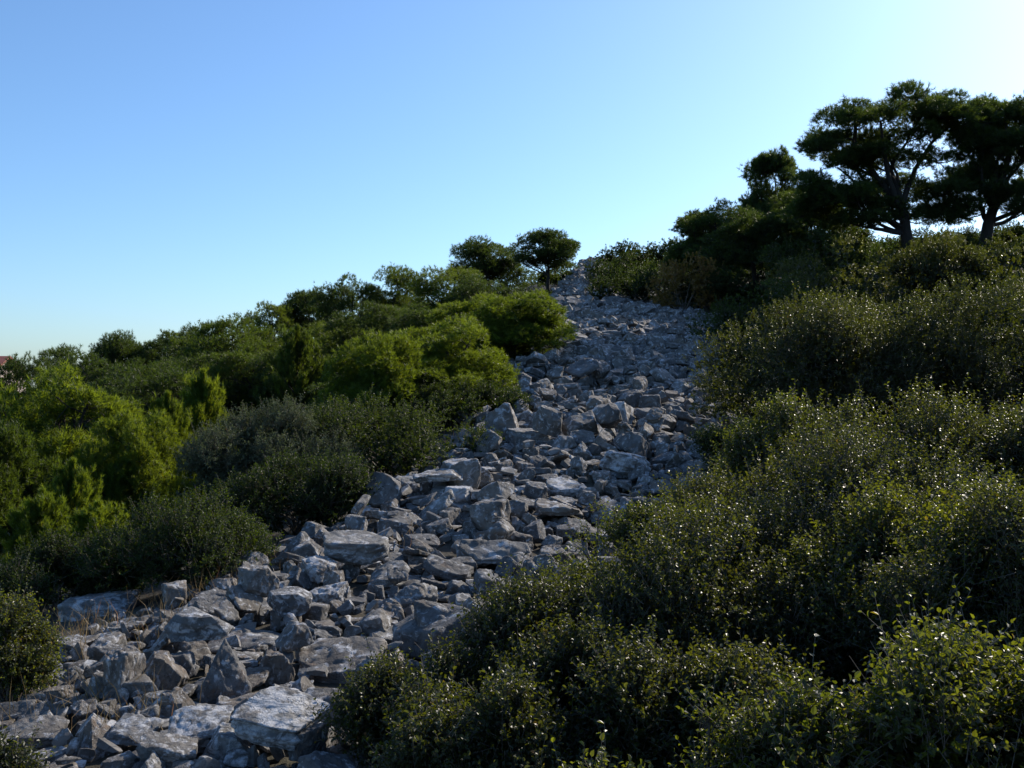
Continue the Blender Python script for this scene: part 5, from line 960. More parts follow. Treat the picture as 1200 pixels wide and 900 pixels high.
14,-187,1105,14,-4,94,11,19,17,17 2,237,1417,42,17,-5,-71,20,17,19 15,228,969,1,88,-33,-34,27,25,28 13,281,1342,29,-2,-6,97,16,17,15
7,-327,386,-8,-67,72,12,49,47,49 23,-233,468,1,-60,-14,-19,13,12,13 1,312,1522,53,-40,-91,15,22,21,23 16,-235,412,-2,-63,68,26,20,20,20
21,194,2000,154,-53,-58,36,25,24,28 3,-12,681,-10,0,-1,29,12,15,14 23,-359,608,-11,-60,62,41,15,16,17 17,489,868,10,-2,-10,-99,17,15,18
18,403,1945,127,40,-8,-40,29,32,29 20,32,2402,203,5,-10,28,34,25,34 8,-40,1679,102,34,-42,6,35,30,34 6,-290,571,-7,-2,-8,41,19,17,20
21,256,2514,256,60,-7,-80,22,23,22 23,-309,427,-11,33,76,45,20,18,18 1,52,846,6,61,34,36,49,48,56 19,397,2697,272,76,58,22,25,20,20
16,235,1363,32,10,-1,72,22,22,22 10,232,1939,139,68,72,13,29,27,31 20,1,721,-10,0,0,-92,18,16,18 18,126,746,-7,2,1,-98,24,25,26
18,35,2234,182,-43,86,15,20,21,23 3,251,2056,168,37,-52,8,23,24,18 0,150,1129,11,23,26,2,26,25,28 2,-109,462,-7,-66,-69,20,12,11,14
23,-27,1094,18,-10,89,-39,14,16,14 21,359,2389,217,-76,-61,3,27,25,28 3,283,2335,210,-28,-19,71,18,16,16 9,-64,388,-12,1,-1,39,8,7,9
2,209,1748,110,-13,16,-60,28,25,26 16,52,1014,1,-52,82,25,15,14,18 10,64,2299,196,2,2,-2,26,26,28 7,260,1324,34,-6,29,29,29,32,28
5,203,1205,14,0,100,1,34,38,44 10,179,1162,8,-25,96,-7,27,25,32 6,13,1918,128,97,17,17,20,19,22 11,209,2333,222,15,-89,-43,24,26,27
10,-146,1307,36,-64,-50,52,17,15,13 5,355,2654,263,-80,-58,-3,16,16,18 10,64,1189,21,9,2,35,22,19,17 3,126,1654,91,2,-8,98,24,27,26
5,-192,373,-3,1,-1,28,17,14,13 19,294,1564,69,25,-2,96,43,42,41 17,-286,506,-6,23,-16,-35,17,15,15 7,396,2612,259,-36,31,-28,26,26,21
3,186,2024,166,-4,6,-100,19,19,18 0,447,2432,217,9,-10,94,25,30,27 6,310,2475,235,-1,-31,91,25,25,28 12,-129,424,3,11,23,-96,24,19,24
18,339,2597,261,4,-15,58,32,28,29 8,-358,698,-11,-2,-2,82,25,25,22 14,375,2524,240,8,92,15,27,25,25 6,-137,464,12,12,5,99,40,36,30
13,-186,1278,29,14,52,79,19,18,19 18,336,2289,193,10,4,20,23,24,27 6,-253,431,6,1,13,-61,15,15,15 10,-296,531,-6,5,-16,70,24,22,26
16,-242,762,3,-9,-55,82,12,10,14 0,428,1995,132,1,-9,92,31,28,33 6,272,2019,151,20,-98,-9,22,20,24 22,-24,1307,43,43,-69,-53,21,19,20
16,183,1639,109,31,20,4,26,25,28 15,-91,399,1,11,-18,81,25,23,24 16,286,1976,143,12,7,5,14,13,16 2,-209,459,0,-63,59,-26,11,11,12
1,-108,362,-2,-4,6,76,12,12,12 21,-212,369,-2,92,-31,-4,17,14,15 5,-6,2561,221,47,80,14,22,18,19 22,144,1687,96,5,7,-80,15,18,14
0,139,1206,20,-81,-54,-21,38,37,36 22,-87,438,-8,5,1,94,20,20,19 16,-167,489,1,2,0,86,16,17,16 10,100,1116,6,16,8,13,20,17,18
2,97,1818,125,22,3,54,24,24,25 1,-174,1086,19,-18,28,93,22,17,20 15,290,2114,181,9,-45,23,21,18,18 1,259,1248,18,-65,76,-6,31,30,30
0,-279,466,-4,57,62,49,18,17,18 4,-257,500,-5,-5,-6,71,13,11,13 10,-171,1592,50,10,-10,-50,15,14,12 15,226,1745,109,-11,1,28,17,16,15
15,497,2689,265,3,7,100,23,24,20 10,340,2574,248,8,7,-40,22,22,19 17,-20,464,-6,-8,-6,68,20,21,16 22,-228,478,-2,5,-1,-89,14,15,12
11,-232,1221,19,2,69,-70,20,20,25 6,533,2762,274,18,84,-46,24,25,29 15,-61,1497,64,-98,18,-5,25,29,28 5,-16,845,-5,-78,51,27,21,18,23
9,271,1399,36,-11,1,-81,25,25,22 19,180,1257,22,-14,50,-74,30,27,25 6,287,2376,217,-24,8,30,20,20,23 14,-158,1057,21,-72,-32,31,26,24,31
0,-296,919,-5,75,59,21,16,16,20 19,-39,1273,43,-1,-6,100,29,24,26 15,29,804,-8,-81,50,29,18,19,17 2,178,2320,210,99,1,0,29,28,32
8,-9,1828,111,-97,5,-19,31,25,26 5,-28,690,-11,34,93,-12,20,19,17 21,-97,394,-10,6,1,96,10,9,8 0,344,2158,170,95,17,-8,17,15,17
1,33,1657,89,-43,-89,-2,23,18,23 22,209,2003,152,82,-55,-15,28,23,22 12,294,2296,203,37,72,5,14,16,15 11,37,2630,251,30,11,-93,26,22,24
12,509,2671,257,9,3,0,29,30,34 3,30,831,-4,-48,67,-29,16,17,14 18,-36,1367,50,-5,1,-44,29,26,31 1,20,2146,174,-25,18,86,30,24,31
14,27,1450,63,-37,-35,51,15,16,12 20,497,2745,270,19,15,-96,21,22,25 1,2,890,-7,-2,8,-61,16,19,14 7,524,2620,247,59,-76,5,24,27,26
23,316,2456,235,37,-75,-52,29,26,22 21,308,2647,267,1,4,-98,26,22,23 0,-92,1787,92,16,94,28,22,20,22 8,-20,1007,7,32,-94,3,16,16,14
19,199,865,-3,-1,-1,53,31,30,27 18,218,1404,45,-21,10,-42,30,26,26 7,-163,366,4,0,-5,97,12,14,13 1,298,2592,259,22,0,-52,33,28,36
14,248,2358,213,6,5,-67,13,13,17 5,-272,709,0,-83,50,17,23,21,21 5,-33,2195,163,-94,-28,-15,26,26,30 0,262,1828,138,71,13,67,20,24,23
3,-43,2144,153,11,-7,-54,18,20,20 3,-193,416,4,17,1,79,26,27,31 3,-92,425,-2,-97,23,1,14,15,13 13,190,846,0,-23,-60,75,17,15,16
15,-24,648,-2,2,3,100,19,17,16 3,297,1764,103,-5,-87,-47,25,22,23 6,161,1549,76,2,23,-86,35,29,27 10,-168,427,5,33,37,-61,18,17,18
19,427,2385,208,25,23,-78,31,26,33 4,484,2731,267,-37,89,21,24,21,20 10,-186,1060,11,4,2,-100,14,13,13 22,282,1890,134,49,46,74,20,18,18
4,69,915,-8,98,14,3,13,11,12 21,545,2752,270,9,-7,11,34,36,34 14,181,2542,246,9,0,-29,19,20,24 5,-157,776,2,36,93,-5,16,15,14
9,-203,1262,23,-12,-23,46,16,18,20 10,43,711,-10,1,0,-10,14,13,12 7,150,2312,203,8,2,-61,20,19,23 7,193,1317,37,94,19,-22,28,26,24
5,-284,712,-3,5,-2,-83,19,19,20 0,40,1083,18,61,-64,44,21,23,27 12,379,2702,280,-11,-76,-34,25,29,25 10,489,2569,234,-86,-47,18,24,21,30
18,-147,503,2,-13,8,89,23,24,24 21,-6,2086,154,30,-94,0,14,15,13 23,-76,428,-8,-89,-22,-1,17,18,16 6,180,1817,118,68,-72,-8,17,18,23
5,-314,548,-10,78,61,-17,27,27,27 19,54,1887,138,22,5,95,26,26,28 2,-127,437,3,45,71,-50,12,12,10 9,488,2492,217,-85,35,16,14,13,12
10,459,2556,231,71,-67,-19,22,23,20 11,296,2220,186,4,8,-66,14,13,12 16,-159,403,4,-1,-8,-61,9,7,10 22,186,2402,226,95,-26,-16,23,24,23
12,269,2606,261,-63,-37,27,23,22,27 2,-52,1526,71,-17,30,44,19,22,23 10,22,2242,182,-41,-59,26,15,13,13 2,-9,779,-2,72,-61,-26,10,12,8
16,109,2389,221,-12,1,57,28,31,36 1,306,2122,178,-4,33,67,13,16,14 1,189,2740,279,1,-9,90,16,16,15 15,342,2357,223,1,-63,29,23,21,24
18,14,1162,24,-43,72,-44,12,13,11 15,431,2354,227,-35,6,-42,22,20,23 23,-264,396,-9,-64,-59,40,8,7,10 2,260,1907,136,71,28,31,18,20,21
11,332,1831,112,11,2,45,30,24,23 21,383,2193,173,77,8,5,21,19,19 4,102,2373,210,64,75,-7,25,24,27 7,-83,456,0,99,-15,1,9,9,7
18,-97,1564,62,8,3,-96,15,16,16 16,-68,791,-1,69,14,14,12,12,13 18,376,2637,269,23,-11,-48,32,30,35 2,-211,446,0,-7,93,-33,14,14,11
6,251,1468,57,55,70,40,14,14,15 9,-226,362,2,-74,23,-40,14,17,14 6,117,1634,93,28,22,-48,21,18,17 8,-93,1830,98,14,98,8,20,20,19
2,168,2078,164,4,8,-91,14,16,15 15,397,2577,246,-81,-28,-49,13,15,14 3,321,2101,169,-39,-69,-19,13,15,14 9,234,1966,143,-85,-53,6,16,14,12
11,245,2078,166,9,1,23,20,23,21 10,300,1520,57,-92,7,-36,21,17,16 1,-5,1522,78,2,-2,-93,13,15,12 3,-13,2004,143,-11,27,-39,22,19,23
6,-92,1422,51,-15,-4,12,16,17,14 10,-79,571,-7,-72,49,-42,8,8,11 15,92,2446,220,10,-3,-26,15,13,14 21,108,1616,86,-56,23,-20,20,19,23
10,356,2468,226,0,11,-90,19,18,20 9,98,1040,1,-20,-8,-92,17,14,14 2,-45,568,13,-1,-2,82,10,8,8 8,124,2367,209,-83,55,-12,19,20,22
0,333,1628,76,-44,-83,-30,21,23,25 7,151,1162,6,86,51,5,17,15,13 3,-36,1978,144,3,-3,18,31,32,30 22,-27,1872,117,-99,-9,-9,26,23,22
6,373,1720,82,29,6,24,14,16,13 21,82,955,-1,56,-45,-52,25,24,28 14,9,1828,123,-10,37,-64,13,16,16 23,220,1369,45,49,-80,-26,37,30,37
20,-78,1530,71,-25,93,-27,34,31,34 7,54,2182,190,-79,57,-11,18,19,21 16,-15,1539,79,4,3,21,13,15,15 13,-264,490,-4,5,68,72,10,12,12
21,216,1731,103,-91,-3,10,15,16,14 12,405,2585,246,-71,0,9,13,14,15 12,6,2158,174,0,-12,-66,15,13,12 1,-8,1916,125,4,-9,65,23,24,20
5,-174,1159,18,-55,80,3,18,19,21 22,103,2600,249,-50,6,-8,15,15,12 6,-74,915,3,-31,-94,-14,13,13,13 22,195,1973,152,72,-22,-27,42,36,36
23,66,973,2,-52,41,66,12,13,14 19,10,2012,151,79,-7,19,14,12,12 19,-245,1006,8,-46,-69,-37,15,16,18 12,26,888,-4,25,-4,-23,12,14,11
14,288,2134,180,-59,67,-18,19,20,18 9,144,1335,36,-97,0,0,16,15,16 10,52,2610,249,0,-89,-6,20,22,21 4,46,2327,196,79,59,-12,20,21,19
11,-56,797,2,-47,-66,-35,17,15,18 23,-111,425,6,-14,-92,-21,20,19,17 10,241,1374,38,-24,55,19,14,16,16 13,-95,459,-8,-15,73,-65,10,8,11
0,12,2240,181,-66,-60,23,19,18,20 1,-300,449,-11,-95,-30,-5,24,30,22 2,270,2519,257,-69,13,-71,20,17,18 9,-94,1605,69,-2,-9,77,25,27,24
10,161,2528,245,-97,21,-12,15,18,15 17,428,2123,155,-41,-89,19,16,13,14 9,235,2404,228,57,-77,0,28,23,27 17,-95,2150,144,3,91,23,18,20,24
13,154,2391,220,26,65,-19,14,12,12 5,-83,523,-9,-71,63,-19,8,9,10 21,-72,601,1,-55,74,-17,10,8,8 4,117,1787,115,89,-12,-33,16,13,17
15,116,1088,2,4,98,-7,12,14,11 2,-109,1483,52,5,100,3,13,15,11 7,-115,395,-6,40,15,8,9,9,9 6,-71,436,-12,0,-2,73,8,9,8
19,251,2718,284,-59,-48,6,17,18,17 21,224,2492,236,-67,74,2,14,13,14 2,260,2563,249,9,0,13,13,16,16 16,125,2073,164,76,-9,-7,15,13,18
14,113,2323,215,14,68,-27,14,14,16 6,-144,592,4,-43,71,-55,14,16,14 23,58,1834,140,-42,19,-25,17,20,22 22,423,2242,183,-37,-82,41,18,15,18
2,-73,1035,14,90,-40,-16,12,11,14 6,-180,424,6,-65,30,-65,21,19,24 12,250,1386,50,48,82,-3,21,22,22 14,-258,937,6,5,-19,58,13,12,13
6,-94,478,-7,-94,5,24,9,10,10 2,-84,397,8,1,10,99,8,8,8 1,9,804,-5,-18,17,52,16,16,15 15,438,2416,224,-71,-30,-20,20,18,20
22,15,2474,214,-29,-54,68,14,13,17 20,27,1769,106,99,6,12,17,16,18 6,-112,436,4,69,-13,-16,13,12,15 21,281,2215,185,-4,-100,2,15,12,16
0,294,1782,104,2,12,-75,16,13,15 0,394,2461,221,6,-99,11,14,13,13 22,77,2108,166,98,-9,13,16,12,15 12,257,1649,88,-61,-29,-61,16,14,16
23,521,2572,245,11,-66,73,17,16,17 4,372,2580,264,24,94,-16,34,38,40 22,-76,613,-1,21,86,-38,9,9,11 14,100,2460,227,-14,91,-19,18,19,15
19,-68,511,-4,-25,-60,41,10,10,9 4,135,1864,127,3,-8,76,24,22,22 16,293,1918,137,-6,-1,59,28,28,23 2,431,2445,220,12,38,85,15,14,15
20,-193,914,4,5,-6,-26,11,11,14 2,-16,1863,134,-28,-30,80,13,15,13 7,136,1223,19,82,17,7,14,11,13 20,1,925,2,15,-98,5,16,17,18
0,-156,588,4,-89,33,30,14,12,16 2,-200,439,4,1,-16,-50,11,10,13 21,92,1812,130,11,4,-79,16,15,15 20,282,2562,247,10,2,-22,15,13,11
21,51,884,-4,56,-34,-61,23,20,27 5,266,1413,42,-50,82,-5,15,15,17 2,171,1211,11,-70,-65,16,25,21,30 18,113,2552,239,-96,25,-3,20,18,22
22,-171,1047,19,-6,3,-50,18,17,18 23,-245,969,6,-75,12,-44,13,13,12 20,445,2728,273,69,-33,58,14,12,16 6,171,1346,40,-17,-17,34,19,22,18
15,481,2580,241,24,0,35,28,23,30"""
HERO_POSE = """
-184,643,19,4,3,22,35,35,41
-232,559,3,5,-9,50,29,29,31
-179,522,10,11,1,9,30,30,24
-119,708,2,9,-2,5,62,62,46
-94,670,5,14,-37,35,26,26,82
-125,542,21,5,-7,99,49,49,32
-143,660,-2,17,8,15,30,30,35
-18,1057,27,7,2,4,82,82,72
111,1180,23,5,0,0,54,54,63
80,1401,55,13,4,10,68,68,38
57,1243,48,5,5,3,68,68,50
172,1518,77,3,8,34,77,77,59
192,1874,146,-2,-19,54,97,97,102
26,1732,104,6,3,13,70,70,54
-70,1308,56,0,0,57,39,39,33
-100,1357,78,7,-2,9,74,74,46
-155,1000,37,6,3,10,62,62,37
-99,1112,24,5,4,26,40,40,28
-180,953,26,3,-5,42,37,37,38
-180,819,23,2,1,17,34,34,30
-216,845,34,0,0,38,32,32,40
-222,717,30,4,0,7,47,47,38
-418,1011,-26,0,-3,5,73,73,41
-623,1268,-76,0,0,28,41,41,32
-249,645,19,5,0,57,25,25,47
-231,670,9,-3,5,13,34,34,46
-161,684,8,1,5,22,27,27,44
-106,849,3,11,-26,29,31,31,65
-56,756,28,19,2,9,41,41,52
-117,801,7,-9,-4,100,45,45,38
-84,892,10,15,20,31,44,44,60
-166,901,9,-8,-14,97,36,36,37
-202,771,5,9,4,3,64,64,40
-298,657,-3,0,0,19,21,21,17
-272,572,2,9,5,6,31,31,18
-151,545,3,2,10,17,34,34,40
-109,534,11,3,-2,46,21,21,34
-175,565,11,12,1,8,38,38,23
-213,562,7,-1,-12,99,35,35,22
-20,1170,54,2,5,34,34,34,28
27,1002,18,20,-9,14,31,31,66
-145,1440,60,5,0,0,49,49,47"""

# ================================================================== MAIN
sc = bpy.context.scene; C = sc.collection
AZ, EL = math.radians(44), math.radians(31)
cam = bpy.data.objects.new('camera', bpy.data.cameras.new('camera')); C.objects.link(cam)
cam.location = (0, 0, CAMZ); cam.rotation_euler = (math.pi / 2, 0, 0)
cam.data.sensor_width = 36; cam.data.lens = F / 1200 * 36; cam.data.clip_end = 9000; cam.data.clip_start = .05
sc.camera = cam
w = bpy.data.worlds.new('World'); sc.world = w; w.use_nodes = True
nt = w.node_tree; bg = nt.nodes['Background']
sky = nt.nodes.new('ShaderNodeTexSky'); sky.sky_type = 'NISHITA'; sky.sun_disc = False
sky.sun_elevation = EL; sky.sun_rotation = AZ; sky.altitude = 100
sky.air_density = 1.0; sky.dust_density = .9; sky.ozone_density = 6.0
wb = nt.nodes.new('ShaderNodeMix'); wb.data_type = 'RGBA'; wb.blend_type = 'MULTIPLY'; wb.inputs[0].default_value = 1; wb.inputs[7].default_value = (.93, 1.02, 1.06, 1)
nt.links.new(sky.outputs[0], wb.inputs[6]); nt.links.new(wb.outputs[2], bg.inputs[0]); bg.inputs[1].default_value = .15
sl = bpy.data.lights.new('sun', 'SUN'); sl.energy = 5.0; sl.angle = math.radians(.53); sl.color = (1., .90, .76)
so = bpy.data.objects.new('sun', sl); C.objects.link(so)
sdir = Vector((math.sin(AZ) * math.cos(EL), math.cos(AZ) * math.cos(EL), math.sin(EL)))
so.rotation_euler = sdir.to_track_quat('Z', 'Y').to_euler(); so.location = sdir * 60
sc.view_settings.view_transform = 'Standard'; sc.view_settings.look = 'None'
sc.view_settings.exposure = 0.24; sc.view_settings.gamma = 1
sc.cycles.max_bounces = 6; sc.cycles.diffuse_bounces = 3; sc.cycles.glossy_bounces = 2; sc.cycles.transmission_bounces = 4
sc.cycles.caustics_reflective = False; sc.cycles.caustics_refractive = False
sc.cycles.sample_clamp_indirect = 4.

# ------------------------------------------------------------------ materials in use
M_STONE = stone_mat('limestone', .68, .5, .6)
M_PALE = stone_mat('pale_limestone', .75, .9, .2)
M_WHITE = stone_mat('white_limestone', .8, 1.05, .25, strata=1.)
M_CHALK = stone_mat('chalk_white_limestone', 1.2, 1.9, .0)
M_BED = stone_mat('bedded_limestone', .68, .45, .45, strata=.8)
M_RUB = stone_mat('rubble_limestone', .64, .5, .35, world=True)
M_GROUND = ground_mat()
BARK = bark_mat('bark', (.008, .007, .005), (.028, .022, .018))
TWIG = flat_mat('twig', (.05, .038, .028), (.14, .11, .085))
OAK = leaf_mat('kermes_oak_leaf', (.006, .009, .002), (.019, .025, .005), (.24, .27, .018), .30, .42, .38, (.14, .07, .025), .05)
OAKN = leaf_mat('fresh_oak_leaf', (.009, .014, .003), (.029, .039, .007), (.30, .34, .018), .36, .40, .42, (.17, .10, .03), .035)
LENT = leaf_mat('mastic_leaf', (.008, .014, .004), (.019, .033, .007), (.13, .19, .014), .30, .5, .2)
OLIVE = leaf_mat('grey_olive_leaf', (.04, .048, .03), (.12, .135, .085), (.18, .22, .07), .32, .55, .25)
RUST = leaf_mat('rusty_leaf', (.12, .085, .02), (.22, .15, .03), (.60, .38, .05), .35, .45, .4, (.25, .09, .02), .2)
PINE = leaf_mat('dark_pine_needle', (.009, .017, .005), (.022, .038, .008), (.17, .25, .022), .37, .5, .35, (.07, .06, .02), .02)
PINEM = leaf_mat('pine_needle', (.012, .024, .005), (.030, .052, .008), (.25, .34, .022), .40, .5, .35, (.07, .06, .02), .02)
PINEB = leaf_mat('fresh_sunlit_needle', (.016, .032, .004), (.045, .075, .008), (.35, .45, .022), .43, .5, .35, (.12, .12, .02), .02)  # new growth, with sunlit brightness also mixed into the needle colour

# ------------------------------------------------------------------ ground and sky setting
def axis(lo, hi, fine_lo, fine_hi, step):
    a = list(np.arange(fine_lo, fine_hi + 1e-6, step)); s = step; x = fine_hi
    while x < hi: s *= 1.18; x += s; a.append(min(x, hi))
    s = step; x = fine_lo
    while x > lo: s *= 1.18; x -= s; a.insert(0, max(x, lo))
    return np.array(a)
gx = axis(-4000, 4000, -14, 16, .3); gy = axis(-400, 3990, 1, 48, .3)
X, Y = np.meshgrid(gx, gy); Z = terrain(X, Y)
n = len(gx); ii = (np.arange(len(gy) - 1)[:, None] * n + np.arange(n - 1)[None]).reshape(-1, 1)
gm = mesh_np('ground', np.stack([X.ravel(), Y.ravel(), Z.ravel()], 1), [ii + np.array([[0, 1, n + 1, n]])], [M_GROUND], smooth=True)
g_o = obj('ground', gm); g_o['kind'] = 'structure'; g_o['label'] = 'dark stony soil of the hillside under the rubble and scrub'; g_o['category'] = 'ground'

# ------------------------------------------------------------------ stones
BASE_POLY = [poly_stone(k, 10 + i) for i, k in enumerate(BASES)]
STONE_WORD = {'slab': 'flat slab', 'block': 'blocky stone', 'wedge': 'wedge-shaped stone', 'boulder': 'rounded boulder', 'plate': 'thin flat stone',
              'spur': 'narrow long stone', 'pyramid': 'pointed stone'}
base_mesh = [rough_stone(V, Fc, [M_BED if k in ('slab', 'plate') else M_STONE], 20 + i, .034, .021, .8 if k in ('slab', 'plate', 'spur') else .25)
             for i, ((V, Fc, dm), k) in enumerate(zip(BASE_POLY, BASES))]
hero_uv = []
HPOSE = np.array([[float(t) for t in r.split(',')] for r in HERO_POSE.split()]) / 100.
def quat3(q): return Quaternion((math.sqrt(max(0, 1 - q[0] ** 2 - q[1] ** 2 - q[2] ** 2)), *q))
for i, h in enumerate(HEROES):
    V, Fc, dm = poly_stone(h[4], 500 + i)
    mt = {0: M_STONE, 1: M_PALE, 2: M_WHITE, 3: M_CHALK}[h[8]]
    me = rough_stone(V, Fc, [mt], 300 + i, .025, .024, 1.1 if h[8] == 2 or h[4] in ('slab', 'plate') else .3); me.name = 'stone'
    o = obj('stone', me); r = HPOSE[i]; loc = Vector(r[:3])
    o.rotation_mode = 'QUATERNION'; o.location = loc; o.rotation_quaternion = quat3(r[3:6]); o.scale = Vector(r[6:])
    tag(o, h[9] if len(h[9].split()) > 3 else h[9] + ' in the rubble', 'stone', 'stones of the collapsed wall')
    hero_uv.append((600 + loc.x / loc.y * F, 450 - (loc.z - CAMZ) / loc.y * F, h[9]))

arr = np.array([[float(t) for t in r.split(',')] for r in BAKED.split()])
NIND = 258
rest_V = []; rest_F = {}; rest_n = 0
def add_rubble(b, M):
    """one low stone into the rubble mass"""
    global rest_n
    V, Fc = RUB[b]
    v = np.c_[V, np.ones(len(V))] @ np.array(M).T
    rest_V.append(v[:, :3])
    for k, f in Fc.items(): rest_F.setdefault(k, []).append(f + rest_n)
    rest_n += len(V)
RUB = []
for V, Fc, dm in BASE_POLY:
    bm = bmesh.new(); vs = [bm.verts.new(v) for v in V]
    for f in Fc: bm.faces.new([vs[i] for i in f])
    bmesh.ops.recalc_face_normals(bm, faces=bm.faces[:])
    bmesh.ops.bevel(bm, geom=bm.edges[:], offset=.03, segments=1, affect='EDGES', clamp_overlap=True)
    bmesh.ops.triangulate(bm, faces=bm.faces[:])
    bmesh.ops.subdivide_edges(bm, edges=[e for e in bm.edges if e.calc_length() > .22], cuts=1, use_grid_fill=False)
    bmesh.ops.triangulate(bm, faces=bm.faces[:])
    for v in bm.verts: v.co += v.normal * noise.noise(v.co * 4 + Vector((len(RUB), 0, 0))) * .03
    bm.verts.index_update()
    RUB.append((np.array([v.co[:] for v in bm.verts]), {3: np.array([[v.index for v in f.verts] for f in bm.faces])})); bm.free()

cand = []
for r in arr:
    b = int(r[0]); x, y, z = r[1:4] / 100.; qx, qy, qz = r[4:7] / 100.; s3 = r[7:10] / 100.
    q = Quaternion((math.sqrt(max(0, 1 - qx * qx - qy * qy - qz * qz)), qx, qy, qz))
    cand.append((b, Vector((x, y, z)), q, Vector(s3)))
slots = {}
singles = []
for i, (b, loc, q, s3) in enumerate(cand):
    if i >= NIND:
        add_rubble(b, Matrix.LocRotScale(loc, q, s3)); continue
    o = obj('stone', base_mesh[b]); o.rotation_mode = 'QUATERNION'; o.location = loc; o.rotation_quaternion = q; o.scale = s3
    u = 600 + loc.x / loc.y * F; v = 450 - (loc.z - CAMZ) / loc.y * F
    k = min(range(len(hero_uv)), key=lambda j: (hero_uv[j][0] - u) ** 2 + 1.8 * (hero_uv[j][1] - v) ** 2)
    du, dv = u - hero_uv[k][0], (v - hero_uv[k][1]) * 1.3
    rel = ('right of' if du > 0 else 'left of') if abs(du) > abs(dv) else ('in front of' if dv > 0 else 'behind')
    slots.setdefault((k, rel), []).append((du * du + dv * dv, o, BASES[b], max(s3)))
ORD = ['nearest', 'second', 'third', 'fourth', 'fifth', 'sixth', 'seventh', 'eighth', 'ninth', 'tenth', 'eleventh', 'twelfth'] + ['%dth' % q for q in range(13, 60)]
for (k, rel), L in slots.items():
    by = {}
    for d_, o, kind, s in sorted(L, key=lambda t: t[0]):
        wd = STONE_WORD[kind]; c = by.get(wd, 0); by[wd] = c + 1
        nm = hero_uv[k][2]
        lab = f'{ORD[c]} {wd} {rel} the {nm}' if c else f'{wd} {rel} the {nm}'
        w_ = lab.split()
        tag(o, lab, 'stone', 'stones of the collapsed wall')
# far stones of the run and small chips between the near ones
rg = random.Random(9)
y = 24.
cnt = 0
while cnt < 4200:
    y = 25 + 48 * rg.random() ** 1.25; l, r = Lb(y), Rb(y)
    if rg.random() > (r - l) / 6.: continue
    x = rg.uniform(l - .3, r + .4); s = min(max(.30 * math.exp(rg.gauss(0, .42)), .12), .8) * (1 + .008 * (y - 25))
    e = .35
    q = Matrix.Rotation(rg.uniform(0, 6.28), 3, 'Z').to_quaternion() @ Quaternion(Vector((rg.gauss(0, 1), rg.gauss(0, 1), .01)).normalized(), rg.gauss(.0, .4))
    z = terr(x, y) + rg.uniform(.02, .30)
    add_rubble(rg.randrange(len(RUB)), Matrix.LocRotScale(Vector((x, y, z)), q, Vector((s, s * rg.uniform(.8, 1.1), s * rg.uniform(.8, 1.2)))))
    cnt += 1
cnt = 0
while cnt < 2600:
    y = 3.2 + 23 * rg.random(); l, r = Lb(y), Rb(y); x = rg.uniform(l - .5, r + .5); s = rg.uniform(.05, .17)
    q = Quaternion(Vector((rg.gauss(0, 1), rg.gauss(0, 1), rg.gauss(0, 1))).normalized(), rg.uniform(0, 3))
    add_rubble(rg.randrange(len(RUB)), Matrix.LocRotScale(Vector((x, y, terr(x, y) + .25 * s + rg.uniform(0, .06))), q, Vector((s, s, s)))); cnt += 1
rm = mesh_np('rubble', np.concatenate(rest_V), [np.concatenate(v) for v in rest_F.values()], [M_RUB])
tag(obj('rubble', rm), 'grey limestone rubble filling the collapsed wall up to the crest', 'rubble', None, 'stuff')

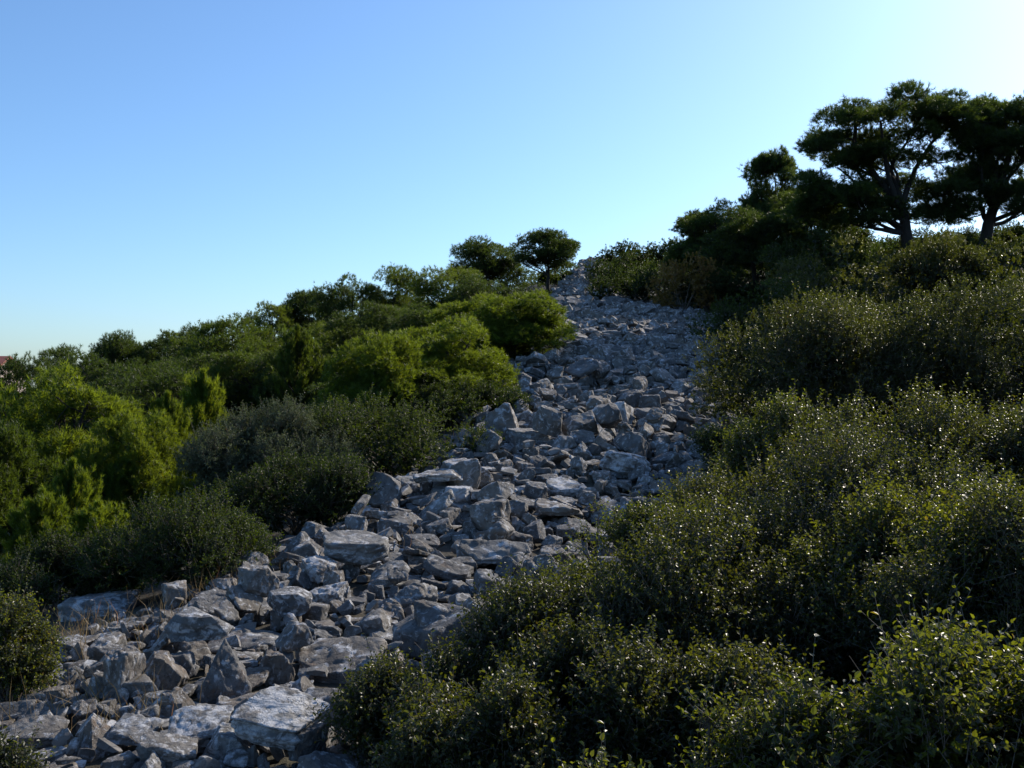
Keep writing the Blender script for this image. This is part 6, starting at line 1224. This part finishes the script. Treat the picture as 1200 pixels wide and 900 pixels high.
# ------------------------------------------------------------------ shrubs
# u, v top, width px, distance, kind, label
SHRUBS = [
 # right-hand slope, near to far
 (1150, 738, 300, 3.6, 'oakn', 'glossy-leaved oak shrub nearest the viewer filling the bottom right corner', dict(leaf=(.028, .018), n=26000, lumps=24, twig=.16, shoots=.08, rag=1.6)),
 (1000, 778, 210, 3.5, 'oakn', 'ragged oak shrub at the bottom edge left of the nearest one', dict(leaf=(.028, .018), n=13000, lumps=17, twig=.16, shoots=.10, rag=1.8)),
 (905, 812, 130, 3.6, 'oakn', 'low loose oak shrub at the bottom edge with sprays standing apart', dict(leaf=(.027, .017), n=5000, lumps=13, twig=.15, shoots=.14, rag=1.8)),
 (652, 650, 44, 9.4, 'oakn', 'tiny oak sprout growing from the stones below the wide flat slab', dict(leaf=(.028, .018), n=420, lumps=6, twig=.12, core=.0, shoots=.2)),
 (600, 688, 40, 8.3, 'oakn', 'tiny oak sprout among the stones above the low oak shrubs', dict(leaf=(.026, .017), n=380, lumps=6, twig=.12, core=.0, shoots=.2)),
 (700, 588, 56, 11.0, 'oakn', 'tiny oak sprout between the blocky pale stone and the thin flat slab', dict(leaf=(.030, .019), n=520, lumps=7, twig=.13, core=.0, shoots=.2)),
 (700, 842, 96, 3.3, 'oakn', 'small leafy oak sprig rising from the bottom edge below the dark oak', dict(leaf=(0.024, 0.015), n=1813, lumps=9, twig=.14, shoots=.2, core=.05)),
 (835, 800, 70, 3.7, 'oakn', 'thin upright oak sprig left of the nearest oak shrub', dict(leaf=(0.023, 0.014), n=1329, lumps=8, twig=.14, shoots=.25, core=.05)),
 (482, 764, 175, 5.3, 'oak', 'low oak shrub beside the pale leaning slab', dict(leaf=(0.025, 0.015), n=21256, lumps=20, shoots=.07)),
 (665, 694, 260, 5.7, 'oak', 'oak shrub left of the deep shaded hollow, spilling onto the rubble', dict(leaf=(0.025, 0.015), n=34542, lumps=26, shoots=.06)),
 (775, 585, 205, 7.2, 'oakn', 'oak shrub with light sprays covering the rubble edge beside the flat slabs', dict(leaf=(0.026, 0.016), n=34542, lumps=24, shoots=.08)),
 (575, 800, 240, 4.6, 'oak', 'dark oak shrub at the bottom edge between the rubble and the shaded hollow', dict(leaf=(0.026, 0.017), n=29227, lumps=22, shoots=.06)),
 (735, 765, 305, 5.0, 'oak', 'deeply shaded oak shrub behind the small sprig at the bottom edge', dict(leaf=(0.026, 0.017), n=31884, lumps=24, shoots=.05)),
 (905, 760, 231, 4.7, 'oak', 'shaded oak shrub tucked behind the left end of the nearest oak shrub', dict(leaf=(0.028, 0.017), n=23913, lumps=20, shoots=.06)),
 (1000, 520, 463, 6.9, 'oak', 'wide oak shrub filling the middle of the right-hand thicket', dict(leaf=(.025, .016), n=56000, lumps=36, shoots=.06)),
 (880, 560, 317, 7.4, 'oak', 'oak shrub whose left side hides the end of the flat slabs', dict(leaf=(.025, .016), n=32000, lumps=26, shoots=.07)),
 (1180, 570, 292, 5.2, 'oak', 'oak shrub at the right edge just above the nearest one', dict(leaf=(.025, .016), n=32000, lumps=26, shoots=.06)),
 (870, 620, 427, 6.0, 'oak', 'large dark oak shrub in the shaded middle of the thicket', dict(leaf=(0.026, 0.017), n=53142, lumps=34, shoots=.05)),
 (960, 468, 231, 8.6, 'oakn', 'oak shrub with long bare-stemmed sprays poking out at its left top', dict(leaf=(0.029, 0.017), n=34542, lumps=24, shoots=.10)),
 (1090, 455, 366, 8.2, 'oak', 'broad sunlit-topped oak shrub above the nearest oak shrub', dict(leaf=(0.029, 0.017), n=55799, lumps=34, shoots=.06)),
 (1215, 452, 244, 7.4, 'oak', 'oak shrub cut by the right edge above the nearest oak shrub', dict(leaf=(0.029, 0.018), n=34542, lumps=22, shoots=.06)),
 (1110, 590, 341, 5.6, 'oakn', 'tall oak shrub rising behind the nearest oak shrub', dict(leaf=(0.028, 0.017), n=42513, lumps=28, shoots=.06)),
 (958, 350, 255, 16.5, 'oak', 'wide domed oak shrub bordering the stones, dark underneath', dict(leaf=(0.036, 0.023), n=53098, lumps=51, smooth=True, shoots=.04)),
 (1055, 344, 270, 17.2, 'oak', 'domed oak shrub behind the broad sunlit-topped one', dict(leaf=(0.036, 0.023), n=44247, lumps=44, smooth=True, shoots=.04)),
 (1165, 322, 260, 16.8, 'oak', 'big domed oak shrub at the right edge below the tall pines', dict(leaf=(0.036, 0.023), n=53098, lumps=51, smooth=True, shoots=.04)),
 (892, 455, 120, 13.5, 'lent', 'dark low shrub at the foot of the wide domed oak shrub', dict(leaf=(0.034, 0.020), n=14749, lumps=16)),
 (905, 318, 170, 27, 'lent', 'dark mastic shrub above the stones below the small round pine', dict(leaf=(0.053, 0.032), n=14749, lumps=20)),
 (1000, 274, 180, 28, 'oak', 'rounded oak shrub in front of the tall pine with the crooked trunk', dict(leaf=(0.053, 0.032), n=16388, lumps=20)),
 (1105, 266, 150, 26, 'oak', 'rounded oak shrub between the two tall pines', dict(leaf=(0.053, 0.032), n=16388, lumps=20)),
 (1190, 262, 150, 25, 'oak', 'oak shrub at the foot of the tall pine cut by the right edge', dict(leaf=(0.053, 0.032), n=14749, lumps=18)),
 (1195, 276, 160, 34, 'lent', 'dark shrub behind the foot of the pine cut by the right edge', dict(leaf=(.055, .033), n=12000, lumps=20)),
 (1105, 277, 140, 34, 'lent', 'dark shrub midway between the trunks of the tall pines', dict(leaf=(.055, .033), n=11000, lumps=20)),
 (1030, 266, 90, 39, 'lent', 'ragged skyline shrub left of the crooked pine trunk', dict(leaf=(.06, .036), n=6000, lumps=14)),
 (1092, 264, 80, 39, 'lent', 'ragged skyline shrub just right of the crooked pine trunk', dict(leaf=(.06, .036), n=6000, lumps=14)),
 (1128, 268, 70, 40, 'lent', 'small skyline shrub left of the forked pine trunk', dict(leaf=(.06, .036), n=5000, lumps=12)),
 (1185, 262, 110, 39, 'lent', 'skyline shrub right of the forked pine trunk', dict(leaf=(.06, .036), n=7000, lumps=14)),
 (985, 256, 100, 37, 'lent', 'dark shrub below the low left boughs of the crooked pine', dict(leaf=(.06, .036), n=7000, lumps=14)),
 (848, 318, 110, 37, 'lent', 'dark shrub on the upper right rim of the stones', dict(leaf=(0.068, 0.038), n=7374, lumps=14)),
 (803, 297, 104, 37, 'rust', 'shrub with rusty orange leaves beside the stones near the crest', dict(leaf=(0.065, 0.038), n=6227, lumps=14)),
 (750, 314, 110, 41, 'lent', 'green shrub in front of the rusty one', dict(leaf=(0.065, 0.038), n=7374, lumps=14)),
 (728, 300, 92, 47, 'lent', 'rounded shrub beside the top of the stone run', dict(leaf=(0.068, 0.038), n=6555, lumps=12)),
 (745, 280, 76, 56, 'lent', 'small skyline shrub nearest the crest gap', dict(leaf=(0.084, 0.046), n=4916, lumps=11)),
 (792, 279, 86, 55, 'lent', 'skyline shrub between the crest gap and the dark round pine', dict(leaf=(0.084, 0.046), n=4916, lumps=11)),
 (955, 256, 130, 33, 'lent', 'dark shrub under the leftmost boughs of the tall pine', dict(leaf=(0.061, 0.034), n=9833, lumps=15)),
 # left-hand slope, near to far
 (2, 694, 92, 6.6, 'oakn', 'leafy oak bush cut by the left edge in front of the pale outcrops', dict(leaf=(0.022, 0.013), n=18180, lumps=18, shoots=.10)),
 (0, 862, 66, 4.7, 'oak', 'small oak sprout in the bottom left corner', dict(leaf=(0.023, 0.014), n=2175, lumps=9, core=.05, shoots=.12)),
 (215, 588, 212, 10.5, 'lent', 'dark rounded shrub behind the long whitish outcrop', dict(leaf=(0.030, 0.017), n=27860, lumps=24)),
 (60, 640, 168, 10.5, 'lent', 'dark low shrub under the yellow-green young pine', dict(leaf=(0.030, 0.017), n=19666, lumps=20)),
 (345, 530, 190, 13, 'lent', 'dark shrub at the rubble edge below the grey-leaved bush', dict(leaf=(0.033, 0.019), n=21304, lumps=22)),
 (312, 460, 170, 15, 'olive', 'grey-green wild olive bush in the middle of the slope', dict(leaf=(0.042, 0.013), n=42609, lumps=28, shoots=.08)),
 (450, 468, 246, 16.5, 'lent', 'wide dark shrub along the left rim of the stones', dict(leaf=(0.038, 0.021), n=24582, lumps=24)),
 (545, 452, 168, 20, 'lent', 'dark shrub on the rim below the bright leaning pine', dict(leaf=(0.042, 0.023), n=18027, lumps=20)),
 (600, 425, 100, 27, 'lent', 'dark shrub tucked under the bright leaning pine beside the stones', dict(leaf=(0.049, 0.027), n=10652, lumps=16)),
 (632, 398, 56, 32, 'oak', 'little oak shrub right of the bright leaning pine at the stone edge', dict(leaf=(0.053, 0.030), n=5735, lumps=12)),
 (390, 470, 100, 19, 'oak', 'mid-green shrub behind the wide dark shrub on the rim', dict(leaf=(0.042, 0.023), n=11471, lumps=16)),
 (655, 318, 51, 55, 'lent', 'small shrub beside the trunk of the lone umbrella pine', dict(leaf=(0.090, 0.050), n=2417, lumps=9)),
 (596, 330, 67, 47, 'lent', 'scrub below the twin skyline pines', dict(leaf=(0.068, 0.038), n=4588, lumps=10)),
]
KM = {'oak': OAK, 'oakn': OAKN, 'lent': LENT, 'olive': OLIVE, 'rust': RUST}
for i, (u, vt, wp, d, kind, lab, kw) in enumerate(SHRUBS):
    rx = wp / F * d * .5; ry = rx * .85
    top = P(u, vt, d); yc = d + ry * .35
    zt = top.z; zg = terr(top.x, yc); h = max(zt - zg, .35)
    kw = dict(kw); nl = kw.pop('n')
    r = thing('oak_shrub' if kind in ('oak', 'oakn') else 'olive_bush' if kind == 'olive' else 'shrub', lab, 'shrub', (top.x, yc, zg), 0,
              'oak and mastic shrubs right of the stones' if u > 660 or 440 < u < 660 and d < 6 else 'shrubs left of the stones')
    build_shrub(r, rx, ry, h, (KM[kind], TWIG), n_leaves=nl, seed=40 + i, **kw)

# ------------------------------------------------------------------ low scrub covering the slopes between the trees
rs = np.random.RandomState(21); pts = []
while len(pts) < 2300:
    y = 4 + 67 * rs.rand() ** .8; l, r = float(Lb(y)), float(Rb(y))
    if rs.rand() < .52:
        x = l - .9 - (6 + y * .75) * rs.rand()
        if y < 13 and x > l - 1.6 - .15 * max(0, 10 - y): continue
    else:
        if y < 16: continue
        x = r + .8 + (2 + y * .42) * rs.rand()
    pts.append((x, y, (.35 + .45 * rs.rand()) * np.interp(y, [9, 25, 60], [.7, 1., 1.25])))
pts = np.array(pts); m = 110; npt = len(pts)
dd = dome_dirs(npt * m, rs, -.1).reshape(npt, m, 3)
rad = pts[:, 2][:, None, None] * np.array([1.25, 1.25, .9]) * rs.uniform(.55, 1.05, (npt, m, 1))
pp = np.c_[pts[:, 0], pts[:, 1], terrain(pts[:, 0], pts[:, 1])][:, None] + dd * rad
ax_ = unit(dd + np.array([0, 0, .4]) + rs.normal(0, .7, dd.shape)).reshape(-1, 3); nn_ = unit(np.cross(ax_, rs.normal(size=ax_.shape)))
LL = np.repeat(np.interp(pts[:, 1], [9, 25, 60], [.045, .08, .12]), m)
V, Q = leaf_mesh_arrays(pp.reshape(-1, 3), ax_, nn_, LL, LL * .55)
tag(obj('undergrowth', mesh_np('undergrowth', V, [Q], [LENT], np.repeat(rs.rand(len(LL)) * .9, 6))), 'low dark green scrub covering the slopes between the pines and shrubs', 'undergrowth', None, 'stuff')

# ------------------------------------------------------------------ pines
def blob_round(h, r): return [(0, 0, h * .60, r * .78, r * .78, h * .32), (r * .4, .1 * r, h * .36, r * .5, r * .55, h * .26), (-r * .4, .1, h * .36, r * .5, r * .55, h * .26), (0, -r * .42, h * .33, r * .6, r * .45, h * .27), (0, r * .42, h * .33, r * .6, r * .45, h * .27)]
def blob_umbrella(h, r): return [(0, 0, h * .68, r * .8, r * .8, h * .27), (r * .42, 0, h * .52, r * .5, r * .6, h * .18), (-r * .42, 0, h * .50, r * .5, r * .6, h * .2), (0, -r * .4, h * .5, r * .5, r * .4, h * .18)]
VAR = {}
for k in range(5): VAR['round', k] = (4., 2.2, *build_pine((PINE, BARK), 4., blob_round(4., 2.2), 70 + k, clumps=64, cr=.60, tufts=105, fork=.12))
for k in range(2): VAR['umb', k] = (4., 2.1, *build_pine((PINE, BARK), 4., blob_umbrella(4., 2.1), 80 + k, clumps=62, cr=.62, tufts=130, fork=.35))
for k in range(3): VAR['young', k] = (2.3, 1.15, *build_young_pine((PINEB, BARK), 2.3, 1.15, 90 + k, tufts=2400))
for k in range(2): VAR['bright', k] = (3.6, 2.0, *build_pine((PINEB, BARK), 3.6, blob_round(3.6, 2.0), 100 + k, clumps=72, cr=.46, tufts=105, ln=.14, up=.9, fork=.1, flat=.8))
VAR['dense', 0] = (4., 1.6, *build_pine((PINE, BARK), 4., [(0, 0, 3.1, .95, .95, .85), (.3, 0, 2., 1.3, 1.3, .9), (-.4, 0, 1.2, 1.2, 1.2, .8)], 110, clumps=80, cr=.5, tufts=120, fork=.12))
PINES = [
 # u, v top, width px, distance, variant, material, label
 (34, 408, 117, 44, ('round', 0), PINE, 'round pine at the far left end of the skyline row beside the house'),
 (88, 399, 124, 47, ('round', 1), PINE, 'low round pine second from the house on the skyline'),
 (146, 388, 63, 50, ('umb', 0), PINE, 'small airy umbrella pine with sky showing under its crown'),
 (188, 384, 96, 50, ('round', 2), PINE, 'small round pine just right of the airy umbrella pine'),
 (232, 376, 124, 44, ('round', 3), PINE, 'dark pine between the small skyline pines and the big dense one'),
 (272, 361, 166, 40, ('round', 4), PINEM, 'big dense pine with a broad rounded head on the left slope'),
 (318, 350, 85, 52, ('round', 1), PINEM, 'small skyline pine right behind the big dense pine'),
 (357, 339, 79, 54, ('umb', 1), PINE, 'rounded skyline pine left of the spiky-topped pair'),
 (412, 319, 109, 50, ('round', 2), PINE, 'dark spiky-topped pine on the skyline'),
 (466, 309, 96, 50, ('round', 3), PINEM, 'pine with a pointed top left of the bright skyline pine'),
 (531, 306, 135, 43, ('round', 0), PINEM, 'bright-topped skyline pine in front of the twin umbrellas'),
 (574, 279, 101, 56, ('umb', 0), PINE, 'wide flat-headed pine left of the lone umbrella pine'),
 (643, 269, 101, 52, ('umb', 1), PINE, 'lone umbrella pine with a bare trunk standing beside the stone run'),
 (350, 392, 156, 33, ('round', 4), PINE, 'dark spreading pine whose trunk shows in the shade'),
 (348, 384, 84, 30, ('young', 0), PINEM, 'slender cone-shaped young pine on the middle slope'),
 (440, 350, 169, 34, ('round', 1), PINE, 'dense dark pine under the pointed skyline pine'),
 (500, 352, 143, 32, ('round', 2), PINE, 'dark pine between the dense one and the bright leaning pine'),
 (600, 336, 165, 27, ('bright', 0), PINEB, 'bright yellow-green pine leaning out over the stones'),
 (530, 368, 176, 23, ('bright', 1), PINEB, 'bright pine just left of the leaning yellow-green one'),
 (448, 380, 165, 21, ('bright', 0), PINEB, 'sunlit-topped pine with a dark skirt in the middle of the slope'),
 (120, 412, 156, 34, ('round', 3), PINE, 'dark pine behind the largest bright green pine'),
 (180, 418, 182, 30, ('round', 0), PINE, 'dark pine in the hollow below the skyline row'),
 (75, 425, 242, 19, ('bright', 1), PINEB, 'largest bright green pine on the far left'),
 (150, 470, 143, 17.5, ('bright', 0), PINEB, 'bright green pine overlapping the largest one on its lower right'),
 (-10, 480, 132, 16, ('bright', 0), PINEM, 'dark green pine cut by the left edge'),
 (238, 436, 70, 20, ('young', 1), PINEB, 'pointed bright young pine left of the grey olive bush'),
 (196, 462, 66, 19, ('young', 2), PINEB, 'shorter young pine left of the pointed bright one'),
 (50, 575, 110, 12, ('young', 0), PINEB, 'yellow-green young pine low on the left with candle-like shoots'),
 (115, 588, 110, 11.6, ('young', 1), PINEB, 'young pine with many upright shoots behind the long whitish outcrop'),
 (85, 540, 100, 13, ('young', 2), PINEB, 'taller young pine between the two candle-shoot pines'),
 (300, 398, 150, 34, ('round', 2), PINEM, 'pine below the big dense one on the left slope'),
 (225, 412, 140, 35, ('round', 3), PINE, 'dark pine between the largest bright pine and the big dense one'),
 (395, 372, 130, 36, ('round', 0), PINEM, 'pine above the slender young one'),
 (470, 352, 120, 38, ('round', 4), PINEM, 'softly lit pine under the pointed skyline pine'),
 (560, 322, 110, 39, ('round', 3), PINE, 'dark pine behind the bright leaning one'),
 (415, 420, 150, 23, ('round', 1), PINE, 'dark pine in the hollow left of the sunlit-topped one'),
 (505, 420, 150, 21.5, ('bright', 1), PINEB, 'bright-topped green pine just above the left rim of the stones'),
 (560, 342, 140, 28.5, ('bright', 1), PINEB, 'ragged bright pine joining the leaning one to the trees on its left'),
 (600, 372, 110, 29, ('bright', 1), PINEM, 'green pine under the bright leaning one beside the stones'),
 # right-hand slope
 (838, 230, 120, 42, ('round', 2), PINE, 'dark round pine on the right skyline, leftmost of that group'),
 (886, 238, 140, 39, ('round', 0), PINE, 'dark low pine in front of the small upright one'),
 (948, 220, 140, 40, ('dense', 0), PINE, 'dark rounded pine filling the gap under the tall pine on its left'),
 (820, 250, 90, 43, ('dense', 0), PINE, 'low dark pine at the left end of the right skyline group'),
 (906, 178, 90, 43, ('dense', 0), PINE, 'small upright pine with a sparse crown left of the tall pine'),
]
for u, vt, wp, d, key, mat, lab in PINES:
    vh, vr, tm, cm = VAR[key]
    top = P(u, vt, d); zg = terr(top.x, d); h = max(top.z - zg, .8)
    s = wp / F * d * .5 / vr; sz = h / vh / 1.0
    if u < 700: s = min(s, (1.12 if key[0] != 'bright' else 1.7) * sz)
    s = max(s, sz / (1.4 if key[0] != 'young' else 1.8))
    r = thing('pine_tree', lab, 'pine tree', (top.x, d, zg - .02), (u * 1.7) % 6.28, 'pines left of the stones' if u < 700 else 'pines on the right skyline')
    r.scale = (s, s, sz)
    obj('trunk', tm, r)
    co = obj('crown', cm, r); co.material_slots[0].link = 'OBJECT'; co.material_slots[0].material = mat

# the two tall pines, their crown masses read off the photograph
def tall_pine(u0, v0, d, blobs, lab, seed, lean, clumps, zs=1.):
    base = P(u0, v0, d); zg = terr(base.x, d)
    k = d / F; bl = []
    rs = random.Random(seed)
    for (u, v, ru, rv) in blobs:
        bl.append(((u - u0) * k, rs.uniform(-.9, .9), CAMZ + (450 - v) * k - zg, ru * k, max(ru * k * .9, .9), rv * k))
    h = max(b[2] + b[5] for b in bl)
    tm, cm = build_pine((PINE, BARK), h, bl, seed, clumps=clumps, cr=.56, tufts=120, ln=.16, w=.018, tr=.27, lean=lean, fork=.34, flat=.68)
    r = thing('pine_tree', lab, 'pine tree', (base.x, d, zg), 0, 'pines on the right skyline')
    r.scale = (1.06, 1, zs)
    obj('trunk', tm, r); obj('crown', cm, r)
tall_pine(1070, 275, 36, [(1040, 128, 74, 32), (1092, 128, 40, 32), (940, 212, 22, 12), (970, 165, 30, 18), (1005, 150, 46, 26), (985, 182, 46, 22), (1040, 170, 54, 26), (1100, 172, 36, 24), (958, 200, 26, 14), (1000, 212, 46, 18), (1100, 212, 28, 14), (955, 232, 30, 16), (990, 248, 34, 10), (1050, 205, 30, 14), (1035, 236, 36, 12), (985, 232, 46, 18), (1112, 242, 32, 12), (1015, 255, 28, 8), (1085, 222, 30, 14)],
          'tall spreading pine with a crooked dark trunk on the right skyline', 201, (-1.1, 0), 155, .89)
tall_pine(1150, 275, 36.5, [(1160, 145, 52, 28), (1200, 150, 44, 30), (1130, 175, 28, 26), (1185, 185, 54, 24), (1225, 195, 40, 30), (1200, 222, 46, 14), (1128, 222, 28, 14), (1150, 208, 26, 14), (1205, 242, 46, 16), (1118, 248, 26, 10), (1165, 232, 26, 10)],
          'tall pine with a forked leaning trunk cut by the right edge', 202, (1.1, 0), 130)

# ------------------------------------------------------------------ house far left
def prism(V, Fc, mat, name, parent):
    me = bpy.data.meshes.new(name); me.from_pydata(V, [], Fc); me.materials.append(mat); me.update(); return obj(name, me, parent)
WALL = flat_mat('plaster', (.62, .50, .42), (.74, .62, .54), 1.5); TILE = flat_mat('roof_tile', (.20, .055, .04), (.34, .11, .07), 9.)
DARK = flat_mat('shutter', (.05, .06, .05), (.08, .09, .08)); GLASS = flat_mat('dark_glass', (.02, .025, .03), (.03, .035, .04), 1., .1)
e = P(11, 419.5, 82); hz = terr(e.x - 4, 82); rt = e.z - hz
house = thing('house', 'distant house with a red tiled roof and pale gable at the far left', 'house', (e.x - 4.6, 82, hz))
eh = rt - 1.6
a, b = 4.4, 3.4
prism([(-a, -b, -.5), (a, -b, -.5), (a, b, -.5), (-a, b, -.5), (-a, -b, eh), (a, -b, eh), (a, b, eh), (-a, b, eh), (-a, 0, rt - .12), (a, 0, rt - .12)],
      [(0, 1, 5, 4), (1, 2, 6, 9, 5), (2, 3, 7, 6), (3, 0, 4, 8, 7), (4, 5, 9, 8), (6, 7, 8, 9)], WALL, 'wall', house)
def slab_pts(sgn):
    y0, y1, z0, z1 = sgn * (b + .35), 0, eh - .17, rt
    q = [(-a - .3, y0, z0), (a + .3, y0, z0), (a + .3, y1, z1), (-a - .3, y1, z1)]
    return q + [(x, y, z + .16) for x, y, z in q]
RV, RF = [], []
for sgn in (-1, 1):
    k = len(RV); RV += slab_pts(sgn); RF += [tuple(k + i for i in f) for f in [(0, 1, 2, 3), (4, 5, 6, 7), (0, 1, 5, 4), (1, 2, 6, 5), (2, 3, 7, 6), (3, 0, 4, 7)]]
prism(RV, RF, TILE, 'roof', house)
def box(x0, x1, y0, y1, z0, z1, mat, name, parent):
    return prism([(x0, y0, z0), (x1, y0, z0), (x1, y1, z0), (x0, y1, z0), (x0, y0, z1), (x1, y0, z1), (x1, y1, z1), (x0, y1, z1)],
                 [(0, 3, 2, 1), (4, 5, 6, 7), (0, 1, 5, 4), (1, 2, 6, 5), (2, 3, 7, 6), (3, 0, 4, 7)], mat, name, parent)
for x in (-2.6, 2.4):
    wd = box(x - .5, x + .5, -b - .05, -b + .02, eh - 1.7, eh - .5, DARK, 'window', house)
    box(x - .4, x + .4, -b - .07, -b - .052, eh - 1.6, eh - .6, GLASS, 'pane', wd)
box(-.5, .5, -b - .06, -b + .02, -.1, 2.0, DARK, 'door', house)

# ------------------------------------------------------------------ dry grass in the gaps at the rubble edges
rs = np.random.RandomState(3); roots = []
for (u, v, n, sp) in [(262, 690, 170, .35), (105, 752, 130, .5), (70, 742, 80, .4), (180, 745, 60, .4), (75, 832, 60, .22), (150, 848, 70, .2), (360, 660, 50, .3), (600, 505, 60, .5), (770, 415, 60, .5), (440, 640, 60, .3),
                      (655, 340, 90, 1.0), (640, 322, 90, 1.2), (720, 405, 40, .6), (300, 640, 80, .3), (640, 670, 30, .2), (560, 520, 50, .4)]:
    d = ray_ground(u, v, .05); p = P(u, v, d)
    q = np.stack([p.x + rs.normal(0, sp, n), d + rs.normal(0, sp, n)], 1); roots.append(q)
R = np.concatenate(roots); z = terrain(R[:, 0], R[:, 1]); n = len(R)
B = np.c_[R, z]; hgt = rs.uniform(.12, .38, n)[:, None]; dirn = unit(np.c_[rs.normal(0, .35, (n, 2)), np.ones(n)]); bend = unit(np.c_[rs.normal(size=(n, 2)), np.zeros(n)])
side = unit(np.cross(dirn, rs.normal(size=(n, 3)))) * .003
M1 = B + dirn * hgt * .6; T1 = B + dirn * hgt + bend * hgt * .22
V = np.stack([B - side, B + side, M1 - side * .7, M1 + side * .7, T1], 1).reshape(-1, 3); k = np.arange(n)[:, None] * 5
STRAW = leaf_mat('straw', (.16, .11, .05), (.34, .25, .12), (.35, .24, .10), .35, .6, .2)
tag(obj('dry_grass', mesh_np('dry_grass', V, [k + np.array([[0, 1, 3, 2]]), k + np.array([[2, 3, 4]])], [STRAW], np.repeat(rs.rand(n), 5))),
    'dry straw-coloured grass in the gaps at the edge of the rubble', 'grass', None, 'stuff')
